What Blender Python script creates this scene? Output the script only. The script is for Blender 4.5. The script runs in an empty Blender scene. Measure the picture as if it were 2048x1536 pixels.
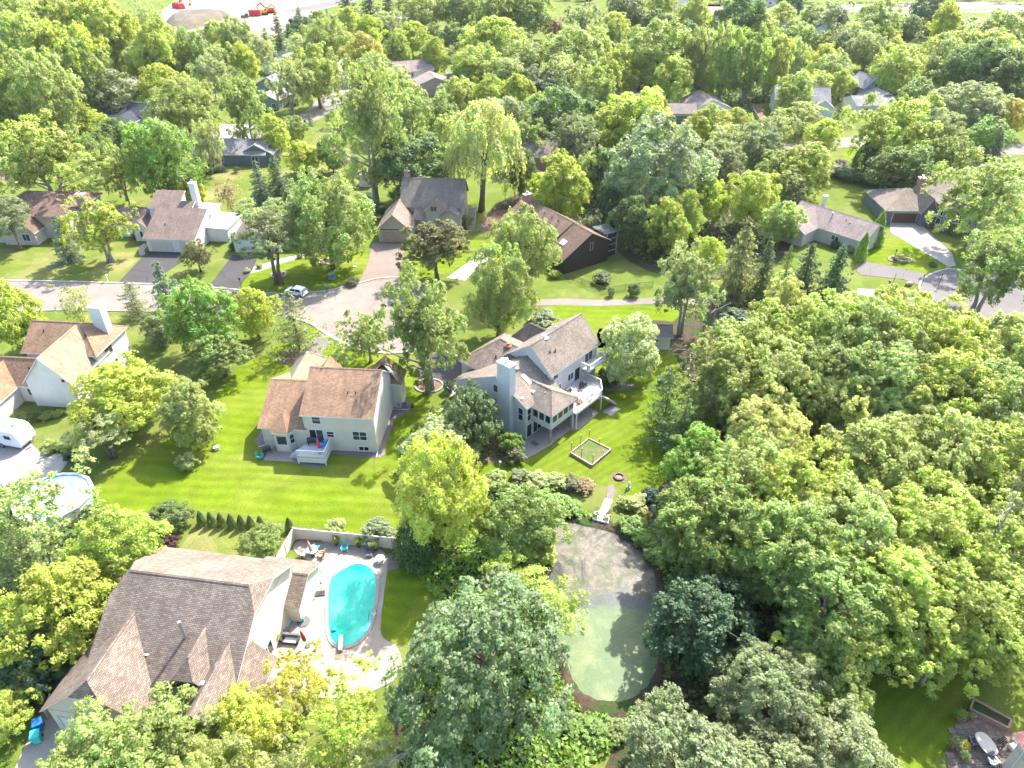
import bpy, math, random
import numpy as np
from mathutils import Vector, Matrix, Quaternion

# ------------------------------------------------------------------ camera, sky, sun, exposure
S = bpy.context.scene
COL = S.collection
CAM_H, PITCH, FPX = 60.0, math.radians(35.0), 1446.0      # metres above the lawn, tilt below the horizon, focal length for a 2048 px wide frame
cam = bpy.data.objects.new("camera", bpy.data.cameras.new("camera"))
COL.objects.link(cam)
cam.location = (0, 0, CAM_H)
cam.rotation_euler = (math.pi / 2 - PITCH, 0, 0)
cam.data.sensor_width = 36.0
cam.data.lens = 36.0 * FPX / 2048.0
cam.data.clip_start = 0.5
cam.data.clip_end = 20000.0
S.camera = cam

SUN_EL = math.radians(47.0)
SUN_AZ = math.atan2(0.56, 0.83)                            # from +Y towards +X
W = bpy.data.worlds.new("World")
S.world = W
W.use_nodes = True
wn = W.node_tree
sky = wn.nodes.new("ShaderNodeTexSky")
sky.sky_type = 'NISHITA'
sky.sun_disc = False
sky.sun_elevation = SUN_EL
sky.sun_rotation = SUN_AZ
sky.air_density = 1.0
sky.dust_density = 2.2
wn.links.new(sky.outputs[0], wn.nodes["Background"].inputs[0])
wn.nodes["Background"].inputs[1].default_value = 0.15

sl = bpy.data.lights.new("sun", 'SUN')
sl.energy = 3.5
sl.angle = math.radians(0.6)
sl.color = (1.0, 0.94, 0.84)
sun = bpy.data.objects.new("sun", sl)
COL.objects.link(sun)
sd = Vector((math.sin(SUN_AZ) * math.cos(SUN_EL), math.cos(SUN_AZ) * math.cos(SUN_EL), math.sin(SUN_EL)))
sun.rotation_euler = (-sd).to_track_quat('-Z', 'Y').to_euler()
sun.location = sd * 400

S.view_settings.view_transform = 'Standard'
S.view_settings.look = 'None'
S.view_settings.gamma = 1.0
S.view_settings.use_curve_mapping = False
S.view_settings.exposure = 2.45
S.render.engine = 'CYCLES'
S.cycles.max_bounces = 7
S.cycles.diffuse_bounces = 3
S.cycles.glossy_bounces = 3
S.cycles.transmission_bounces = 5
S.cycles.transparent_max_bounces = 6
S.cycles.volume_bounces = 1
S.cycles.caustics_reflective = False
S.cycles.caustics_refractive = False
S.cycles.use_adaptive_sampling = True
S.cycles.adaptive_threshold = 0.02
S.cycles.use_denoising = True

# ------------------------------------------------------------------ helpers
_c, _s = math.cos(PITCH), math.sin(PITCH)
def P(px, py, z=0.0):
    """the point of the place at height z that lies at pixel (px, py) of the 2048 x 1536 photograph: a survey by ray"""
    u = (px - 1024) / FPX; v = (768 - py) / FPX
    d = (u, _c + v * _s, -_s + v * _c)
    t = (z - CAM_H) / d[2]
    return Vector((t * d[0], t * d[1], CAM_H + t * d[2]))
def depth(p):
    return p[1] * _c - (p[2] - CAM_H) * _s

RNG = random.Random(7)

def tag(o, label=None, cat=None, group=None, kind=None):
    if label: o['label'] = label
    if cat: o['category'] = cat
    if group: o['group'] = group
    if kind: o['kind'] = kind
    return o

def empty(name, loc=(0, 0, 0), rz=0.0, label=None, cat=None, group=None):
    o = bpy.data.objects.new(name, None)
    o.empty_display_size = 0.5
    COL.objects.link(o)
    o.location = loc
    o.rotation_euler = (0, 0, rz)
    return tag(o, label, cat, group)

def link_mesh(name, me, parent=None, loc=None, rz=None):
    o = bpy.data.objects.new(name, me)
    COL.objects.link(o)
    if parent: o.parent = parent
    if loc is not None: o.location = loc
    if rz is not None: o.rotation_euler = (0, 0, rz)
    return o

def copy_tree(o, parent=None):
    c = o.copy(); COL.objects.link(c)
    if parent: c.parent = parent
    for ch in list(o.children):
        copy_tree(ch, c)
    return c

class MB:
    """collects polygons into one mesh, with metric UVs (u along the horizontal of each face, v up its slope)"""
    def __init__(s):
        s.v = []; s.f = []; s.m = []
    def poly(s, pts, m=0):
        i = len(s.v)
        s.v += [tuple(p) for p in pts]
        s.f.append(tuple(range(i, i + len(pts)))); s.m.append(m)
        return s
    def box(s, x0, x1, y0, y1, z0, z1, m=0):
        if x0 > x1: x0, x1 = x1, x0
        if y0 > y1: y0, y1 = y1, y0
        a = [(x0, y0, z0), (x1, y0, z0), (x1, y1, z0), (x0, y1, z0), (x0, y0, z1), (x1, y0, z1), (x1, y1, z1), (x0, y1, z1)]
        for q in ((3, 2, 1, 0), (4, 5, 6, 7), (0, 1, 5, 4), (1, 2, 6, 5), (2, 3, 7, 6), (3, 0, 4, 7)):
            s.poly([a[k] for k in q], m)
        return s
    def beam(s, p, q, w, h, m=0, up=(0, 0, 1)):
        p = Vector(p); q = Vector(q); d = (q - p).normalized(); upv = Vector(up)
        if abs(d.dot(upv)) > 0.98: upv = Vector((1, 0, 0))
        r = d.cross(upv).normalized() * (w / 2); t = r.cross(d).normalized() * (h / 2)
        A = [p - r - t, p + r - t, p + r + t, p - r + t]; B = [x + (q - p) for x in A]
        s.poly([A[3], A[2], A[1], A[0]], m); s.poly(B, m)
        for k in range(4):
            s.poly([A[k], A[(k + 1) % 4], B[(k + 1) % 4], B[k]], m)
        return s
    def tube(s, pts, rad, n=8, m=0, cap=True):
        pts = [Vector(p) for p in pts]
        if not isinstance(rad, (list, tuple)): rad = [rad] * len(pts)
        base = len(s.v); ref = None
        for i, p in enumerate(pts):
            d = (pts[min(i + 1, len(pts) - 1)] - pts[max(i - 1, 0)]).normalized()
            if ref is None:
                ref = Vector((1, 0, 0)) if abs(d.x) < 0.8 else Vector((0, 1, 0))
            a = (ref - d * ref.dot(d)).normalized(); b = d.cross(a); ref = a
            for k in range(n):
                t = 2 * math.pi * k / n
                s.v.append(tuple(p + (a * math.cos(t) + b * math.sin(t)) * rad[i]))
        for i in range(len(pts) - 1):
            for k in range(n):
                q = base + i * n
                s.f.append((q + k, q + (k + 1) % n, q + n + (k + 1) % n, q + n + k)); s.m.append(m)
        if cap:
            s.f.append(tuple(base + k for k in reversed(range(n)))); s.m.append(m)
            q = base + (len(pts) - 1) * n
            s.f.append(tuple(q + k for k in range(n))); s.m.append(m)
        return s
    def prism(s, poly, z0, z1, m=0, mtop=None):
        n = len(poly)
        ar = sum(poly[i][0] * poly[(i + 1) % n][1] - poly[(i + 1) % n][0] * poly[i][1] for i in range(n))
        if ar < 0: poly = list(reversed(poly))
        for i in range(n):
            a = poly[i]; b = poly[(i + 1) % n]
            s.poly([(a[0], a[1], z0), (b[0], b[1], z0), (b[0], b[1], z1), (a[0], a[1], z1)], m)
        s.poly([(p[0], p[1], z1) for p in poly], m if mtop is None else mtop)
        s.poly([(p[0], p[1], z0) for p in reversed(poly)], m)
        return s
    def ell(s, c, r, nu=10, nv=6, m=0):
        base = len(s.v)
        for j in range(nv + 1):
            ph = -math.pi / 2 + math.pi * j / nv
            for i in range(nu):
                t = 2 * math.pi * i / nu
                s.v.append((c[0] + r[0] * math.cos(ph) * math.cos(t), c[1] + r[1] * math.cos(ph) * math.sin(t), c[2] + r[2] * math.sin(ph)))
        for j in range(nv):
            for i in range(nu):
                q = base + j * nu
                s.f.append((q + i, q + (i + 1) % nu, q + nu + (i + 1) % nu, q + nu + i)); s.m.append(m)
        return s
    def slab(s, verts, faces, t, mtop=0, mside=1):
        """a roof: connected planes (top), the same planes t lower, and the edge all round"""
        b = len(s.v); n = len(verts)
        s.v += [(v[0], v[1], v[2] + t) for v in verts] + [tuple(v) for v in verts]
        cnt = {}
        for f in faces:
            nrm = (Vector(verts[f[1]]) - Vector(verts[f[0]])).cross(Vector(verts[f[2]]) - Vector(verts[f[0]]))
            if nrm.z < 0: f = tuple(reversed(f))
            s.f.append(tuple(b + k for k in f)); s.m.append(mtop)
            s.f.append(tuple(b + n + k for k in reversed(f))); s.m.append(mside)
            for i in range(len(f)):
                e = (f[i], f[(i + 1) % len(f)])
                cnt[e] = 1
        for (i, j) in list(cnt):
            if (j, i) not in cnt:
                s.f.append((b + n + i, b + n + j, b + j, b + i)); s.m.append(mside)
        return s
    def mesh(s, name, mats, smooth=False):
        me = bpy.data.meshes.new(name)
        me.from_pydata([tuple(v) for v in s.v], [], s.f)
        for m in (mats if isinstance(mats, (list, tuple)) else [mats]):
            me.materials.append(m)
        me.polygons.foreach_set('material_index', s.m)
        if smooth: me.polygons.foreach_set('use_smooth', [True] * len(s.f))
        uv = me.uv_layers.new(name='UVMap')
        me.update()
        co = np.array(s.v, dtype=np.float64)
        nl = len(me.loops)
        out = np.zeros((nl, 2)); Z = Vector((0, 0, 1))
        for pl in me.polygons:
            nn = pl.normal
            if abs(nn.z) > 0.985: h = Vector((1, 0, 0)); t = Vector((0, 1, 0))
            else:
                h = Z.cross(nn).normalized(); t = nn.cross(h)
            for li in pl.loop_indices:
                p = co[me.loops[li].vertex_index]
                out[li, 0] = p[0] * h.x + p[1] * h.y + p[2] * h.z
                out[li, 1] = p[0] * t.x + p[1] * t.y + p[2] * t.z
        uv.data.foreach_set('uv', out.ravel())
        me.update()
        return me
    def build(s, name, mats, parent=None, loc=None, rz=None, smooth=False):
        return link_mesh(name, s.mesh(name, mats, smooth), parent, loc, rz)
# ------------------------------------------------------------------ materials
class NT:
    def __init__(s, name):
        s.mat = bpy.data.materials.new(name); s.mat.use_nodes = True
        s.t = s.mat.node_tree; s.n = s.t.nodes; s.l = s.t.links
        s.b = s.n["Principled BSDF"]; s.out = s.n["Material Output"]
    def node(s, typ, **kw):
        nd = s.n.new(typ)
        for k, v in kw.items():
            if isinstance(k, str) and hasattr(nd, k) and k not in ('inputs',): setattr(nd, k, v)
        return nd
    def coord(s, kind='Object', scale=(1, 1, 1), rot=(0, 0, 0)):
        tc = s.n.new("ShaderNodeTexCoord"); mp = s.n.new("ShaderNodeMapping")
        mp.inputs['Scale'].default_value = scale; mp.inputs['Rotation'].default_value = rot
        if kind == 'World':
            g = s.n.new("ShaderNodeNewGeometry"); s.l.new(g.outputs['Position'], mp.inputs[0])
        else:
            s.l.new(tc.outputs[kind], mp.inputs[0])
        return mp.outputs[0]
    def noise(s, vec, scale, detail=4, rough=0.55, dist=0.0):
        nd = s.n.new("ShaderNodeTexNoise")
        nd.inputs['Scale'].default_value = scale; nd.inputs['Detail'].default_value = detail
        nd.inputs['Roughness'].default_value = rough; nd.inputs['Distortion'].default_value = dist
        s.l.new(vec, nd.inputs['Vector'])
        return nd.outputs[0]
    def ramp(s, fac, stops):
        r = s.n.new("ShaderNodeValToRGB"); e = r.color_ramp.elements
        while len(e) < len(stops): e.new(0.5)
        for i, (p, c) in enumerate(stops):
            e[i].position = p; e[i].color = (*c, 1) if len(c) == 3 else c
        s.l.new(fac, r.inputs[0])
        return r.outputs[0]
    def mix(s, a, b, fac, mode='MIX'):
        m = s.n.new("ShaderNodeMix"); m.data_type = 'RGBA'; m.blend_type = mode
        for sock, val in ((m.inputs[0], fac), (m.inputs[6], a), (m.inputs[7], b)):
            if hasattr(val, 'is_linked') or isinstance(val, bpy.types.NodeSocket): s.l.new(val, sock)
            elif isinstance(val, (int, float)): sock.default_value = val
            else: sock.default_value = (*val, 1)
        return m.outputs[2]
    def math(s, op, a, b=0.0, clamp=False):
        m = s.n.new("ShaderNodeMath"); m.operation = op; m.use_clamp = clamp
        for sock, val in ((m.inputs[0], a), (m.inputs[1], b)):
            if isinstance(val, bpy.types.NodeSocket): s.l.new(val, sock)
            else: sock.default_value = val
        return m.outputs[0]
    def col(s, c): s.l.new(c, s.b.inputs['Base Color']) if isinstance(c, bpy.types.NodeSocket) else s.b.inputs['Base Color'].__setattr__('default_value', (*c, 1)); return s
    def set(s, rough=0.8, spec=0.3, metal=0.0):
        s.b.inputs['Roughness'].default_value = rough; s.b.inputs['Specular IOR Level'].default_value = spec
        s.b.inputs['Metallic'].default_value = metal; return s
    def bump(s, h, strength=0.3, dist=0.05):
        b = s.n.new("ShaderNodeBump"); b.inputs['Strength'].default_value = strength; b.inputs['Distance'].default_value = dist
        s.l.new(h, b.inputs['Height']); s.l.new(b.outputs[0], s.b.inputs['Normal']); return s

def mul(c, k): return tuple(min(1.0, x * k) for x in c)

def m_plain(name, c, rough=0.6, spec=0.3, metal=0.0, var=0.12, scale=2.0):
    t = NT(name); v = t.coord('Object')
    t.col(t.ramp(t.noise(v, scale, 5), [(0.25, mul(c, 1 - var)), (0.75, mul(c, 1 + var))])).set(rough, spec, metal)
    return t.mat

def m_shingle(name, c, c2, course=0.17, wid=0.33, stain=0.25):
    t = NT(name); uv = t.coord('UV'); ob = t.coord('Object')
    br = t.n.new("ShaderNodeTexBrick"); br.offset = 0.5
    br.inputs['Scale'].default_value = 1.0
    br.inputs['Brick Width'].default_value = wid; br.inputs['Row Height'].default_value = course
    br.inputs['Mortar Size'].default_value = 0.016; br.inputs['Mortar Smooth'].default_value = 0.3
    br.inputs['Bias'].default_value = -0.1
    br.inputs['Color1'].default_value = (*c, 1); br.inputs['Color2'].default_value = (*c2, 1)
    br.inputs['Mortar'].default_value = (*mul(c, 0.38), 1)
    t.l.new(uv, br.inputs['Vector'])
    big = t.ramp(t.noise(ob, 0.35, 4, 0.6), [(0.3, (1 - stain,) * 3), (0.7, (1.08,) * 3)])
    streak = t.ramp(t.noise(t.coord('UV', (2.2, 0.25, 1)), 1.0, 3), [(0.35, (0.86,) * 3), (0.65, (1.05,) * 3)])
    fine = t.ramp(t.noise(uv, 9.0, 3), [(0.3, (0.78,) * 3), (0.7, (1.18,) * 3)])
    c_ = t.mix(br.outputs[0], big, 1.0, 'MULTIPLY'); c_ = t.mix(c_, streak, 1.0, 'MULTIPLY'); c_ = t.mix(c_, fine, 1.0, 'MULTIPLY')
    t.col(c_).set(0.95, 0.08).bump(br.outputs[1], -0.5, 0.02)
    return t.mat

def m_siding(name, c, lap=0.18, vertical=False, dirt=0.12):
    t = NT(name); uv = t.coord('UV')
    sep = t.n.new("ShaderNodeSeparateXYZ"); t.l.new(uv, sep.inputs[0])
    f = t.math('FRACT', t.math('DIVIDE', sep.outputs[0 if vertical else 1], lap))
    lap_shade = t.ramp(f, [(0.0, (0.62,) * 3), (0.10, (0.95,) * 3), (0.9, (1.0,) * 3), (1.0, (1.04,) * 3)])  # shadow at each board lap painted as a dark line
    d = t.ramp(t.noise(t.coord('Object'), 0.6, 5, 0.6), [(0.3, (1 - dirt,) * 3), (0.7, (1.03,) * 3)])
    t.col(t.mix(t.mix(c, lap_shade, 1.0, 'MULTIPLY'), d, 1.0, 'MULTIPLY')).set(0.55, 0.35).bump(f, 0.35, 0.02)
    return t.mat

def m_brick(name, c, c2, mortar=(0.35, 0.32, 0.28), w=0.24, h=0.085):
    t = NT(name); uv = t.coord('UV')
    br = t.n.new("ShaderNodeTexBrick"); br.inputs['Scale'].default_value = 1.0
    br.inputs['Brick Width'].default_value = w; br.inputs['Row Height'].default_value = h; br.inputs['Mortar Size'].default_value = 0.01
    br.inputs['Color1'].default_value = (*c, 1); br.inputs['Color2'].default_value = (*c2, 1); br.inputs['Mortar'].default_value = (*mortar, 1)
    t.l.new(uv, br.inputs['Vector'])
    d = t.ramp(t.noise(t.coord('Object'), 0.8, 4), [(0.3, (0.8,) * 3), (0.7, (1.08,) * 3)])
    t.col(t.mix(br.outputs[0], d, 1.0, 'MULTIPLY')).set(0.85, 0.2)
    return t.mat

def m_paving(name, c, crack=3.2, var=0.16, dark=0.55):
    """concrete or asphalt: broad stains, fine grain, joints every few metres and a few wandering cracks"""
    t = NT(name); w = t.coord('World')
    big = t.ramp(t.noise(w, 0.12, 5, 0.62), [(0.28, mul(c, 1 - var)), (0.72, mul(c, 1 + var))])
    fine = t.ramp(t.noise(w, 5.0, 4, 0.7), [(0.25, (0.86,) * 3), (0.75, (1.1,) * 3)])
    vo = t.n.new("ShaderNodeTexVoronoi"); vo.feature = 'DISTANCE_TO_EDGE'; vo.inputs['Scale'].default_value = 1.0 / crack
    wv = t.n.new("ShaderNodeVectorMath"); wv.operation = 'ADD'
    nn = t.n.new("ShaderNodeTexNoise"); nn.inputs['Scale'].default_value = 0.7; nn.inputs['Detail'].default_value = 3
    t.l.new(w, nn.inputs['Vector'])
    sc = t.n.new("ShaderNodeVectorMath"); sc.operation = 'SCALE'; sc.inputs['Scale'].default_value = 1.6
    t.l.new(nn.outputs[1], sc.inputs[0]); t.l.new(w, wv.inputs[0]); t.l.new(sc.outputs[0], wv.inputs[1])
    t.l.new(wv.outputs[0], vo.inputs['Vector'])
    cr = t.ramp(vo.outputs[0], [(0.0, (dark,) * 3), (0.02, (1.0,) * 3)])
    t.col(t.mix(t.mix(big, fine, 1.0, 'MULTIPLY'), cr, 0.6, 'MULTIPLY')).set(0.95, 0.06)
    return t.mat

def m_grass(name, a, b, dry, dryness=0.35, stripe=None, sc=1.0):
    """turf: fine blade grain, clumps, drier patches and, where mown, faint bands left by the mower"""
    t = NT(name); w = t.coord('World')
    n1 = t.noise(w, 0.09 * sc, 5, 0.6, 0.4); n2 = t.noise(w, 0.6, 5, 0.6); n3 = t.noise(w, 6.0, 3, 0.7)
    c = t.mix(a, b, t.ramp(n2, [(0.3, (0, 0, 0)), (0.7, (1, 1, 1))]))
    c = t.mix(c, dry, t.math('MULTIPLY', t.ramp(n1, [(0.44, (0, 0, 0)), (0.70, (1, 1, 1))]), dryness))
    c = t.mix(c, t.ramp(t.noise(w, 0.28, 5, 0.7, 0.5), [(0.3, (0.80,) * 3), (0.7, (1.14,) * 3)]), 1.0, 'MULTIPLY')
    c = t.mix(c, t.ramp(n3, [(0.25, (0.66,) * 3), (0.75, (1.3,) * 3)]), 1.0, 'MULTIPLY')
    if stripe:
        ang, width, amt = stripe
        vv = t.coord('World', (1, 1, 1), (0, 0, ang))
        sep = t.n.new("ShaderNodeSeparateXYZ"); t.l.new(vv, sep.inputs[0])
        wob = t.math('MULTIPLY', t.noise(w, 0.12, 2), 2.2)
        sn = t.math('SINE', t.math('MULTIPLY', t.math('ADD', sep.outputs[1], wob), math.pi / width))
        c = t.mix(c, t.ramp(t.math('MULTIPLY_ADD', sn, 0.5), [(0.0, (1 - amt,) * 3), (1.0, (1 + amt,) * 3)]), 1.0, 'MULTIPLY')
    t.col(c).set(0.95, 0.03).bump(n3, 0.6, 0.08)
    return t.mat

def m_soil(name, a, b, sc=1.6, leafy=None):
    t = NT(name); w = t.coord('World')
    c = t.mix(a, b, t.ramp(t.noise(w, sc, 6, 0.68), [(0.3, (0, 0, 0)), (0.7, (1, 1, 1))]))
    if leafy:
        c = t.mix(c, leafy, t.ramp(t.noise(w, 0.35, 5, 0.65), [(0.48, (0, 0, 0)), (0.6, (1, 1, 1))]))
    g = t.noise(w, 9.0, 3, 0.7)
    t.col(t.mix(c, t.ramp(g, [(0.25, (0.6,) * 3), (0.75, (1.35,) * 3)]), 1.0, 'MULTIPLY')).set(0.95, 0.1).bump(g, 0.7, 0.06)
    return t.mat

def m_leaf(name='foliage', trans=0.48, rough=0.5, spec=0.35):
    """one leaf shader for all plants; the colour of each plant is its object colour, leaves differ a little"""
    t = NT(name)
    oi = t.n.new("ShaderNodeObjectInfo"); at = t.n.new("ShaderNodeAttribute"); at.attribute_name = 'tint'
    h = t.n.new("ShaderNodeHueSaturation")
    t.l.new(oi.outputs['Color'], h.inputs['Color'])
    t.l.new(t.math('MULTIPLY_ADD', at.outputs['Fac'], 0.035), h.inputs['Hue'])
    h.inputs['Hue'].default_value = 0.5
    hm = [n for n in t.n if n.type == 'MATH'][-1]; hm.inputs[2].default_value = 0.48
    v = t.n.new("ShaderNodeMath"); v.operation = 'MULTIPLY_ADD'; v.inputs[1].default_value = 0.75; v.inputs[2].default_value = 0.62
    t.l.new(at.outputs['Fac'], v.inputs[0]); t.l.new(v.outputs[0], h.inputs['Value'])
    t.l.new(h.outputs[0], t.b.inputs['Base Color']); t.set(rough, spec)
    tr = t.n.new("ShaderNodeBsdfTranslucent")
    tc = t.mix(h.outputs[0], (1.75, 1.8, 0.8), 1.0, 'MULTIPLY'); t.l.new(tc, tr.inputs[0])
    ms = t.n.new("ShaderNodeMixShader"); ms.inputs[0].default_value = trans
    t.l.new(t.b.outputs[0], ms.inputs[1]); t.l.new(tr.outputs[0], ms.inputs[2]); t.l.new(ms.outputs[0], t.out.inputs[0])
    return t.mat

def m_bark(name, a, b):
    t = NT(name); v = t.coord('Object', (5, 5, 0.9))
    n = t.noise(v, 1.4, 6, 0.7)
    t.col(t.ramp(n, [(0.3, a), (0.7, b)])).set(0.95, 0.1).bump(n, 0.8, 0.05)
    return t.mat

def m_glass(name='window_glass', c=(0.018, 0.024, 0.028), rough=0.06):
    t = NT(name); v = t.coord('Object')
    t.col(t.ramp(t.noise(v, 0.5, 2), [(0.35, mul(c, 0.6)), (0.65, mul(c, 1.9))])).set(rough, 0.6)
    return t.mat

def m_poolwater(name, c, c2):
    t = NT(name); w = t.coord('World')
    n = t.noise(w, 1.3, 4, 0.55, 1.2)
    t.col(t.mix(c, c2, t.ramp(t.noise(w, 0.16, 4, 0.6, 0.6), [(0.36, (0, 0, 0)), (0.66, (1, 1, 1))]))).set(0.05, 0.2).bump(n, 0.10, 0.05)
    return t.mat

M = {}
WHITE = (0.53, 0.525, 0.51)
M['white'] = m_plain('white_paint', WHITE, 0.5, 0.35, var=0.05)
M['trim'] = m_plain('trim_paint', (0.510, 0.493, 0.451), 0.55, 0.3, var=0.06)
M['leaf'] = m_leaf()
M['bark'] = m_bark('bark_grey_brown', (0.055, 0.042, 0.032), (0.20, 0.165, 0.13))
M['bark_pale'] = m_bark('bark_pale_grey', (0.12, 0.105, 0.09), (0.36, 0.33, 0.29))
M['glass'] = m_glass()
M['glass_green'] = m_glass('greenish_glass', (0.05, 0.085, 0.075), 0.1)
M['concrete'] = m_paving('old_concrete', (0.250, 0.228, 0.205), 5.5, 0.10, 0.6)
M['street'] = m_paving('concrete_street', (0.160, 0.138, 0.122), 5.0, 0.13, 0.55)
M['asphalt'] = m_paving('driveway_asphalt', (0.050, 0.048, 0.050), 9.0, 0.12, 0.6)
M['asphalt_worn'] = m_paving('worn_asphalt', (0.115, 0.105, 0.102), 6.0, 0.14, 0.6)
M['pathpave'] = m_paving('worn_path', (0.150, 0.128, 0.118), 4.0, 0.16, 0.7)
M['tan_drive'] = m_paving('tan_drive', (0.150, 0.122, 0.105), 5.0, 0.10, 0.7)
M['patio_slab'] = m_paving('patio_slab', (0.214, 0.190, 0.167), 4.0, 0.12, 0.7)
M['pooldeck'] = m_paving('pool_deck_concrete', (0.250, 0.212, 0.172), 3.2, 0.12, 0.7)
M['grass'] = m_grass('meadow_turf', (0.066, 0.102, 0.016), (0.094, 0.122, 0.024), (0.155, 0.142, 0.055), 0.6)
M['lawn'] = m_grass('mown_lawn', (0.074, 0.118, 0.006), (0.100, 0.138, 0.009), (0.150, 0.150, 0.036), 0.6, (math.radians(4), 0.85, 0.08))
M['lawn2'] = m_grass('back_lawn', (0.070, 0.110, 0.007), (0.092, 0.128, 0.011), (0.135, 0.138, 0.03), 0.45, (math.radians(-38), 0.55, 0.08))
M['drylawn'] = m_grass('dry_lawn', (0.078, 0.110, 0.015), (0.105, 0.122, 0.028), (0.19, 0.16, 0.08), 0.9)
M['woodfloor'] = m_soil('woodland_floor', (0.028, 0.022, 0.014), (0.07, 0.05, 0.035), 1.2, (0.025, 0.05, 0.012))
M['mulch'] = m_soil('bark_mulch', (0.080, 0.052, 0.040), (0.168, 0.112, 0.088), 2.6)
M['gravel'] = m_soil('grey_gravel', (0.083, 0.071, 0.069), (0.190, 0.167, 0.157), 6.0)
M['dirt'] = m_soil('site_dirt', (0.165, 0.122, 0.100), (0.235, 0.188, 0.158), 0.05)
M['dirt_dark'] = m_soil('topsoil_heap', (0.067, 0.058, 0.042), (0.123, 0.106, 0.078), 0.12)
M['metal'] = m_plain('galvanised_metal', (0.42, 0.42, 0.42), 0.35, 0.5, 0.8)
M['black'] = m_plain('black_metal', (0.018, 0.018, 0.02), 0.5, 0.4)
M['darkgrey'] = m_plain('dark_grey_fabric', (0.09, 0.09, 0.10), 0.8, 0.2)
M['wood'] = m_plain('weathered_wood', (0.26, 0.21, 0.17), 0.85, 0.15, var=0.25, scale=4)
M['redwood'] = m_plain('red_stained_wood', (0.27, 0.11, 0.06), 0.8, 0.2, var=0.2, scale=4)
M['vinyl'] = m_plain('cream_vinyl', (0.421, 0.383, 0.332), 0.5, 0.35, var=0.05)
M['terracotta'] = m_plain('terracotta', (0.30, 0.12, 0.07), 0.8, 0.2)
M['pool'] = m_poolwater('pool_water', (0.0, 0.30, 0.205), (0.07, 0.46, 0.345))
M['pool2'] = m_poolwater('above_ground_pool_water', (0.22, 0.50, 0.58), (0.6, 0.74, 0.76))
M['red'] = m_plain('red_paint', (0.50, 0.03, 0.04), 0.5, 0.4)
M['yellow'] = m_plain('yellow_paint', (0.55, 0.33, 0.03), 0.5, 0.4)
M['blue'] = m_plain('blue_plastic', (0.02, 0.14, 0.42), 0.5, 0.4)
M['skyblue'] = m_plain('sky_blue_plastic', (0.03, 0.27, 0.55), 0.5, 0.4)
M['teal'] = m_plain('teal_plastic', (0.03, 0.42, 0.42), 0.5, 0.4)
M['darkred'] = m_plain('dark_red_canvas', (0.16, 0.03, 0.03), 0.8, 0.2)
M['green_plastic'] = m_plain('green_plastic', (0.02, 0.22, 0.15), 0.5, 0.4)
M['tan'] = m_plain('tan_canvas', (0.30, 0.21, 0.15), 0.85, 0.15)
M['rubber'] = m_plain('tyre_rubber', (0.02, 0.02, 0.02), 0.85, 0.2)
M['carwhite'] = m_plain('white_car_paint', (0.663, 0.671, 0.680), 0.18, 0.6, var=0.01)
# ------------------------------------------------------------------ ground, roads, paths, water
def chaikin(pts, n=2, closed=True):
    pts = [tuple(p) for p in pts]
    for _ in range(n):
        out = []
        m = len(pts)
        rng_ = range(m) if closed else range(m - 1)
        if not closed: out.append(pts[0])
        for i in rng_:
            a = pts[i]; b = pts[(i + 1) % m]
            out.append(tuple(0.75 * a[k] + 0.25 * b[k] for k in range(len(a))))
            out.append(tuple(0.25 * a[k] + 0.75 * b[k] for k in range(len(a))))
        if not closed: out.append(pts[-1])
        pts = out
    return pts

def survey(pix, smooth=0):
    pts = [tuple(P(x, y))[:2] for x, y in pix]
    return chaikin(pts, smooth) if smooth else pts

def sheet(name, pts, z, mat, kind='structure', t=0.0):
    """a ground patch: filled outline at height z, with a skirt so its edge has depth"""
    from mathutils.geometry import tessellate_polygon
    mb = MB()
    vs = [Vector((x, y, z)) for x, y in pts]
    for tri in tessellate_polygon([vs]):
        q = [vs[i] for i in tri]
        if (q[1] - q[0]).cross(q[2] - q[0]).z < 0: q.reverse()
        mb.poly(q)
    n = len(vs)
    ar = sum(vs[i].x * vs[(i + 1) % n].y - vs[(i + 1) % n].x * vs[i].y for i in range(n))
    for i in range(n):
        a, b = vs[i], vs[(i + 1) % n]
        if ar < 0: a, b = b, a
        lo = Vector((0, 0, -(t or z + 0.02)))
        mb.poly([a + lo, b + lo, b, a])
    o = mb.build(name, mat)
    o['kind'] = kind
    return o

def road(name, pix, width, z, mat):
    c = chaikin([tuple(P(x, y))[:2] for x, y in pix], 2, False)
    L = []; R = []
    for i, p in enumerate(c):
        a = c[max(0, i - 1)]; b = c[min(len(c) - 1, i + 1)]
        d = Vector((b[0] - a[0], b[1] - a[1])).normalized(); n = Vector((-d.y, d.x)) * width / 2
        L.append((p[0] + n.x, p[1] + n.y)); R.append((p[0] - n.x, p[1] - n.y))
    return sheet(name, L + R[::-1], z, mat)

def curb(name, pts, w, h, mat, closed=True, parent=None, z=0.0):
    mb = MB(); n = len(pts)
    for i in range(n if closed else n - 1):
        a = Vector((*pts[i][:2], z + h / 2)); b = Vector((*pts[(i + 1) % n][:2], z + h / 2))
        if (b - a).length > 1e-4: mb.beam(a, b, w, h)
    return mb.build(name, mat, parent)

g = MB()
g.poly([(-1600, -300, 0), (1600, -300, 0), (1600, 2600, 0), (-1600, 2600, 0)])
ground = g.build('ground', M['grass']); ground['kind'] = 'structure'

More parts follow.
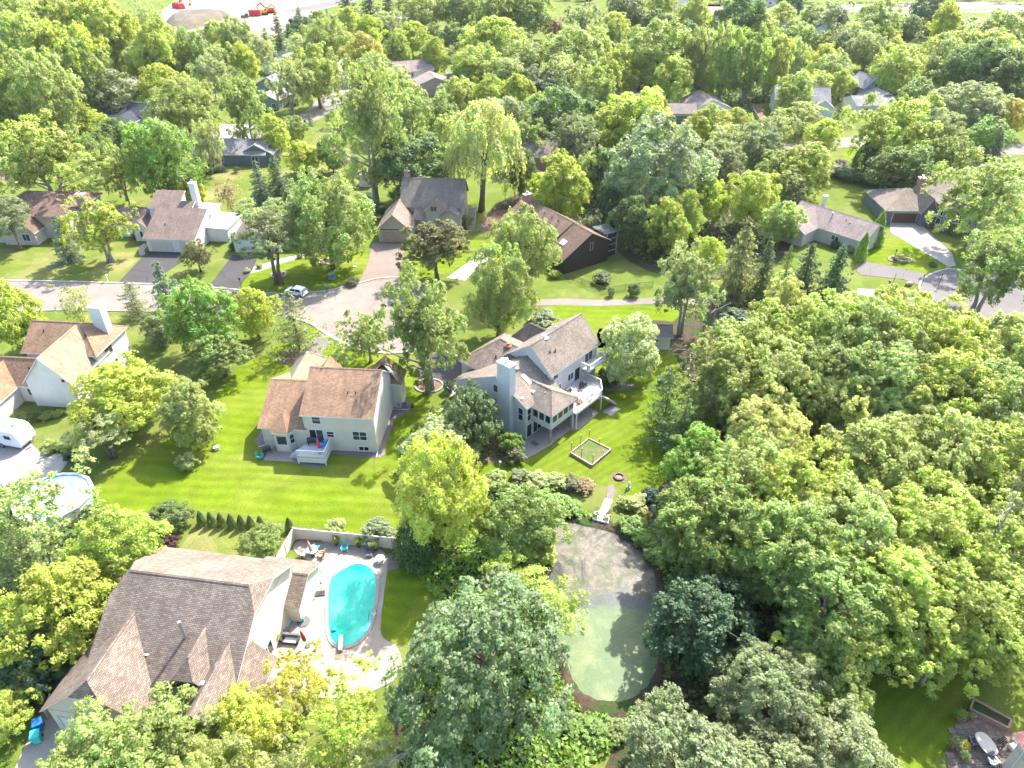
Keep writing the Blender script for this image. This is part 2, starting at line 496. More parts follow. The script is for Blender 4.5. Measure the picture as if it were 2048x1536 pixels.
# lawns
sheet('lawn', survey([(470, 735), (560, 690), (652, 640), (700, 690), (800, 705), (860, 770), (850, 830), (800, 890), (800, 1000), (800, 1075), (640, 1058), (400, 1015), (280, 1030), (175, 1020), (200, 950), (330, 880), (420, 820)], 2), 0.012, M['lawn'])
sheet('lawn', survey([(925, 900), (1000, 880), (1100, 830), (1200, 720), (1190, 640), (1300, 700), (1390, 720), (1380, 830), (1330, 1000), (1260, 985), (1180, 960), (1050, 960), (960, 960)], 2), 0.012, M['lawn2'])
sheet('lawn', survey([(1040, 640), (1060, 611), (1320, 608), (1400, 640), (1330, 690), (1200, 700), (1100, 680)], 1), 0.012, M['lawn'])
sheet('lawn', survey([(-60, 500), (20, 500), (230, 480), (290, 505), (225, 565), (-60, 560)], 1), 0.012, M['drylawn'])
sheet('lawn', survey([(485, 560), (545, 525), (660, 500), (745, 500), (735, 545), (680, 574), (600, 586), (480, 582)], 1), 0.012, M['lawn'])
sheet('lawn', survey([(800, 555), (815, 500), (960, 470), (985, 492), (900, 548), (830, 560)], 1), 0.012, M['lawn'])
sheet('lawn', survey([(1722, 522), (1775, 465), (1850, 500), (1902, 540), (1845, 552), (1790, 540)], 1), 0.012, M['lawn'])
sheet('lawn', survey([(750, 1150), (780, 1130), (880, 1110), (960, 1180), (900, 1290), (790, 1290), (755, 1260)], 2), 0.012, M['lawn'])
sheet('lawn', survey([(345, 1120), (390, 1055), (480, 1050), (575, 1062), (575, 1110), (500, 1125), (420, 1118)], 1), 0.012, M['drylawn'])
sheet('lawn', survey([(1700, 1420), (1760, 1290), (1900, 1330), (1990, 1400), (1900, 1480), (1840, 1600), (1700, 1600)], 2), 0.012, M['lawn2'])
sheet('lawn', survey([(1680, 345), (1690, 285), (1745, 292), (1750, 345)], 1), 0.012, M['lawn'])
sheet('lawn', survey([(400, 420), (420, 340), (560, 310), (640, 250), (700, 290), (740, 370), (640, 360), (480, 350)], 1), 0.012, M['drylawn'])

# woodland floor and bare beds
sheet('woodland_floor', survey([(1330, 640), (1440, 600), (1560, 560), (1640, 590), (1750, 640), (1900, 650), (2300, 640), (2400, 1100), (2120, 1340), (1940, 1360), (1800, 1300), (1700, 1400), (1500, 1620), (1180, 1620), (1230, 1480), (1310, 1390), (1330, 1300), (1330, 1150), (1300, 1080), (1290, 1000), (1390, 900), (1400, 790), (1350, 720)], 2), 0.02, M['woodfloor'])
sheet('woodland_floor', survey([(960, 430), (1040, 380), (1200, 340), (1330, 320), (1560, 330), (1600, 420), (1560, 560), (1300, 560), (1200, 470), (1060, 440)], 2), 0.02, M['woodfloor'])
sheet('woodland_floor', survey([(-300, 200), (200, 180), (240, 90), (300, 60), (250, 20), (-400, 10)], 1), 0.02, M['woodfloor'])
sheet('woodland_floor', survey([(-80, 1000), (40, 960), (170, 1010), (300, 1040), (330, 1100), (210, 1200), (170, 1330), (60, 1430), (-120, 1560)], 2), 0.02, M['woodfloor'])
sheet('woodland_floor', survey([(790, 1090), (830, 1000), (960, 960), (1080, 980), (1110, 1040), (1130, 1150), (1170, 1260), (1150, 1400), (1100, 1600), (780, 1600), (800, 1320), (900, 1230), (870, 1130)], 2), 0.02, M['woodfloor'])
sheet('mulch_bed', survey([(880, 800), (950, 790), (1000, 850), (1050, 880), (1050, 920), (1000, 925), (940, 925), (890, 880)], 2), 0.028, M['mulch'])
sheet('mulch_bed', survey([(955, 465), (965, 440), (1000, 415), (1040, 430), (1010, 460), (975, 463)], 2), 0.024, M['mulch'])
sheet('mulch_bed', survey([(553, 722), (560, 705), (590, 697), (610, 705), (600, 725), (575, 730)], 2), 0.024, M['mulch'])
sheet('mulch_bed', survey([(1200, 780), (1215, 765), (1270, 765), (1270, 778), (1220, 783)], 2), 0.024, M['gravel'])
sheet('mulch_bed', survey([(1200, 640), (1330, 640), (1400, 655), (1390, 720), (1345, 705)], 2), 0.028, M['woodfloor'])
sheet('mulch_bed', survey([(0, 330), (30, 335), (55, 345), (40, 362), (0, 365)], 1), 0.024, M['mulch'])

# streets and drives
street = [(-120, 558), (236, 566), (424, 574), (560, 590), (613, 586), (662, 582), (689, 573), (718, 567), (750, 558), (780, 555), (816, 556), (850, 568), (880, 600), (885, 640), (865, 680), (820, 705), (760, 708), (700, 695), (661, 674), (643, 662), (626, 650), (608, 642), (540, 625), (420, 625), (222, 622), (75, 620), (-120, 630)]
sheet('street', survey(street, 1), 0.040, M['street'])
cp = survey(street, 1)
cb = curb('street_kerb', cp, 0.42, 0.14, M['concrete'], True, None, 0.0); cb['kind'] = 'structure'
road('street', [(300, 305), (430, 268), (530, 257), (600, 243), (650, 217), (682, 172), (690, 135), (655, 103), (590, 84)], 9.0, 0.036, M['street'])
sheet('driveway', survey([(430, 280), (440, 248), (535, 250), (530, 282), (480, 290)], 0), 0.042, M['concrete'])
road('street', [(1560, 310), (1640, 287), (1710, 283), (1800, 286), (1900, 298), (2100, 300)], 9.0, 0.036, M['street'])
road('street', [(-150, 190), (60, 200), (200, 180), (262, 165), (300, 145), (380, 132)], 7.0, 0.036, M['street'])
road('street', [(990, 190), (1100, 190), (1185, 188), (1250, 183), (1330, 190)], 7.5, 0.036, M['asphalt_worn'])
road('street', [(1160, 88), (1230, 92), (1300, 72), (1400, 52), (1440, 30), (1425, 8)], 8.0, 0.036, M['street'])
road('street', [(1380, 10), (1520, 12), (1700, 24), (1860, 24), (2100, 22)], 9.0, 0.036, M['asphalt_worn'])
road('street', [(575, 24), (640, 12), (690, 0), (760, -15)], 12.0, 0.036, M['asphalt_worn'])
road('street', [(860, 35), (800, 36), (760, 33)], 8.0, 0.036, M['street'])
sheet('driveway', survey([(645, 664), (661, 676), (640, 715), (672, 740), (600, 745), (590, 720)], 0), 0.048, M['asphalt_worn'])
sheet('driveway', survey([(297, 501), (367, 504), (362, 525), (325, 549), (301, 569), (236, 566)], 0), 0.048, M['asphalt'])
sheet('driveway', survey([(466, 510), (514, 518), (505, 540), (476, 577), (418, 572)], 0), 0.048, M['asphalt'])
sheet('driveway', survey([(745, 486), (812, 488), (800, 540), (794, 557), (717, 567), (735, 530)], 0), 0.048, M['tan_drive'])
sheet('driveway', survey([(893, 556), (930, 562), (985, 512), (1002, 496), (975, 497)], 0), 0.048, M['concrete'])
sheet('driveway', survey([(826, 748), (862, 702), (915, 716), (940, 742), (905, 768), (850, 762)], 1), 0.048, M['asphalt'])
sheet('path', survey([(1054, 600), (1130, 597), (1200, 600), (1320, 596), (1420, 600), (1420, 611), (1320, 608), (1200, 612), (1120, 610), (1054, 612)], 0), 0.030, M['pathpave'])
sheet('path', survey([(888, 775), (898, 772), (915, 770), (918, 790), (905, 795), (892, 785)], 0), 0.030, M['concrete'])
court = [(1838, 580), (1841, 563), (1853, 552), (1878, 542), (1900, 538), (1960, 543), (2080, 560), (2080, 690), (1960, 690), (1890, 660), (1850, 620)]
sheet('street', survey(court, 1), 0.040, M['asphalt_worn'])
cb = curb('street_kerb', survey(court, 1), 0.42, 0.14, M['concrete']); cb['kind'] = 'structure'
sheet('driveway', survey([(1712, 541), (1728, 523), (1781, 532), (1853, 549), (1842, 572), (1806, 559), (1720, 550)], 0), 0.048, M['asphalt_worn'])
sheet('driveway', survey([(1779, 445), (1840, 445), (1868, 475), (1903, 505), (1912, 532), (1898, 534), (1826, 492), (1782, 466)], 0), 0.048, M['concrete'])
sheet('path', survey([(1715, 577), (1830, 584), (1850, 594), (1830, 600), (1715, 590)], 0), 0.030, M['concrete'])
sheet('path', survey([(275, 497), (288, 486), (298, 488), (288, 500), (292, 510), (280, 511)], 0), 0.030, M['concrete'])
sheet('driveway', survey([(-60, 870), (0, 858), (60, 885), (80, 905), (147, 910), (128, 935), (110, 960), (60, 985), (-60, 985)], 0), 0.030, M['concrete'])
sheet('driveway', survey([(80, 1430), (115, 1405), (190, 1410), (260, 1420), (250, 1480), (120, 1560), (0, 1600)], 0), 0.040, M['concrete'])
# the building site far behind the wood
sheet('bare_earth', survey([(315, 45), (330, 10), (420, -25), (900, -30), (660, 8), (580, 60), (500, 90), (400, 100)], 1), 0.024, M['dirt'])
sheet('bare_earth', survey([(1680, 6), (2048, 2), (2100, 20), (1900, 18), (1690, 22)], 1), 0.028, M['dirt'])

# the soil heap on the site: a low mound
def mound(name, pix, hgt, mat):
    pts = survey(pix, 2); c = np.mean(np.array(pts), axis=0)
    mb = MB(); prev = [(x, y, 0.0) for x, y in pts]; n = len(pts); rr = random.Random(3)
    for k, (f, z) in enumerate(((0.86, 0.45), (0.66, 0.82), (0.35, 1.0))):
        cur = [(c[0] + (x - c[0]) * f, c[1] + (y - c[1]) * f, hgt * z + rr.uniform(-.12, .12)) for x, y in pts]
        for i in range(n):
            mb.poly([prev[i], prev[(i + 1) % n], cur[(i + 1) % n], cur[i]])
        prev = cur
    mb.poly(prev)
    o = mb.build(name, mat, smooth=True); o['kind'] = 'structure'
    return o
mound('soil_heap', [(328, 62), (335, 32), (400, 26), (470, 26), (450, 40), (400, 55), (350, 66)], 4.0, M['dirt_dark'])

# the pond: a basin with a bank, water lower than the lawn
POND = [(1108, 1035), (1135, 1040), (1160, 1052), (1205, 1060), (1250, 1075), (1280, 1098), (1305, 1130), (1318, 1190), (1320, 1260), (1318, 1320), (1300, 1370), (1270, 1395), (1230, 1408), (1185, 1400), (1155, 1380), (1130, 1330), (1105, 1240), (1095, 1150), (1098, 1080)]
pw = survey(POND, 2)
def m_pond():
    t = NT('pond_scum_and_shade'); w = t.coord('World')
    sep = t.n.new("ShaderNodeSeparateXYZ"); t.l.new(w, sep.inputs[0])
    n1 = t.noise(w, 0.35, 5, 0.65, 0.8); n2 = t.noise(w, 1.6, 5, 0.7, 0.4); n3 = t.noise(w, 8.0, 3, 0.7)
    n0 = t.noise(w, 0.16, 5, 0.7, 1.0)
    scum_shade = t.mix((0.064, 0.060, 0.041), (0.128, 0.112, 0.092), t.ramp(n2, [(0.35, (0, 0, 0)), (0.62, (1, 1, 1))]))
    scum_shade = t.mix(scum_shade, (0.044, 0.056, 0.022), t.ramp(n1, [(0.46, (0, 0, 0)), (0.60, (1, 1, 1))]))
    scum_shade = t.mix(scum_shade, (0.017, 0.020, 0.017), t.ramp(n0, [(0.52, (0, 0, 0)), (0.62, (1, 1, 1))]))  # near-black open water, with tree shade and reflection painted in
    pea = t.mix((0.066, 0.100, 0.044), (0.115, 0.140, 0.064), t.ramp(n1, [(0.45, (0, 0, 0)), (0.66, (1, 1, 1))]))
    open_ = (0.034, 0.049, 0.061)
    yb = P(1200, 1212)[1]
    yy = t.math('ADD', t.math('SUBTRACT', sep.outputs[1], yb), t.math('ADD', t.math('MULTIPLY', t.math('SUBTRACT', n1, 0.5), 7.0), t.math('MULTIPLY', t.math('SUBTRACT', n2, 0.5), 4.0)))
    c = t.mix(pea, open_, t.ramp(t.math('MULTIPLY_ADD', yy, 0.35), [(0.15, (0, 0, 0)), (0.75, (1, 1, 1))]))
    c = t.mix(c, scum_shade, t.ramp(t.math('MULTIPLY_ADD', yy, 0.22), [(0.5, (0, 0, 0)), (1.0, (1, 1, 1))]))
    c = t.mix(c, t.ramp(n3, [(0.3, (0.75,) * 3), (0.7, (1.2,) * 3)]), 1.0, 'MULTIPLY')
    t.col(c).set(0.35, 0.12).bump(n2, 0.1, 0.03)
    return t.mat
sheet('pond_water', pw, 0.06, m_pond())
bank = MB(); cpx = np.mean(np.array(pw), axis=0)
rr = random.Random(5)
ring = [[(cpx[0] + (x - cpx[0]) * f + rr.uniform(-.12, .12), cpx[1] + (y - cpx[1]) * f + rr.uniform(-.12, .12), z + rr.uniform(-.03, .03)) for x, y in pw] for f, z in ((0.985, 0.02), (1.03, 0.16), (1.10, 0.20), (1.22, -0.05))]
for a, b in zip(ring[:-1], ring[1:]):
    for i in range(len(pw)):
        j = (i + 1) % len(pw)
        bank.poly([a[j], a[i], b[i], b[j]])
o = bank.build('pond_bank', M['woodfloor']); o['kind'] = 'structure'
# ------------------------------------------------------------------ houses
class House:
    def __init__(s, name, label, cat, ox, oy, yaw, wall, roof, trim=None, z=0.0, group=None):
        s.root = empty(name, (ox, oy, z), math.radians(yaw), label, cat, group)
        s.wm, s.rm, s.tm = wall, roof, trim or M['trim']
        s.W = MB(); s.T = 0.16
    def part(s, name, mb, mats, label=None, parent=None, smooth=False):
        o = mb.build(name, mats, parent or s.root, smooth=smooth)
        if label: o['label'] = label
        return o
    def box(s, x0, x1, y0, y1, z0, z1): s.W.box(x0, x1, y0, y1, z0, z1)
    def roof(s, verts, faces, label=None, mat=None, caps=(), name='roof'):
        mb = MB(); mb.slab(verts, faces, s.T)
        for a, b in caps:
            A = Vector(verts[a]) + Vector((0, 0, s.T)); B = Vector(verts[b]) + Vector((0, 0, s.T))
            d = (B - A).normalized(); n = Vector((-d.y, d.x, 0)).normalized() * 0.16
            mb.poly([A - n + Vector((0, 0, -.04)), B - n + Vector((0, 0, -.04)), B + Vector((0, 0, .05)), A + Vector((0, 0, .05))], 2)
            mb.poly([A + Vector((0, 0, .05)), B + Vector((0, 0, .05)), B + n + Vector((0, 0, -.04)), A + n + Vector((0, 0, -.04))], 2)
        m = mat or s.rm
        return s.part(name, mb, [m, s.tm, m], label)
    def gable(s, x0, x1, y0, y1, z0, ze, zr, axis='x', ov=0.4, rk=0.3, hip=(0, 0), jerk=(0, 0), yr=None, walls=True, label=None, mat=None, ze2=None):
        """a block with a ridged roof; hip / jerk give hip run and clipped fraction at the two ends of the ridge"""
        if axis == 'y': x0, x1, y0, y1 = y0, y1, -x1, -x0
        f = (lambda x, y, z: (x, y, z)) if axis == 'x' else (lambda x, y, z: (-y, x, z))
        if yr is None: yr = (y0 + y1) / 2
        elif axis == 'y': yr = -yr
        zb = ze if ze2 is None else (ze2 if axis == 'x' else ze2)
        zA, zB = ze, zb                                   # eave at y0 and at y1
        sa = (zr - zA) / (yr - y0); sb = (zr - zB) / (y1 - yr)
        ya, yb = y0 - ov, y1 + ov; za, zb2 = zA - sa * ov, zB - sb * ov
        V = []; F = []; caps = []
        def end(xe, sgn, hp, jk):
            """vertices at one end, from eave y0 over the ridge to eave y1"""
            if hp: return [f(xe + sgn * ov, ya, za), f(xe - sgn * hp, yr, zr), f(xe + sgn * ov, yb, zb2)]
            if jk:
                zj = zr - (zr - max(zA, zB)) * jk
                return [f(xe + sgn * rk, ya, za), f(xe + sgn * rk, yr - (zr - zj) / sa, zj), f(xe - sgn * jk * 1.9, yr, zr), f(xe + sgn * rk, yr + (zr - zj) / sb, zj), f(xe + sgn * rk, yb, zb2)]
            return [f(xe + sgn * rk, ya, za), f(xe + sgn * rk, yr, zr), f(xe + sgn * rk, yb, zb2)]
        A = end(x0, -1, hip[0], jerk[0]); B = end(x1, 1, hip[1], jerk[1])
        V = A + B; nA = len(A); ra = nA // 2; rb = nA + len(B) // 2
        F.append(tuple(list(range(0, ra + 1)) + list(range(rb, nA - 1, -1))))
        F.append(tuple(list(range(ra, nA)) + list(range(nA + len(B) - 1, rb - 1, -1))))
        if hip[0]: F.append((0, 1, 2))
        if jerk[0]: F.append((1, 2, 3))
        if hip[1]: F.append((nA, nA + 1, nA + 2))
        if jerk[1]: F.append((nA + 1, nA + 2, nA + 3))
        caps.append((ra, rb))
        if hip[0]: caps += [(0, 1), (2, 1)]
        if hip[1]: caps += [(nA, nA + 1), (nA + 2, nA + 1)]
        r = s.roof(V, F, label, mat, caps)
        if walls:
            e = 0.03
            def sec(x, hp, jk):
                if hp: return [(y0, z0), (y1, z0), (y1, zB - e), (y0, zA - e)]
                if jk:
                    zj = zr - (zr - max(zA, zB)) * jk
                    return [(y0, z0), (y1, z0), (y1, zB - e), (yr + (zr - zj) / sb, zj - e), (yr - (zr - zj) / sa, zj - e), (y0, zA - e)]
                return [(y0, z0), (y1, z0), (y1, zB - e), (yr, zr - e), (y0, zA - e)]
            for x, sg, hp, jk in ((x0, -1, hip[0], jerk[0]), (x1, 1, hip[1], jerk[1])):
                q = [f(x, y, z) for y, z in sec(x, hp, jk)]
                s.W.poly(q[::-1] if sg < 0 else q)
            for (a, b, z) in (((x0, y0), (x1, y0), zA), ((x1, y1), (x0, y1), zB)):
                s.W.poly([f(*a, z0), f(*b, z0), f(*b, z - e), f(*a, z - e)])
        return r
    def hiproof(s, x0, x1, y0, y1, z0, ze, zr, axis='x', ov=0.45, walls=True, label=None, mat=None):
        half = ((y1 - y0) if axis == 'x' else (x1 - x0)) / 2
        return s.gable(x0, x1, y0, y1, z0, ze, zr, axis, ov, ov, hip=(half, half), walls=walls, label=label, mat=mat)
    def face(s, side, c, a, z):
        """point and axes of a wall face: side S/N/W/E at coordinate c, position a along the wall"""
        return {'S': (Vector((a, c, z)), Vector((1, 0, 0)), Vector((0, -1, 0))), 'N': (Vector((a, c, z)), Vector((-1, 0, 0)), Vector((0, 1, 0))),
                'E': (Vector((c, a, z)), Vector((0, 1, 0)), Vector((1, 0, 0))), 'W': (Vector((c, a, z)), Vector((0, -1, 0)), Vector((-1, 0, 0)))}[side]
    def window(s, side, c, a, z, w, h, cols=1, rows=1, fw=0.09, mat=None, name='window', glass=None, label=None, n_out=None):
        """z = sill height; frame and muntins proud of the wall, every pane its own sub-part"""
        p, ax, n = s.face(side, c, a, z) if isinstance(side, str) else side
        up = Vector((0, 0, 1)); mb = MB(); fm = mat or M['white']
        def bar(u0, u1, v0, v1, d0, d1, mbx, m=0):
            q = lambda u, v, d: p + ax * u + up * v + n * d
            A = [q(u0, v0, d0), q(u1, v0, d0), q(u1, v1, d0), q(u0, v1, d0)]; B = [q(u0, v0, d1), q(u1, v0, d1), q(u1, v1, d1), q(u0, v1, d1)]
            mbx.poly(B, m); mbx.poly(A[::-1], m)
            for k in range(4): mbx.poly([A[k], A[(k + 1) % 4], B[(k + 1) % 4], B[k]], m)
        hw = w / 2
        bar(-hw - fw, -hw, -fw, h + fw, 0.0, 0.06, mb); bar(hw, hw + fw, -fw, h + fw, 0.0, 0.06, mb)
        bar(-hw, hw, h, h + fw, 0.0, 0.06, mb); bar(-hw, hw, -fw, 0, 0.0, 0.06, mb)
        for k in range(1, cols): bar(-hw + w * k / cols - fw * .4, -hw + w * k / cols + fw * .4, 0, h, 0.0, 0.05, mb)
        for k in range(1, rows):
            for c_ in range(cols):
                bar(-hw + w * c_ / cols + fw * .4, -hw + w * (c_ + 1) / cols - fw * .4, h * k / rows - fw * .3, h * k / rows + fw * .3, 0.0, 0.045, mb)
        o = s.part(name, mb, fm, label)
        for i in range(cols):
            for j in range(rows):
                gb = MB(); bar(-hw + w * i / cols + fw * .4, -hw + w * (i + 1) / cols - fw * .4, h * j / rows + fw * .3, h * (j + 1) / rows - fw * .3, 0.004, 0.022, gb)
                s.part('pane', gb, glass or M['glass'], None, o)
        return o
    def garage_door(s, side, c, a, w, h=2.15, mat=None, z=0.02, rows=4, trim=None):
        p, ax, n = s.face(side, c, a, z); up = Vector((0, 0, 1)); dm = mat or M['white']
        def bar(mb, u0, u1, v0, v1, d0, d1):
            q = lambda u, v, d: p + ax * u + up * v + n * d
            A = [q(u0, v0, d0), q(u1, v0, d0), q(u1, v1, d0), q(u0, v1, d0)]; B = [q(u0, v0, d1), q(u1, v0, d1), q(u1, v1, d1), q(u0, v1, d1)]
            mb.poly(B); mb.poly(A[::-1])
            for k in range(4): mb.poly([A[k], A[(k + 1) % 4], B[(k + 1) % 4], B[k]])
        fr = MB(); bar(fr, -w / 2 - .14, -w / 2, 0, h + .14, 0, .08); bar(fr, w / 2, w / 2 + .14, 0, h + .14, 0, .08); bar(fr, -w / 2, w / 2, h, h + .14, 0, .08)
        o = s.part('garage_door', fr, trim or s.tm)
        for k in range(rows):
            pm = MB(); bar(pm, -w / 2 + .01, w / 2 - .01, h * k / rows + .015, h * (k + 1) / rows - .015, 0.0, .04)
            nc = max(2, int(w / 0.62))
            for i in range(nc):
                u0 = -w / 2 + w * i / nc + .09; u1 = -w / 2 + w * (i + 1) / nc - .09
                bar(pm, u0, u1, h * k / rows + .1, h * (k + 1) / rows - .1, .04, .055)
            s.part('panel', pm, dm, None, o)
        return o
    def chimney(s, x, y, w, d, z0, z1, mat, label=None, flue=True, cap=None):
        mb = MB(); mb.box(x - w / 2, x + w / 2, y - d / 2, y + d / 2, z0, z1)
        o = s.part('chimney', mb, mat, label)
        c = MB(); c.box(x - w / 2 - .08, x + w / 2 + .08, y - d / 2 - .08, y + d / 2 + .08, z1 + .002, z1 + .14)
        s.part('chimney_cap', c, cap or s.tm, None, o)
        if flue:
            t = MB(); t.tube([(x, y, z1 + .1), (x, y, z1 + .55)], .16, 8); t.tube([(x, y, z1 + .56), (x, y, z1 + .64)], .26, 8)
            s.part('flue', t, M['metal'], None, o)
        return o
    def vent(s, x, y, z, h=0.45, r=0.07, mat=None, box=False):
        t = MB()
        if box:
            t.box(x - .2, x + .2, y - .2, y + .2, z - .1, z + .22); return s.part('roof_vent', t, mat or M['metal'])
        t.tube([(x, y, z - .2), (x, y, z + h)], r, 8); t.tube([(x, y, z - .12), (x, y, z + .1)], [r * 2.2, r * 1.2], 8)
        return s.part('vent_pipe', t, mat or M['black'])
    def pipe(s, pts, r=0.05, mat=None, name='downspout'):
        return s.part(name, MB().tube(pts, r, 6), mat or M['white'])
    def done(s, name='wall'):
        return s.part(name, s.W, s.wm)

SH_TAN = m_shingle('tan_shingles', (0.149, 0.095, 0.069), (0.206, 0.143, 0.106))
SH_TAN2 = m_shingle('reddish_tan_shingles', (0.217, 0.134, 0.085), (0.298, 0.196, 0.128))
SH_PALE = m_shingle('pale_sage_and_sunlit_shingles', (0.197, 0.178, 0.122), (0.259, 0.233, 0.166))
SH_GREY = m_shingle('grey_brown_shingles', (0.169, 0.140, 0.114), (0.238, 0.200, 0.167))
SH_WARM = m_shingle('warm_grey_shingles', (0.145, 0.113, 0.091), (0.228, 0.185, 0.151), 0.15, 0.36)
SH_BROWN = m_shingle('brown_shingles', (0.141, 0.094, 0.072), (0.200, 0.140, 0.108))
SH_MAUVE = m_shingle('mauve_brown_shingles', (0.147, 0.109, 0.093), (0.194, 0.151, 0.131))
SH_SLATE = m_shingle('slate_shingles', (0.043, 0.048, 0.061), (0.066, 0.071, 0.087))
SH_LIGHT = m_shingle('light_grey_shingles', (0.192, 0.186, 0.186), (0.260, 0.254, 0.251))
SH_PINK = m_shingle('pinkish_shingles', (0.202, 0.161, 0.146), (0.262, 0.217, 0.199))
SD_TAN = m_siding('cream_siding', (0.493, 0.469, 0.399), 0.13)
SD_BLUE = m_siding('pale_grey_siding', (0.442, 0.447, 0.442), 0.13)
SD_WHITE = m_siding('white_siding', (0.544, 0.527, 0.493), 0.2)
SD_CREAM = m_siding('cream_stucco', (0.552, 0.493, 0.394), 3.0)
SD_TAUPE = m_siding('taupe_siding', (0.319, 0.276, 0.239), 0.2)
SD_BROWN = m_siding('dark_brown_boards', (0.025, 0.014, 0.012), 0.3, True)
SD_GREY = m_siding('blue_grey_siding', (0.111, 0.132, 0.153), 0.15)
SD_SAGE = m_siding('sage_siding', (0.170, 0.208, 0.187), 0.15)
SD_BEIGE = m_siding('beige_siding', (0.399, 0.374, 0.323), 0.2)
BRICK = m_brick('red_brick', (0.24, 0.075, 0.05), (0.32, 0.12, 0.08))
BRICK2 = m_brick('brown_brick', (0.20, 0.12, 0.095), (0.29, 0.18, 0.14))

# --- the cream house with a tan roof in the middle of the striped lawn
h = House('house', 'cream two storey house with reddish tan roof on the striped lawn', 'house', -17.13, 70.45, -4.6, SD_TAN, SH_TAN2, M['white'])
h.gable(-8.9, 0, 0, 9.6, 0, 5.75, 8.75, 'x', 0.4, 0.25, yr=5.7, label='upper roof over the two storey block')
h.gable(-14.7, -8.95, 0.15, 12.0, 0, 3.3, 6.1, 'x', 0.4, 0.3, yr=6.3)
h.gable(-15.2, -9.6, 6.3, 16.2, 0, 2.9, 5.95, 'y', 0.35, 0.35, hip=(0, 2.7), label='garage roof in a pale tone for its sunlit right slope', mat=SH_PALE)  # paler shingles put the sunlight on the right slope into the roof colour
h.hiproof(-3.3, 1.2, 9.6, 12.4, 0, 4.4, 6.9, 'y', 0.35)
h.gable(-10.6, -7.2, 9.4, 12.2, 0, 4.0, 6.0, 'y', 0.3, 0.3)
h.box(-15.15, -14.7, 2.8, 5.2, 0, 2.7)
h.roof([(-15.6, 2.5, 2.75), (-15.6, 5.5, 2.75), (-14.6, 5.5, 3.45), (-14.6, 2.5, 3.45)], [(0, 3, 2, 1)])
# bay
bp = [(-13.4, 0.16), (-12.75, -0.75), (-11.05, -0.75), (-10.4, 0.16)]
h.W.prism(bp, 0, 3.05)
h.roof([(-13.75, 0.1, 3.02), (-12.95, -1.1, 3.02), (-10.85, -1.1, 3.02), (-10.05, 0.1, 3.02), (-11.9, 0.9, 4.3), (-11.9, 2.0, 4.6)], [(0, 1, 4), (1, 2, 4), (2, 3, 4), (0, 4, 5), (3, 5, 4)], name='bay_roof', label='small faceted roof over the bay window')
h.window('S', -0.75, -11.9, 1.15, 1.3, 1.35)
for a, b in ((bp[0], bp[1]), (bp[2], bp[3])):
    mid = Vector(((a[0] + b[0]) / 2, (a[1] + b[1]) / 2, 1.15)); ax = Vector((b[0] - a[0], b[1] - a[1], 0)).normalized()
    h.window((mid, ax, Vector((ax.y, -ax.x, 0))), 0, 0, 0, 0.62, 1.35, 1, 2)
WG = M['white']
h.window('S', 0, -7.25, 4.25, 1.05, 1.15, 1, 2)
h.window('S', 0, -5.75, 2.2, 0.9, 0.85, 1, 2)
h.window('S', 0, -2.0, 1.95, 1.75, 1.3, 2, 2)
h.window('S', 0, -1.7, 0.25, 1.25, 0.62, 2, 1)
h.window('S', 0, -7.55, 1.25, 1.75, 2.0, 2, 1, name='sliding_door')
for x, y, z in ((-7.6, 5.4, 8.55), (-3.6, 2.6, 7.2), (-2.6, 2.6, 7.2)): h.vent(x, y, z, 0.4)
h.vent(-3.1, 2.2, 7.0, .15, .05)
h.pipe([(0.06, -.1, 5.6), (0.06, -.06, .3), (0.06, -.9, .08)]); h.pipe([(-14.6, .06, 3.1), (-14.6, .05, .25), (-15.5, -.2, .1)])
h.pipe([(-8.85, -.06, 5.5), (-8.85, -.06, 3.6)]); h.pipe([(0.08, 9.0, 5.6), (0.08, 9.0, .2), (2.2, 9.2, .1)])
# deck with railing and steps
def deck(h, poly, z, board, rail=True, posts=True, gaps=(), rh=0.95, rmat=None, bd='x', name='deck', lattice=True):
    mb = MB(); mb.prism(poly, z - .22, z, 0)
    o = h.part(name, mb, board)
    rmat = rmat or M['white']
    n = len(poly)
    for i in range(n):
        a = Vector((*poly[i], z)); b = Vector((*poly[(i + 1) % n], z))
        if posts:
            pm = MB(); pm.box(a.x - .07, a.x + .07, a.y - .07, a.y + .07, -0.0, z - .21); h.part('post', pm, rmat, None, o)
        if not rail or i in gaps: continue
        rm = MB(); u = Vector((0, 0, 1))
        rm.beam(a + u * rh, b + u * rh, .12, .05); rm.beam(a + u * .1, b + u * .1, .06, .05)
        L = (b - a).length; k = max(2, int(L / 0.14))
        for j in range(k + 1):
            p = a.lerp(b, j / k); w = .09 if j in (0, k) else .035
            rm.box(p.x - w / 2, p.x + w / 2, p.y - w / 2, p.y + w / 2, z, z + rh)
        h.part('railing', rm, rmat, None, o)
    return o
DECKM = m_siding('grey_deck_boards', (0.40, 0.40, 0.41), 0.14, False)
DECKM2 = m_siding('pale_deck_boards', (0.46, 0.43, 0.41), 0.14, False)
dk = deck(h, [(-9.3, -2.9), (-5.8, -2.9), (-5.8, -0.02), (-8.6, -0.02), (-9.3, -0.9)], 1.25, DECKM, gaps=(2, 3, 4))
sk = MB(); sk.box(-9.25, -5.85, -2.86, -2.8, .25, 1.0); sk.box(-5.9, -5.84, -2.8, -.1, .25, 1.0); h.part('deck_skirt', sk, M['white'], None, dk)
st = MB()
for k in range(5): st.box(-9.35 - .28 * (k + 1), -9.35 - .28 * k, -1.9, -.95, 0, 1.05 - .21 * k)
h.part('steps', st, DECKM, None, dk)
h.done()
HA = h
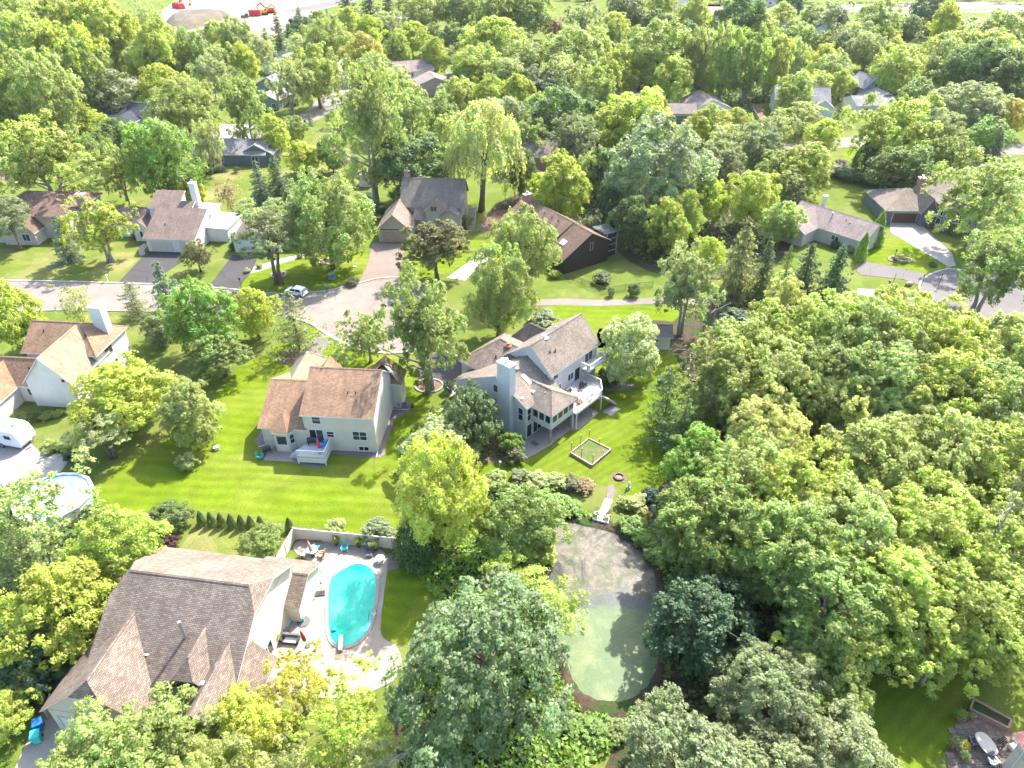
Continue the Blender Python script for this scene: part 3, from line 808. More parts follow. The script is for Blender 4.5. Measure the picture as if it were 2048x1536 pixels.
def loc2w(h, x, y, z=0.0):
    return h.root.matrix_basis @ Vector((x, y, z)) if False else Vector((h.root.location.x + x * math.cos(h.root.rotation_euler.z) - y * math.sin(h.root.rotation_euler.z), h.root.location.y + x * math.sin(h.root.rotation_euler.z) + y * math.cos(h.root.rotation_euler.z), h.root.location.z + z))

# --- the grey house by the pond: u along the ridge, v towards the garden (local x = v, local y = u)
h = House('house', 'pale grey house with tall square chimney and decks above the pond garden', 'house', 1.75, 73.1, -41.0, SD_BLUE, SH_GREY, M['white'])
h.gable(-12.4, 0, 0, 6.3, 0, 5.1, 7.7, 'y', 0.3, 0.2, yr=-5.0, ze2=3.9)
h.gable(-8.6, -0.9, 6.2, 16.6, 0, 6.75, 9.9, 'y', 0.35, 0.35, yr=-4.2, ze2=6.6)
h.gable(-14.2, -6.5, 2.9, 12.2, 0, 4.9, 7.3, 'x', 0.35, 0.3, hip=(3.2, 0), mat=SH_WARM)
h.gable(-12.2, -7.0, 11.8, 15.2, 0, 5.6, 7.4, 'x', 0.3, 0.3, hip=(1.6, 0), mat=SH_WARM)
# chimney tower
ch = MB(); ch.box(-4.15, -2.05, -0.75, 0.35, 0, 10.6); o = h.part('chimney', ch, SD_BLUE, 'tall chimney clad in grey siding')
c2 = MB(); c2.box(-4.22, -1.98, -.82, .42, 10.603, 10.75); h.part('chimney_cap', c2, M['white'], None, o)
c3 = MB(); c3.tube([(-3.1, -.2, 10.7), (-3.1, -.2, 11.2)], .17, 10); c3.tube([(-3.1, -.2, 11.22), (-3.1, -.2, 11.34)], .28, 10); h.part('flue', c3, M['metal'], None, o)
# sunroom on posts
SU = (0.02, 3.1, 1.3, 6.1)
h.W.box(SU[0], SU[1], SU[2], SU[3], 2.35, 4.85)
zb, ov = 4.85, .38
h.roof([(-1.2, SU[2] - ov, 4.72), (SU[1] + ov, SU[2] - ov, 4.72), (SU[1] + ov, SU[3] + ov, 4.72), (-1.2, SU[3] + ov, 4.72), (1.2, 3.7, 6.35), (-2.4, 3.7, 6.35)], [(0, 1, 4, 5), (1, 2, 4), (2, 3, 5, 4)], caps=((4, 5), (1, 4), (2, 4)), label='hipped sunroom roof')
for k in range(3): h.window('W' if False else 'S', SU[2], SU[0] + .55 + k * 1.0, 3.25, .8, 1.3)
for k in range(4): h.window('E', SU[1], SU[2] + .7 + k * 1.14, 3.25, .95, 1.3)
ps = MB(); ps.box(2.85, 3.03, 1.4, 1.58, 0, 2.36); ps.box(2.85, 3.03, 5.8, 5.98, 0, 2.36); h.part('post', ps, M['wood'])
# windows and doors of the wing
h.window('S', 0, -0.85, 2.75, .75, 1.9, 1, 2); h.window('E', 0, .65, 2.75, .7, 1.9, 1, 2)
h.window('E', 0, .72, .08, .95, 2.0, 1, 1, name='sliding_door'); h.window('E', 0, 2.4, .1, 1.7, 2.0, 2, 1, name='sliding_door')
h.window('S', 6.2, -2.05, 5.35, 1.15, .95); h.window('E', -.9, 7.2, 5.4, 1.0, .8)
h.window('E', -.9, 10.6, 3.5, 1.2, 1.1, 2, 1); h.window('E', -.9, 15.2, 3.1, 1.1, 1.1, 2, 1)
h.window('E', -.9, 14.6, 4.66, 1.7, 1.75, 2, 1, name='sliding_door'); h.window('E', -.9, 12.1, 2.7, 1.2, 2.05, 1, 1, name='sliding_door')
h.window('S', 0.0, -5.0, 5.2, 1.0, 1.1); h.window('E', -.9, 7.9, 2.9, 1.0, 1.2)
# skylight, vents, dish
sk = MB()
def on_wing(v): return 5.1 + 0.52 * (0 - v) + .17
for (v0, v1, u0, u1, dz) in ((-3.3, -1.9, 2.9, 3.5, .10),):
    a = [(v0, u0, on_wing(v0) + dz), (v1, u0, on_wing(v1) + dz), (v1, u1, on_wing(v1) + dz), (v0, u1, on_wing(v0) + dz)]
    b = [(x, y, z - .2) for x, y, z in a]
    sk.poly(a, 0)
    for k in range(4): sk.poly([b[k], b[(k + 1) % 4], a[(k + 1) % 4], a[k]], 1)
h.part('skylight', sk, [M['white'], M['trim']])
h.vent(-4.2, 3.2, 7.5, .2, box=True); h.vent(-.9, 2.5, 5.75, .15, box=True, mat=M['white']); h.vent(-1.1, .5, 5.7, box=True, mat=M['white']); h.vent(.6, 3.1, 6.0, .2, mat=M['metal'])
h.vent(-2.6, 8.0, 8.5, .4); h.vent(-2.4, 8.9, 8.45, .35); h.vent(-4.3, 8.8, 9.9, .25, .3, M['metal']); h.vent(-5.0, 12.2, 9.4, .3, .12, M['metal'])
h.vent(-9.2, 7.2, 7.4, .3, .28, M['terracotta']); h.vent(-9.6, 5.0, 6.3, .3)
# deck, balcony
dk = deck(h, [(3.12, 6.0), (3.7, 6.0), (3.7, 11.6), (2.2, 13.4), (-.85, 13.4), (-.85, 6.15), (0.0, 6.12)], 2.55, DECKM2, gaps=(4, 5, 6, 0))
st = MB()
for k in range(9): st.box(3.75 + .0, 4.75, 11.7 + .27 * k, 11.97 + .27 * k, max(0, 2.0 - .26 * k), 2.3 - .26 * k)
h.part('steps', st, M['wood'], None, dk)
dk = deck(h, [(-.85, 12.6), (.75, 12.6), (.75, 16.4), (-.85, 16.4)], 4.6, DECKM2, gaps=(3,), posts=False, name='balcony')
h.garage_door('W', -14.2, 6.2, 4.8)
h.pipe([(-.82, 6.3, 6.6), (-.82, 6.3, 2.6)]); h.pipe([(.08, .08, 5.0), (.08, .08, .1)]); h.pipe([(-12.46, .05, 3.7), (-12.46, .05, .1)])
h.done()
HC = h

# --- the big house with the swimming pool
y8 = math.radians(-8.5)
h = House('house', 'big cream house with steep brown roofs and a gable dormer beside the swimming pool', 'house', 38 * math.sin(-y8) * 1.0, 38 * math.cos(y8), -8.5, SD_CREAM, SH_WARM, M['vinyl'])
# local origin: x' = 0, y' = 38
h.gable(-41.0, -28.3, -8.7, 5.6, 0, 3.7, 9.0, 'x', 0.35, 0.45, jerk=(.36, .36), yr=0, ze2=5.58)
h.gable(-43.4, -34.0, -10.2, -1.2, 0, 3.45, 7.2, 'y', 0.4, 0.4, jerk=(.3, 0))
h.gable(-33.55, -30.2, -7.4, -2.3, 3.5, 5.0, 6.95, 'y', 0.3, 0.35, jerk=(.55, 0), label='dormer roof above an arched window')
h.gable(-32.2, -26.6, -10.5, -3.2, 0, 3.6, 6.45, 'y', 0.35, 0.3)
h.gable(-32.3, -27.0, 3.2, 8.4, 0, 2.6, 4.0, 'x', 0.35, 0.3, label='low roof of the pool room')
h.gable(-28.4, -25.6, -9.5, -4.8, 0, 2.8, 4.4, 'x', 0.35, 0.3)
# arched dormer window
am = MB(); pts = [(1.1 * math.cos(t), .72 * math.sin(t)) for t in np.linspace(0, math.pi, 13)]
yf = -7.44
for i in range(12):
    a, b = pts[i], pts[i + 1]
    a2, b2 = (a[0] * 1.28, a[1] * 1.32), (b[0] * 1.28, b[1] * 1.32)
    am.poly([(-31.87 + a2[0], yf - .06, 4.55 + a2[1]), (-31.87 + a[0], yf - .06, 4.55 + a[1]), (-31.87 + b[0], yf - .06, 4.55 + b[1]), (-31.87 + b2[0], yf - .06, 4.55 + b2[1])])
    am.poly([(-31.87 + a2[0], yf, 4.55 + a2[1]), (-31.87 + a2[0], yf - .06, 4.55 + a2[1]), (-31.87 + b2[0], yf - .06, 4.55 + b2[1]), (-31.87 + b2[0], yf, 4.55 + b2[1])])
o = h.part('window', am, m_plain('brown_arch_trim', (0.12, 0.075, 0.07), .7), 'arched dormer window with brown surround')
gm = MB(); gm.poly([(-31.87 + a, yf - .03, 4.55 + b) for a, b in pts[::-1]]); h.part('pane', gm, M['glass'], None, o)
h.vent(-33.4, -4.2, 6.3, 2.4, .15, M['metal']); h.vent(-36.4, -5.6, 5.5, .3, box=True, mat=M['white']); h.vent(-35.9, -6.2, 5.0, .4)
h.vent(-29.6, -6.0, 6.0, box=True, mat=M['white']); h.vent(-30.2, -7.6, 5.7, box=True, mat=M['white'])
h.vent(-37.0, 3.6, 6.55, .3); h.vent(-33.2, 3.2, 6.8, .3); h.vent(-32.8, 2.6, 7.2, .15, .05, M['metal'])
h.window('E', -28.3, 4.6, .3, .8, 1.9, 1, 1, mat=M['vinyl']); h.window('E', -28.3, -1.2, .5, 1.6, 1.7, 2, 1); h.window('E', -28.3, -4.2, .05, .95, 2.1, 1, 1, name='door')
h.garage_door('S', -10.2, -40.4, 4.6); h.window('S', -10.2, -36.2, 1.0, 1.2, 1.3)
h.done()
HD = h

# --- reddish tan house at the left with the pale cross roof
h = House('house', 'white house with reddish brown roof and pale cross gable at the left edge', 'house', -58.5, 85.4, -5.5, SD_WHITE, SH_TAN2, M['white'])
h.gable(-10.4, 0, 0, 7.6, 0, 5.3, 7.9, 'x', 0.4, 0.4, hip=(0, 3.4), yr=3.8)
h.gable(-6.9, -0.2, -5.6, 2.5, 0, 4.2, 8.0, 'y', 0.35, 0.35, label='pale sage cross gable roof', mat=SH_PALE)
h.gable(-12.8, -4.6, -4.8, 0.6, 0, 3.0, 5.4, 'x', 0.35, 0.3)
h.gable(-14.5, -9.2, -9.6, -2.2, 0, 2.8, 5.0, 'y', 0.3, 0.3)
h.chimney(-1.3, 5.2, 1.8, 1.3, 0, 10.0, SD_WHITE, 'broad white chimney')
h.window('E', 0, 2.9, 3.6, 1.5, 1.35, 2, 2, mat=M['wood']); h.window('E', 0, 3.3, .8, 1.3, 1.4, 2, 1); h.window('S', -5.6, -1.4, 4.3, .5, .5)
h.window('S', -4.8, -7.6, 1.2, .9, 1.0, 1, 2)
for x, y, z in ((-8.4, 2.4, 7.1), (-2.0, 2.0, 6.9), (-7.7, -3.4, 4.7)): h.vent(x, y, z, .35)
ps = MB()
for a, b in (((-.4, -5.2, 1.3), (1.6, -5.2, 1.3)), ((1.6, -5.2, 1.3), (1.6, -3.0, 1.3)), ((-.4, -5.2, .25), (1.6, -5.2, .25)), ((-.4, -5.2, 0), (-.4, -5.2, 1.4)), ((1.6, -5.2, 0), (1.6, -5.2, 1.4))): ps.beam(a, b, .1, .1)
h.part('porch_railing', ps, M['redwood'])
h.done()

# --- white house with the long mauve roof and double garage across the street
h = House('house', 'white house with long brown sloping roof above two garage doors', 'house', -71.1, 131.0, -4.0, SD_WHITE, SH_MAUVE, M['white'])
h.roof([(-.4, -.5, 2.75), (10.1, -.5, 2.75), (10.1, 7.6, 6.0), (6.9, 7.6, 6.0), (6.9, 9.4, 6.7), (3.9, 9.4, 6.7), (3.9, 12.2, 7.8), (-2.2, 12.2, 7.8), (-2.2, 7.2, 5.85), (-.4, 7.2, 5.85)], [(0, 1, 2, 3, 4, 5, 6, 7, 8, 9)])
h.W.poly([(0, 0, 0), (9.8, 0, 0), (9.8, 0, 2.9), (0, 0, 2.9)]); h.W.poly([(9.8, 0, 0), (9.8, 12, 0), (9.8, 7.4, 5.85), (9.8, 0, 2.9)])
h.W.poly([(0, 12, 0), (0, 0, 0), (0, 0, 2.9), (0, 7.2, 5.7), (0, 12, 7.6)]); h.W.box(-2.0, 3.6, 7.4, 12.0, 0, 5.7)
h.W.poly([(3.6, 9.4, 0), (3.6, 12, 0), (3.6, 12, 7.6), (3.6, 9.4, 6.6)])
h.box(9.81, 14.0, 5.5, 13.0, 0, 2.9); h.box(6.6, 9.8, 7.7, 13.0, 0, 4.9)
h.roof([(9.7, 5.2, 3.0), (14.3, 5.2, 2.7), (14.3, 13.3, 2.7), (9.7, 13.3, 3.0)], [(0, 1, 2, 3)], mat=M['white'], name='porch_roof', label='flat white porch roof')
h.roof([(6.4, 7.75, 4.9), (10.2, 7.75, 4.7), (10.2, 13.3, 4.7), (6.4, 13.3, 4.9)], [(0, 1, 2, 3)], mat=M['white'], name='terrace_roof', label='flat white terrace roof')
h.gable(-9.5, -1.9, 6.6, 12.8, 0, 2.7, 5.0, 'x', 0.35, 0.3)
h.gable(-4.9, -1.8, 4.6, 9.0, 0, 2.6, 4.2, 'y', 0.3, 0.2)
h.chimney(6.2, 11.3, 1.2, 1.2, 0, 9.9, SD_WHITE, 'tall white chimney')
h.window('W', -2.0, 9.0, 3.3, 2.0, 1.9, 3, 1); h.window('S', 4.6, -3.4, .7, .6, 1.4)
h.garage_door('S', 0, 3.0, 4.6, mat=M['vinyl']); h.garage_door('S', 0, 7.8, 2.7, mat=M['vinyl'])
h.vent(3, 3, 4.4, .3); h.done()

# --- house with a brown hip roof at the left edge
h = House('house', 'tan brick house with brown hipped roof behind the small blue spruce', 'house', -94.3, 137.3, -2.5, m_brick('beige_brick', (0.36, 0.31, 0.25), (0.44, 0.38, 0.31)), SH_BROWN, M['vinyl'])
h.hiproof(-10.5, 5.8, 0, 12.5, 0, 4.9, 7.4, 'x', .5)
h.gable(-6.5, 0.1, -3.4, 6.0, 0, 2.9, 6.9, 'y', .35, .4)
h.hiproof(-12.5, -5.5, -2.5, 5, 0, 2.8, 4.8, 'y', .4)
h.chimney(6.8, 4.6, 1.7, 1.1, 0, 7.6, BRICK2, 'broad brown brick chimney')
for z in (3.3, .9): h.window('S', 0, 3.0, z, 1.4, 1.2, 2, 1)
h.window('S', -3.4, -1.8, .9, 1.4, 1.4, 2, 1)
for x, y, z in ((-3.2, 1.6, 6.6), (-3.4, .0, 6.7), (-2.2, -1.0, 5.9)): h.vent(x, y, z, .3, box=True, mat=M['white'])
h.done()

# --- house hidden behind the two big trees
h = House('house', 'white house mostly hidden behind the dark maple and the grey green tree', 'house', -54.0, 130.5, 2.0, SD_WHITE, SH_MAUVE, M['white'])
h.gable(0, 7.5, 0, 9, 0, 2.8, 5.0, 'y', .35, .3); h.gable(7.5, 19, 1.5, 10.5, 0, 3.0, 5.6, 'x', .4, .3)
h.garage_door('S', 0, 3.7, 4.8); h.window('S', 1.5, 15.6, .6, 1.6, 1.6, 3, 1); h.window('S', 1.5, 11.0, .05, 1.0, 2.1, 1, 1, name='door'); h.done()

# --- tudor style house at the end of the tan drive
h = House('house', 'taupe tudor style house with steep grey roof at the top of the tan drive', 'house', -22.8, 141.5, -3.0, SD_TAUPE, SH_GREY, M['tan'])
h.gable(0, 12.6, 1.2, 10.6, 0, 4.9, 8.9, 'x', .4, .35)
h.gable(-3.6, 2.9, -6.2, 4.0, 0, 2.75, 5.7, 'y', .35, .4)
h.gable(5.2, 10.0, -.9, 5.0, 0, 4.6, 6.7, 'y', .3, .35)
h.gable(8.3, 12.4, -1.6, 3.0, 0, 3.6, 5.2, 'y', .3, .3)
h.roof([(2.7, -1.6, 2.9), (5.4, -1.6, 2.9), (5.4, 2.4, 5.3), (2.7, 2.4, 5.3)], [(0, 1, 2, 3)])
h.box(2.8, 5.3, -.2, 1.2, 0, 3.2)
h.chimney(.7, 6.9, 1.2, 1.2, 0, 10.2, BRICK2, 'square chimney at the left end of the ridge')
h.garage_door('S', -6.2, -.2, 4.6, mat=M['tan'], trim=M['wood'])
h.window('S', -.9, 7.0, 4.6, 1.2, .9, 2, 1, mat=M['wood']); h.window('E', 12.6, 5.2, 5.6, .7, 1.0); h.window('E', 12.6, 7.0, 2.6, .8, 1.2); h.window('S', 1.2, 4.0, 4.0, 1.0, .8, 1, 1, mat=M['wood'])
tb = MB()
for a, b in (((3.0, 1.14, 3.6), (5.2, 1.14, 3.6)), ((3.0, 1.14, 4.9), (5.2, 1.14, 4.9)), ((3.1, 1.14, 3.6), (4.2, 1.14, 4.9)), ((5.1, 1.14, 3.6), (4.2, 1.14, 4.9)), ((-3.6, -6.25, 2.7), (2.9, -6.25, 2.7))): tb.beam(a, b, .1, .16)
h.part('timber_framing', tb, m_plain('dark_timber', (.05, .03, .022), .8))
st = MB()
for k in range(11): st.box(13.6, 15.0, 5.6 - .55 * k, 6.1 - .55 * k, max(0, 2.6 - .27 * k), 2.8 - .27 * k)
st.beam((13.55, 6, 3.7), (13.55, -.2, .95), .08, .08); st.beam((15.05, 6, 3.7), (15.05, -.2, .95), .08, .08)
for k in range(5):
    for x in (13.55, 15.05): st.box(x - .05, x + .05, 5.9 - 1.5 * k, 6.0 - 1.5 * k, 0, 3.7 - .66 * k)
h.part('outside_stairs', st, M['wood'], 'wooden stairs down the right side')
h.done()

# --- dark brown house among the trees
h = House('house', 'dark brown board house with long brown roof and skylight under the tall trees', 'house', 9.6, 121.0, 34.0, SD_BROWN, SH_BROWN, M['wood'], z=-0.1)
h.gable(0, 10.4, 0, 5.6, 0, 4.4, 6.75, 'y', .4, .3, yr=6.0, ze2=3.3)
h.gable(1.2, 10.4, 5.5, 21.0, 0, 4.4, 6.95, 'y', .4, .3, yr=6.0)
h.roof([(10.3, .9, 5.1), (13.6, .9, 5.0), (13.6, 5.0, 5.0), (10.3, 5.0, 5.1)], [(0, 1, 2, 3)], mat=m_plain('mossy_metal', (.075, .09, .08), .95, .03), name='porch_roof', label='greenish flat porch roof')
pf = MB()
for x in (10.8, 13.4):
    for y in (1.1, 4.8): pf.box(x - .08, x + .08, y - .08, y + .08, 0, 5.0)
for z in (1.3, 2.6, 3.8): pf.box(10.7, 13.5, 1.06, 1.14, z, z + .12); pf.box(13.36, 13.44, 1.1, 4.8, z, z + .12)
po = h.part('screen_porch', pf, M['wood']); gl = MB(); gl.box(10.5, 13.35, 1.2, 1.22, .2, 4.9); h.part('screen', gl, M['glass'], None, po)
h.chimney(5.2, 19.4, 1.7, 1.1, 0, 8.3, BRICK, 'red brick chimney at the far end')
sk = MB(); zz = lambda x: 3.3 + (6.75 - 3.3) / 6.0 * x + .17
a = [(1.6, 2.6, zz(1.6) + .1), (2.6, 2.6, zz(2.6) + .1), (2.6, 4.0, zz(2.6) + .1), (1.6, 4.0, zz(1.6) + .1)]; b = [(x, y, z - .2) for x, y, z in a]
sk.poly(a)
for k in range(4): sk.poly([b[k], b[(k + 1) % 4], a[(k + 1) % 4], a[k]], 1)
h.part('skylight', sk, [M['white'], M['wood']])
h.window('S', 0, 6.2, 3.4, .5, 1.4, 1, 1, mat=M['wood'])
for y in (8, 10, 12.5): h.vent(4.4, y, 6.7, .4)
h.vent(6.0, 8.6, 6.4, box=True); h.vent(6.0, 12, 6.4, box=True)
h.done()

# --- beige ranch house at the right
yw = math.degrees(math.atan2(132.9 - 143.7, 70.1 - 60.6))
h = House('house', 'beige ranch house with pinkish brown roof behind the row of spruces', 'house', 70.1, 132.9, yw, SD_BEIGE, SH_PINK, M['white'])
h.gable(-15.0, 1.0, -4.4, 4.4, 0, 2.9, 5.1, 'x', .4, .35)
h.gable(-15.5, -8.6, -9.6, 0, 0, 2.9, 4.95, 'y', .4, .35)
h.chimney(-12.2, 3.6, .7, .7, 0, 6.2, M['vinyl'], 'slim cream chimney', flue=False)
h.window('S', -4.4, -4.6, 1.3, 1.5, .8, 2, 1); h.window('E', 1.0, -2.2, .9, .9, 1.4, 1, 2); h.window('E', 1.0, 1.8, .9, .9, 1.4, 1, 2); h.window('S', -9.6, -12.4, .6, .9, 1.4)
h.vent(-7.6, -1.4, 4.5, .9, .12, M['metal']); h.vent(-4.6, -1.4, 4.5, .3); h.vent(-3.6, -1.8, 4.3, .3)
h.done()

# --- grey blue house with the brown garage door
h = House('house', 'blue grey house with brown garage door at the top of the white drive', 'house', 78.9, 145.4, -1.5, SD_GREY, SH_GREY, M['vinyl'])
h.hiproof(0, 11.5, 0, 11.5, 0, 2.9, 5.4, 'x', .5)
h.gable(6.6, 9.4, -1.6, 6.5, 0, 3.3, 5.9, 'y', .35, .3)
h.gable(9.6, 18, -5.0, 6.5, 0, 5.0, 7.2, 'y', .4, .35)
h.chimney(8.7, 6.8, 1.3, 1.0, 0, 7.4, BRICK, 'red brick chimney')
h.garage_door('S', 0, 4.0, 5.0, mat=m_plain('brown_door', (.075, .04, .033), .6), trim=M['vinyl'])
for z in (.8, 3.0): h.window('W', 9.6, -2.9, z, 1.5, 1.5, 1, 1)
h.window('S', 0, 7.1 - .2, .9, .0 + .5, 1.4); h.window('S', -5, 13.4, 1.2, 1.8, 1.6, 2, 1)
ps = MB(); ps.box(8.0, 8.3, -2.6, -2.3, 0, 3.2); h.part('porch_post', ps, M['redwood'])
h.done()

# --- smaller and farther houses: (name, label, px, py, yaw, [blocks], wall, roof)
def far_house(label, px, py, yaw, blocks, wall, roof, trim=None, wins=(), chim=None, doors=(), name='house', cat='house'):
    p = P(px, py)
    h = House(name, label, cat, p.x, p.y, yaw, wall, roof, trim or M['white'])
    for b in blocks:
        kind, x0, x1, y0, y1, z0, ze, zr, ax = b
        if kind == 'g': h.gable(x0, x1, y0, y1, z0, ze, zr, ax, .4, .3)
        else: h.hiproof(x0, x1, y0, y1, z0, ze, zr, ax, .45)
    for w in wins: h.window(*w)
    for d in doors: h.garage_door(*d[:5], **(d[5] if len(d) > 5 else {}))
    if chim: h.chimney(*chim)
    h.done()
    return h
far_house('blue grey ranch house with pale grey roof in front of the white drive', 436, 331, -2, [('g', -6, 12.5, 0, 10, 0, 2.9, 5.2, 'x'), ('g', 6.0, 14, 1, 8, 0, 2.9, 5.0, 'y')], SD_GREY, SH_LIGHT,
          wins=(('S', 0, 9.9, .3, 1.6, 2.1, 2, 1), ('S', 0, 1.2, 1.0, 1.2, 1.1, 2, 1), ('S', 0, -3.5, 1.0, 1.2, 1.1, 2, 1)))
far_house('house with a dark slate roof among the trees at the left', 213, 255, -3, [('g', 0, 15, 0, 8, 0, 3.6, 5.9, 'x'), ('g', 5, 11, -4, 3, 0, 2.8, 4.6, 'y')], SD_WHITE, SH_SLATE, wins=(('S', 0, 2.2, 1.2, 1.4, 1.2, 2, 1), ('S', 0, 13, 1.2, 1.4, 1.2, 2, 1)))
far_house('two storey house with a white roof behind the multi stemmed maple', 506, 206, -14, [('g', 0, 9.5, 3, 16, 0, 5.0, 7.4, 'y'), ('g', 4, 13, -6.5, 3.5, 0, 3.0, 4.8, 'y')], SD_SAGE, SH_LIGHT, wins=(('S', 3, 2.6, 1.4, 1.1, 1.2, 2, 1), ('S', -6.5, 11.4, .5, 1.2, 1.5, 2, 1)))
far_house('house with a white roof, second of the row by the street', 529, 148, -14, [('g', 0, 11, 0, 15, 0, 3.4, 5.6, 'y')], SD_WHITE, SH_LIGHT, wins=(('S', 0, 5.5, 1.0, 1.4, 1.2, 2, 1),))
far_house('house with a white roof, third of the row by the street', 552, 124, -14, [('g', 0, 12, 0, 16, 0, 3.0, 5.2, 'y')], SD_WHITE, SH_LIGHT, wins=(('S', 0, 5.5, 1.0, 1.4, 1.2, 2, 1),))
far_house('far house with a white roof next to the dark spruces', 566, 104, -14, [('g', 0, 12, 0, 12, 0, 3.0, 5.2, 'x')], SD_WHITE, SH_LIGHT, wins=(('S', 0, 5.5, 1.0, 1.4, 1.2, 2, 1),))
far_house('house with pale roof and white wall behind the brown brick wing', 792, 172, 22, [('g', 0, 14, 0, 10, 0, 4.4, 6.8, 'x')], SD_WHITE, SH_PINK, wins=(('S', 0, 6, 2.6, 1.2, 1.2, 2, 1), ('E', 14, 5, 2.4, 1.1, 1.3, 1, 2)))
far_house('brown brick house with pale roof and end chimney', 848, 192, 16, [('g', -2, 10, 0, 9.5, 0, 3.4, 5.6, 'y')], BRICK2, SH_PINK, chim=(9.6, 3.0, 1.8, 1.2, 0, 6.0, BRICK2, 'broad brown chimney'), wins=(('S', 0, 5.0, 1.1, 1.4, 1.2, 2, 1),))
far_house('red brick house with pinkish tan roof glimpsed beside the willow', 1012, 352, -5, [('g', 0, 12.5, 0, 9, 0, 5.0, 7.4, 'x'), ('h', 3, 11, 7, 14, 0, 4, 6.2, 'x')], BRICK, SH_PINK, wins=(('S', 0, 1.6, 3.4, 1.0, 1.0, 2, 1), ('S', 0, 1.6, .8, 1.0, 1.2, 2, 1)), chim=(12.0, 5.5, 1.1, 1.0, 0, 8.0, BRICK, None))
far_house('small garage with a grey door between the trees', 1333, 247, -1, [('g', 0, 8.4, 0, 7.4, 0, 3.0, 4.8, 'x')], SD_TAUPE, SH_PINK, doors=(('S', 0, 3.9, 4.9, 2.3, {'mat': SD_GREY}),))
far_house('white house with a wide pinkish gable roof next to the small garage', 1384, 240, 8, [('g', 0, 11.5, 0, 12, 0, 3.2, 5.6, 'y')], SD_WHITE, SH_PINK, wins=(('S', 0, 3.0, 1.0, 1.4, 1.2, 2, 1), ('S', 0, 8.0, 1.0, 1.4, 1.2, 2, 1)))
far_house('white house with pale grey roof half hidden by a round lime tree', 1545, 228, -10, [('g', 0, 16, 0, 9.5, 0, 4.4, 7.2, 'x'), ('g', 11, 17, -2.6, 5, 0, 3.0, 5.2, 'y')], SD_WHITE, SH_LIGHT, wins=(('S', 0, 3.6, 1.2, 1.4, 1.2, 2, 1),))
far_house('sage green house with white roof and a row of small evergreens', 1716, 205, 14, [('g', -1, 22, 0, 9.5, 0, 5.0, 7.0, 'x'), ('g', -1, 6, -2.5, 6, 2.0, 5.2, 8.0, 'y')], SD_SAGE, SH_LIGHT, wins=(('S', -2.5, 2.5, 3.4, 2.2, 1.8, 2, 1), ('S', 0, 9.5, 2.4, 1.2, 1.2, 2, 1)), chim=(10.4, 1.2, 1.4, 1.2, 0, 8.4, BRICK2, None))
far_house('grey roofed bungalow behind the broad lime tree', 1710, 232, 8, [('g', 0, 13, 0, 9, 0, 3.0, 4.8, 'x'), ('g', 7.5, 16, 4, 13, 0, 3.2, 5.4, 'y')], SD_WHITE, SH_LIGHT, wins=(('S', 0, 3, 1.0, 1.4, 1.2, 2, 1), ('S', 0, 8, 1.0, 1.4, 1.2, 2, 1)))
far_house('white two storey gable house with grey roof far back at the right', 1622, 92, -18, [('g', 0, 8, 0, 9, 0, 6.6, 9.0, 'y'), ('g', -14, 0, 2, 11, 0, 5.5, 7.8, 'x')], SD_WHITE, SH_SLATE, wins=(('S', 0, 4, 4.6, 1.0, 1.6), ('S', 0, 2.4, 1.6, 1.1, 1.4)))
far_house('dark red house with carport and brick chimney deep among the trees', 1273, 183, 4, [('g', 0, 11, 0, 8, 0, 3.3, 5.0, 'x')], m_siding('dark_red_boards', (0.11, 0.032, 0.028), .2), SH_PINK, chim=(3.4, 3.6, 1.1, .9, 0, 6.8, BRICK, None), doors=(('S', 0, 4.4, 4.8, 2.2, {'mat': M['black']}),))
far_house('far house with pale roof at the top right among the trees', 1925, 66, 25, [('g', 0, 13, 0, 8, 0, 3.2, 5.4, 'x')], SD_WHITE, SH_LIGHT, wins=(('S', 0, 4, 1.0, 1.4, 1.2, 2, 1),))
far_house('small far house with pale gable near the top middle', 1345, 20, 30, [('g', 0, 11, 0, 9, 0, 4.2, 6.8, 'y')], SD_WHITE, SH_LIGHT, wins=(('S', 0, 5.5, 1.0, 1.4, 1.2, 2, 1),))
far_house('far white bungalow beside the pale street at the top', 1500, 12, -4, [('g', 0, 16, 0, 9, 0, 3.0, 4.8, 'x')], SD_WHITE, SH_PINK, wins=(('S', 0, 5.5, 1.0, 1.4, 1.2, 2, 1), ('S', 0, 11, 1.0, 1.4, 1.2, 2, 1)))
far_house('small cream garden shed under the tall ash tree', 719, 374, -3, [('g', 0, 3.3, 0, 2.8, 0, 2.5, 3.2, 'y')], SD_CREAM, SH_LIGHT, M['vinyl'], name='shed', cat='shed', wins=(('S', 0, 1.6, .05, 1.0, 1.9, 1, 1, .09, M['vinyl'], 'door', M['vinyl']),))
h = far_house('white garden shed with grey roof behind the round pale tree', 1297, 699, -2, [('g', 0, 3.2, 0, 3.0, 0, 2.5, 3.5, 'x')], SD_WHITE, SH_GREY, name='shed', cat='shed', wins=(('S', 0, 1.1, 1.45, .5, .42),))
far_house('white house glimpsed at the left between trees below the wood', 428, 128, -8, [('g', 0, 10, 0, 8, 0, 3.0, 5.0, 'x')], SD_WHITE, SH_LIGHT, wins=(('S', 0, 5.5, 1.0, 1.4, 1.2, 2, 1),))
# corner of the house whose eave just enters the picture at the bottom right
p = P(2046, 1500, 5.0)
h = House('house', 'dark red roof corner of a house at the bottom right edge', 'house', p.x + .35, p.y - 6.5, 0.0, SD_CREAM, m_shingle('dark_red_shingles', (0.17, 0.075, 0.07), (0.24, 0.12, 0.11)), M['white'])
h.gable(0.6, 9, -4, 7.8, 0, 4.7, 6.6, 'y', .6, .3); h.window('W', .6, 5.0, 1.0, 1.4, 1.3, 2, 1); h.pipe([(.5, 7.0, 4.4), (.5, 7.0, .2)])
h.done()
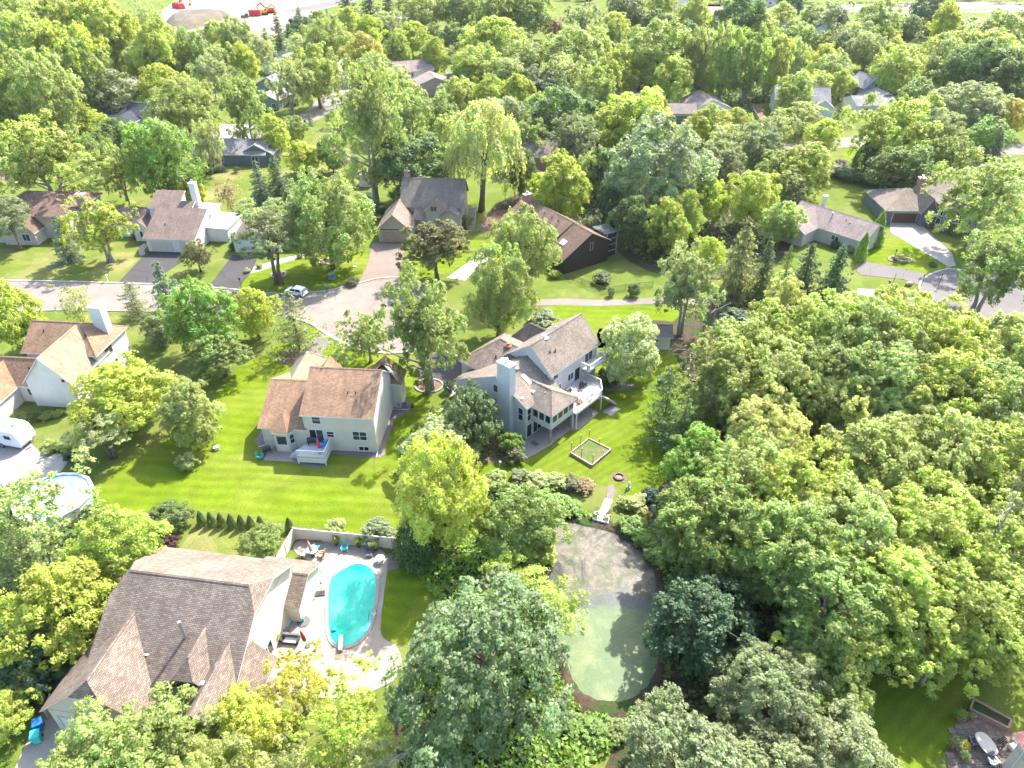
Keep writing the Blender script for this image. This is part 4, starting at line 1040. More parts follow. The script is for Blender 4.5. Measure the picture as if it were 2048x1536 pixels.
# ------------------------------------------------------------------ trees and shrubs
def unit(a): return a / np.maximum(np.linalg.norm(a, axis=1, keepdims=True), 1e-9)

class Leaves:
    def __init__(s, seed):
        s.r = np.random.default_rng(seed); s.c = []; s.n = []; s.z = []; s.t = []; s.asp = []; s.ax = []
    def add(s, c, n, size, tint, asp=0.62, axis=None):
        k = len(c); s.c.append(c); s.n.append(n); s.z.append(np.broadcast_to(size, (k,)).copy()); s.t.append(np.broadcast_to(tint, (k,)).copy())
        s.asp.append(np.full(k, asp)); s.ax.append(s.r.normal(size=(k, 3)) if axis is None else axis)
    def tufts(s, C, R, nl, leaf, tint, up=0.35, out=None, flat=1.0, shell=0.6, asp=0.62, jit=0.45):
        """leaves round tuft centres C (n,3) of radius R (n,)"""
        n = len(C); k = n * nl
        d = s.r.normal(size=(k, 3)); d[:, 2] += up
        if out is not None: d += np.repeat(out, nl, axis=0) * 0.6
        d = unit(d)
        rad = np.repeat(R, nl) * (shell + (1.05 - shell) * s.r.random(k))
        off = d * rad[:, None]; off[:, 2] *= flat
        c = np.repeat(C, nl, axis=0) + off
        nrm = unit(d * 0.7 + s.r.normal(size=(k, 3)) * jit + np.array([0.12, 0.16, 0.40]))
        s.add(c, nrm, leaf * (0.45 + 1.0 * s.r.random(k) ** 1.4), np.clip(np.repeat(tint, nl) + s.r.normal(size=k) * 0.08, 0, 1), asp)
    def mesh(s, name, mat):
        c = np.concatenate(s.c); n = np.concatenate(s.n); z = np.concatenate(s.z)[:, None]; t = np.concatenate(s.t); asp = np.concatenate(s.asp)[:, None]
        a = np.concatenate(s.ax); k = len(c)
        t1 = unit(a - n * np.sum(a * n, axis=1, keepdims=True)); t2 = np.cross(n, t1)
        v = np.empty((k, 4, 3))
        v[:, 0] = c - t1 * z; v[:, 2] = c + t1 * z
        v[:, 1] = c + t2 * z * asp - n * z * 0.22; v[:, 3] = c - t2 * z * asp - n * z * 0.22
        me = bpy.data.meshes.new(name)
        me.vertices.add(k * 4); me.vertices.foreach_set('co', v.astype(np.float32).ravel())
        me.loops.add(k * 4); me.loops.foreach_set('vertex_index', np.arange(k * 4, dtype=np.int32))
        me.polygons.add(k); me.polygons.foreach_set('loop_start', np.arange(0, k * 4, 4, dtype=np.int32))
        me.polygons.foreach_set('loop_total', np.full(k, 4, dtype=np.int32))
        at = me.attributes.new('tint', 'FLOAT', 'FACE'); at.data.foreach_set('value', t.astype(np.float32))
        me.materials.append(mat); me.update(); me.validate()
        return me

def fib(n, r):
    i = np.arange(n) + 0.5
    ph = np.arccos(1 - 2 * i / n); th = math.pi * (1 + 5 ** 0.5) * i + r.random() * 6.28
    return np.stack([np.cos(th) * np.sin(ph), np.sin(th) * np.sin(ph), np.cos(ph)], axis=1)

def trunk_mesh(name, H, top, r0, ends, mat, seed, stems=1, lean=0.0, seg=6):
    rr = random.Random(seed); mb = MB()
    starts = []
    for k in range(stems):
        a = 2 * math.pi * k / max(1, stems) + rr.uniform(0, 1); sp = 0.0 if stems == 1 else 0.16 * top
        pts = [Vector((0.25 * (stems > 1) * math.cos(a), 0.25 * (stems > 1) * math.sin(a), -0.15))]
        for i in range(1, 5):
            f = i / 4
            pts.append(Vector((math.cos(a) * sp * f + rr.uniform(-.12, .12) + lean * f, math.sin(a) * sp * f + rr.uniform(-.12, .12), top * f)))
        rad = [r0 * (1 - 0.68 * i / 4) for i in range(5)]; rad[0] *= 1.35
        mb.tube(pts, rad, 8); starts.append(pts)
    for e in ends:
        e = Vector(e); st = min(starts, key=lambda q: (q[-1] - e).length)
        f = min(0.98, max(0.35, (e.z - 0.35 * (Vector((e.x, e.y, 0)).length)) / top)) if top > 0 else .5
        x = f * 4; i = min(3, int(x)); p = st[i].lerp(st[i + 1], x - i)
        q = p.lerp(e, 0.5) + Vector((rr.uniform(-.3, .3), rr.uniform(-.3, .3), rr.uniform(-.1, .35)))
        ra = r0 * (0.42 - 0.2 * f)
        mb.tube([p, q, e], [ra, ra * .65, ra * .25], seg, 0, False)
    return mb.mesh(name, mat, True)

LEAFM = M['leaf']
SPEC = {}           # kind -> (crown base fraction, [ (crown mesh, trunk mesh) ... ]) ; canonical: crown radius 5 m, height 10 m
def crown_dome(kind, seed, nb, rb, nsub, rsub, nl, leaf, cb, flat=1.0, shell_pow=0.33, up=0.35, lobes=0.16, squash=1.0, topw=1.0, asp=0.62, gaps=0.0, tintmix=0.2, droop=0.0, stems=1, r0=0.26, bark='bark', shape='round', shell=0.6, jit=0.33, leaf_up=0.35, rlim=1.0):
    leaf *= 0.74; nl = int(nl * 1.75)
    L = Leaves(seed); r = L.r; R, H = 5.0, 10.0
    zc = (1 + cb) * H / 2; bz = (1 - cb) * H / 2
    u = fib(nb, r) + r.normal(size=(nb, 3)) * 0.16; u = unit(u)
    rad = np.clip(r.random(nb) ** shell_pow, 0.35, 1.0)
    th = np.arctan2(u[:, 1], u[:, 0]); p1, p2, p3 = r.random(3) * 6.28
    lob = 1 + lobes * (np.sin(2 * th + p1) * .6 + np.sin(3 * th + p2 + u[:, 2] * 2) + .5 * np.sin(5 * th + p3)) * (1 - np.abs(u[:, 2]) ** 3)
    C = u * rad[:, None] * lob[:, None]
    if shape == 'egg': w = np.where(C[:, 2] > 0, 1 - 0.45 * np.maximum(C[:, 2], 0) ** 1.3, 1 - 0.12 * C[:, 2] ** 2)
    elif shape == 'vase': w = 0.62 + 0.38 * np.clip((C[:, 2] + 1) / 1.5, 0, 1); w = w * np.where(C[:, 2] > .3, 1.05, 1)
    elif shape == 'umbrella': w = np.ones(nb); C[:, 2] = np.where(C[:, 2] < -0.35, -0.35 + (C[:, 2] + .35) * .3, C[:, 2])
    else: w = np.ones(nb)
    fit = 1 - rb / R * 0.75
    P_ = np.stack([C[:, 0] * w * R * fit, C[:, 1] * w * R * fit, zc + C[:, 2] * bz * (1 - rb / bz * 0.7)], axis=1)
    if gaps:
        keep = (r.random(nb) > gaps) | (u[:, 2] > 0.75); P_ = P_[keep]; u = u[keep]; rad = rad[keep]; nb = len(P_)
    RB = rb * (0.7 + 0.6 * r.random(nb))
    btint = r.random(nb)
    # tufts over each bough
    k = nb * nsub
    d = r.normal(size=(k, 3)); d[:, 2] += 0.55; outv = np.repeat(unit(P_ - np.array([0, 0, zc - bz * .4])), nsub, axis=0); d += outv * 0.55; d = unit(d)
    rr_ = np.repeat(RB, nsub) * (0.55 + 0.5 * r.random(k)); off = d * rr_[:, None]; off[:, 2] *= flat
    TC = np.repeat(P_, nsub, axis=0) + off
    if droop: TC[:, 2] -= droop * (np.linalg.norm(TC[:, :2], axis=1) / R) ** 2
    TC[:, 2] = np.clip(TC[:, 2], 0.25, H)
    TR = rsub * (0.65 + 0.7 * r.random(k))
    tt = np.clip(np.repeat(btint, nsub) * (1 - tintmix) + r.random(k) * tintmix, 0, 1)
    L.tufts(TC, TR, nl, leaf, tt, up, unit(TC - np.array([0, 0, zc - bz * .3])), flat if flat < .8 else 1.0, shell, asp, jit)
    me = L.mesh('crown_' + kind, LEAFM)
    ends = [tuple(p) for p in P_[:: max(1, nb // 26)]]
    tm = trunk_mesh('trunk_' + kind, H, max(cb * H + bz * 1.1, 1.0), r0, ends, M[bark], seed, stems)
    SPEC.setdefault(kind, (cb, []))[1].append((me, tm))

def crown_conifer(kind, seed, R, layers, nbr, leaf, droop, power, cb=0.03, gap=0.0, r0=0.2, nl=34, irregular=0.12, wid=0.24):
    L = Leaves(seed); r = L.r; H = 10.0; ends = []
    for i in range(layers):
        f = (i + r.random() * .5) / layers; z = H * (cb + (1 - cb) * f)
        rad = R * (1 - f) ** power * (1 + r.normal() * irregular * .5) + 0.12
        n = max(4, int(nbr * (0.45 + 0.55 * (1 - f))))
        for j in range(n):
            if r.random() < gap: continue
            a = 2 * math.pi * (j + r.random() * .7) / n + i * 1.3; ln = rad * (1 + r.normal() * irregular)
            m = max(6, int(nl * (0.3 + ln / R)))
            s = r.random(m) ** 0.75
            side = r.normal(size=m) * wid * (0.35 + (1 - s)) * ln * .55
            x = math.cos(a) * s * ln - math.sin(a) * side; y = math.sin(a) * s * ln + math.cos(a) * side
            zz = z - droop * (s * ln) ** 1.25 * .5 + 0.16 * ln * s ** 4 - np.abs(side) * .25 + r.normal(size=m) * .07 - r.random(m) * .16
            c = np.stack([x, y, np.maximum(zz, 0.1)], axis=1)
            ax = np.stack([np.full(m, math.cos(a)), np.full(m, math.sin(a)), np.full(m, -.25)], axis=1) + r.normal(size=(m, 3)) * .35
            nrm = unit(r.normal(size=(m, 3)) * .45 + np.array([math.cos(a) * .35, math.sin(a) * .35, .9]))
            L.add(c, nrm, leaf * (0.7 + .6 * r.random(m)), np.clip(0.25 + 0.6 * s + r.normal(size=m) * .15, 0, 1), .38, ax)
            if i % 2 == 0 and j % 2 == 0: ends.append((math.cos(a) * ln * .7, math.sin(a) * ln * .7, z - droop * .3 * ln))
    me = L.mesh('crown_' + kind, LEAFM)
    mb = MB(); mb.tube([(0, 0, -.2), (0, 0, H * .5), (0.03, 0, H * .98)], [r0 * 1.2, r0 * .6, .03], 7)
    for e in ends: mb.tube([(0, 0, e[2] + .25), e], [.045, .015], 4, 0, False)
    SPEC.setdefault(kind, (cb, []))[1].append((me, mb.mesh('trunk_' + kind, M['bark'], True)))

def crown_willow(kind, seed):
    L = Leaves(seed); r = L.r; R, H, cb = 5.0, 10.0, .10
    nb = 60; u = fib(nb, r); u = u[u[:, 2] > -0.25]; nb = len(u)
    C = np.stack([u[:, 0] * R * .72, u[:, 1] * R * .72, 6.2 + u[:, 2] * 3.3], axis=1) + r.normal(size=(nb, 3)) * .35
    bt = r.random(nb)
    for i in range(nb):
        ns = 26
        d = unit(r.normal(size=(ns, 3)) + np.array([0, 0, .5]) + u[i] * .7)
        st = C[i] + d * (0.7 + .5 * r.random((ns, 1)))
        ln = (0.6 + 1.5 * r.random(ns) * (0.5 + .5 * (1 - u[i][2])))
        m = 13; s = np.linspace(0, 1, m)
        pts = st[:, None, :] + d[:, None, :] * (s[None, :, None] * .55) * np.array([1, 1, .2]) + np.array([0, 0, -1.0]) * (ln[:, None, None] * s[None, :, None] ** 1.3)
        c = pts.reshape(-1, 3) + r.normal(size=(ns * m, 3)) * .10; c[:, 2] = np.maximum(c[:, 2], .3)
        ax = np.array([0, 0, -1.0]) + r.normal(size=(ns * m, 3)) * .35
        nrm = unit(np.repeat(d, m, axis=0) + r.normal(size=(ns * m, 3)) * .5 + np.array([0, 0, .4]))
        L.add(c, nrm, .20 * (.7 + .6 * r.random(ns * m)), np.clip(bt[i] * .7 + .2 * r.random(ns * m) + .1, 0, 1), .42, ax)
    me = L.mesh('crown_' + kind, LEAFM)
    tm = trunk_mesh('trunk_' + kind, H, 6.5, .3, [tuple(c) for c in C[::3]], M['bark'], seed, 2)
    SPEC.setdefault(kind, (cb, []))[1].append((me, tm))

def crown_column(kind, seed, nl=3600, R=5.0, power=.62, leaf=.42, wob=.12):
    L = Leaves(seed); r = L.r; H = 10.0
    f = r.random(nl) ** .85; a = r.random(nl) * 6.283
    rad = R * np.minimum(1, (1 - f) ** power * 1.08) * (1 + wob * np.sin(a * 3 + f * 9) + r.normal(size=nl) * .07) * (0.86 + .2 * r.random(nl)) * np.minimum(1, .72 + f * 4)
    c = np.stack([np.cos(a) * rad, np.sin(a) * rad, .1 + f * 9.9], axis=1)
    nrm = unit(np.stack([np.cos(a), np.sin(a), np.full(nl, .55)], axis=1) + r.normal(size=(nl, 3)) * .45)
    ax = np.array([0, 0, 1.0]) + r.normal(size=(nl, 3)) * .4
    L.add(c, nrm, leaf * (.6 + .7 * r.random(nl)), r.random(nl), .5, ax)
    me = L.mesh('crown_' + kind, LEAFM)
    mb = MB(); mb.tube([(0, 0, -.2), (0, 0, 8.5)], [.5, .1], 6)
    SPEC.setdefault(kind, (.02, []))[1].append((me, mb.mesh('trunk_' + kind, M['bark'], True)))

for k in range(3): crown_dome('maple', 100 + k, 66, 1.30, 12, .46, 25, .175, .07, shell_pow=.28, lobes=.13, tintmix=.35)
for k in range(3): crown_dome('ash', 120 + k, 74, 1.02, 10, .38, 24, .155, .13, shell_pow=.5, lobes=.26, gaps=.16, tintmix=.35, stems=2, r0=.24, bark='bark_pale', up=.6, shell=.35)
for k in range(4): crown_dome('poplar', 140 + k, 100, 1.05, 14, .36, 24, .142, .06, shell_pow=.34, lobes=.16, gaps=.04, tintmix=.4, stems=2, r0=.2, bark='bark_pale', up=.8, shape='vase', shell=.3)
for k in range(2): crown_dome('bigleaf', 160 + k, 96, .95, 15, .34, 15, .155, .03, shell_pow=.22, lobes=.13, tintmix=.5, up=.55, asp=.6, shape='egg', shell=.45)
for k in range(3): crown_dome('locust', 180 + k, 58, 1.25, 13, .45, 26, .125, .24, flat=.42, shell_pow=.5, lobes=.25, gaps=.12, tintmix=.3, stems=2, shell=.2, bark='bark')
for k in range(3): crown_dome('lime', 200 + k, 66, 1.20, 13, .42, 24, .165, .04, shell_pow=.30, lobes=.12, tintmix=.4, shape='egg')
for k in range(2): crown_dome('crab', 220 + k, 60, 1.15, 12, .42, 24, .165, .12, flat=.7, shell_pow=.4, lobes=.2, tintmix=.3, droop=1.6, shape='umbrella', shell=.3)
for k in range(2): crown_dome('sparse', 240 + k, 54, .95, 8, .40, 17, .16, .10, shell_pow=.55, lobes=.25, gaps=.22, tintmix=.4, stems=3, r0=.12, bark='bark_pale', up=.6, shell=.15, shape='vase')
for k in range(3): crown_dome('shrub', 260 + k, 40, 1.5, 9, .62, 17, .36, .02, shell_pow=.25, lobes=.14, tintmix=.4, stems=3, r0=.16)
for k in range(2): crown_dome('dense', 280 + k, 54, 1.3, 11, .5, 22, .22, .03, shell_pow=.2, lobes=.06, tintmix=.6, r0=.2)
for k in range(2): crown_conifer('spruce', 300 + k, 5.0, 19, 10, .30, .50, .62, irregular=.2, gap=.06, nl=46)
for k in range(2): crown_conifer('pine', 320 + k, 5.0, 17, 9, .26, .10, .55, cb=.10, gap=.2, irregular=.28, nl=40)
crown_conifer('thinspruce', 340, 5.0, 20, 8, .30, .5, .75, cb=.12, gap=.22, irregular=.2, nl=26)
for k in range(2): crown_willow('willow', 360 + k)
crown_column('arborvitae', 380); crown_column('egg_yew', 381, 3600, 5.0, .42, .40)

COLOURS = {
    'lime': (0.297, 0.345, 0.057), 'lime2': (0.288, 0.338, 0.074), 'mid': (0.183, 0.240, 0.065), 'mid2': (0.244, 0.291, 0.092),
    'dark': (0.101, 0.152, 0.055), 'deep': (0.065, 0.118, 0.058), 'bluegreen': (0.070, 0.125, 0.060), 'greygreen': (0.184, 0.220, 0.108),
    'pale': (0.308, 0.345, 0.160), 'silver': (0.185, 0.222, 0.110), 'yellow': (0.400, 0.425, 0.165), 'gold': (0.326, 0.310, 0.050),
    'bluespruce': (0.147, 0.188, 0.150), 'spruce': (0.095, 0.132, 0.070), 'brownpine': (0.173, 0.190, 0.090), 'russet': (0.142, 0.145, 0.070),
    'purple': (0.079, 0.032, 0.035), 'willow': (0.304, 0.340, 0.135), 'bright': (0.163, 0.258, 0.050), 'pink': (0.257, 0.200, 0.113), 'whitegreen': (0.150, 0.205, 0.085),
}
TREES = []
tree_n = {}
def plant(kind, x, y, Rr, Hh, colour, label, cat, name, group=None, z=0.0, lean=0.0, rnd=None):
    cb, var = SPEC[kind]
    i = tree_n.get(kind, RNG.randrange(9)); tree_n[kind] = i + 1
    me, tm = var[i % len(var)]
    root = empty(name, (x, y, z), RNG.uniform(0, 6.28), label, cat, group)
    q1 = RNG.uniform(.88, 1.12) if Rr > 1.5 else 1.0
    root.scale = (Rr / 5.0 * q1, Rr / 5.0 / q1, Hh / 10.0)
    if cat == 'tree' and kind not in ('spruce', 'thinspruce', 'pine'):
        root.rotation_euler = (RNG.uniform(-.07, .07), RNG.uniform(-.07, .07), root.rotation_euler.z)
    c = link_mesh('crown', me, root); t = link_mesh('trunk', tm, root)
    col = COLOURS[colour] if isinstance(colour, str) else colour
    q = RNG.uniform(.9, 1.1); w_ = RNG.uniform(-.05, .05)
    c.color = (col[0] * q * (1 + w_), col[1] * q, col[2] * q * (1 - w_), 1)
    TREES.append((root, x, y, Rr, Hh))
    return root

def tree(cx, top, w, k, kind, colour, label, cat='tree', name=None, cbase=None):
    """crown centre column, top row and width in the photograph's pixels; k = height / width of the whole tree"""
    cb = SPEC[kind][0]; d = 90.0; y = 100.0; pt = None
    for _ in range(14):
        Wm = w * d / FPX; Hm = Wm * k; R = Wm / 2
        zc = (1 + cb) * Hm / 2; b = (1 - cb) * Hm / 2
        if kind in ('spruce', 'pine', 'thinspruce', 'arborvitae'):
            pt = P(cx, top, Hm)
        else:
            el = math.atan2(CAM_H - zc, max(1, y))
            ext = math.sqrt((b * math.cos(el)) ** 2 + (R * math.sin(el)) ** 2) * 0.96
            pt = P(cx, top + ext * FPX / d, zc)
        d = depth(pt); y = pt.y
    nm = name or {'spruce': 'spruce_tree', 'thinspruce': 'spruce_tree', 'pine': 'pine_tree', 'willow': 'willow_tree', 'shrub': 'shrub', 'arborvitae': 'evergreen_shrub', 'egg_yew': 'evergreen_shrub'}.get(kind, 'leafy_tree')
    if nm in ('shrub', 'evergreen_shrub') and cat == 'tree': cat = 'shrub'
    return plant(kind, pt.x, pt.y, R, Hm, colour, label, cat, nm)

def shrub(px, py, w, h, kind, colour, label, name='shrub', cat='shrub', group=None):
    """a low plant whose foot is seen at a pixel; w, h in metres"""
    p = P(px, py)
    return plant(kind, p.x, p.y, w / 2, h, colour, label, cat, name, group)
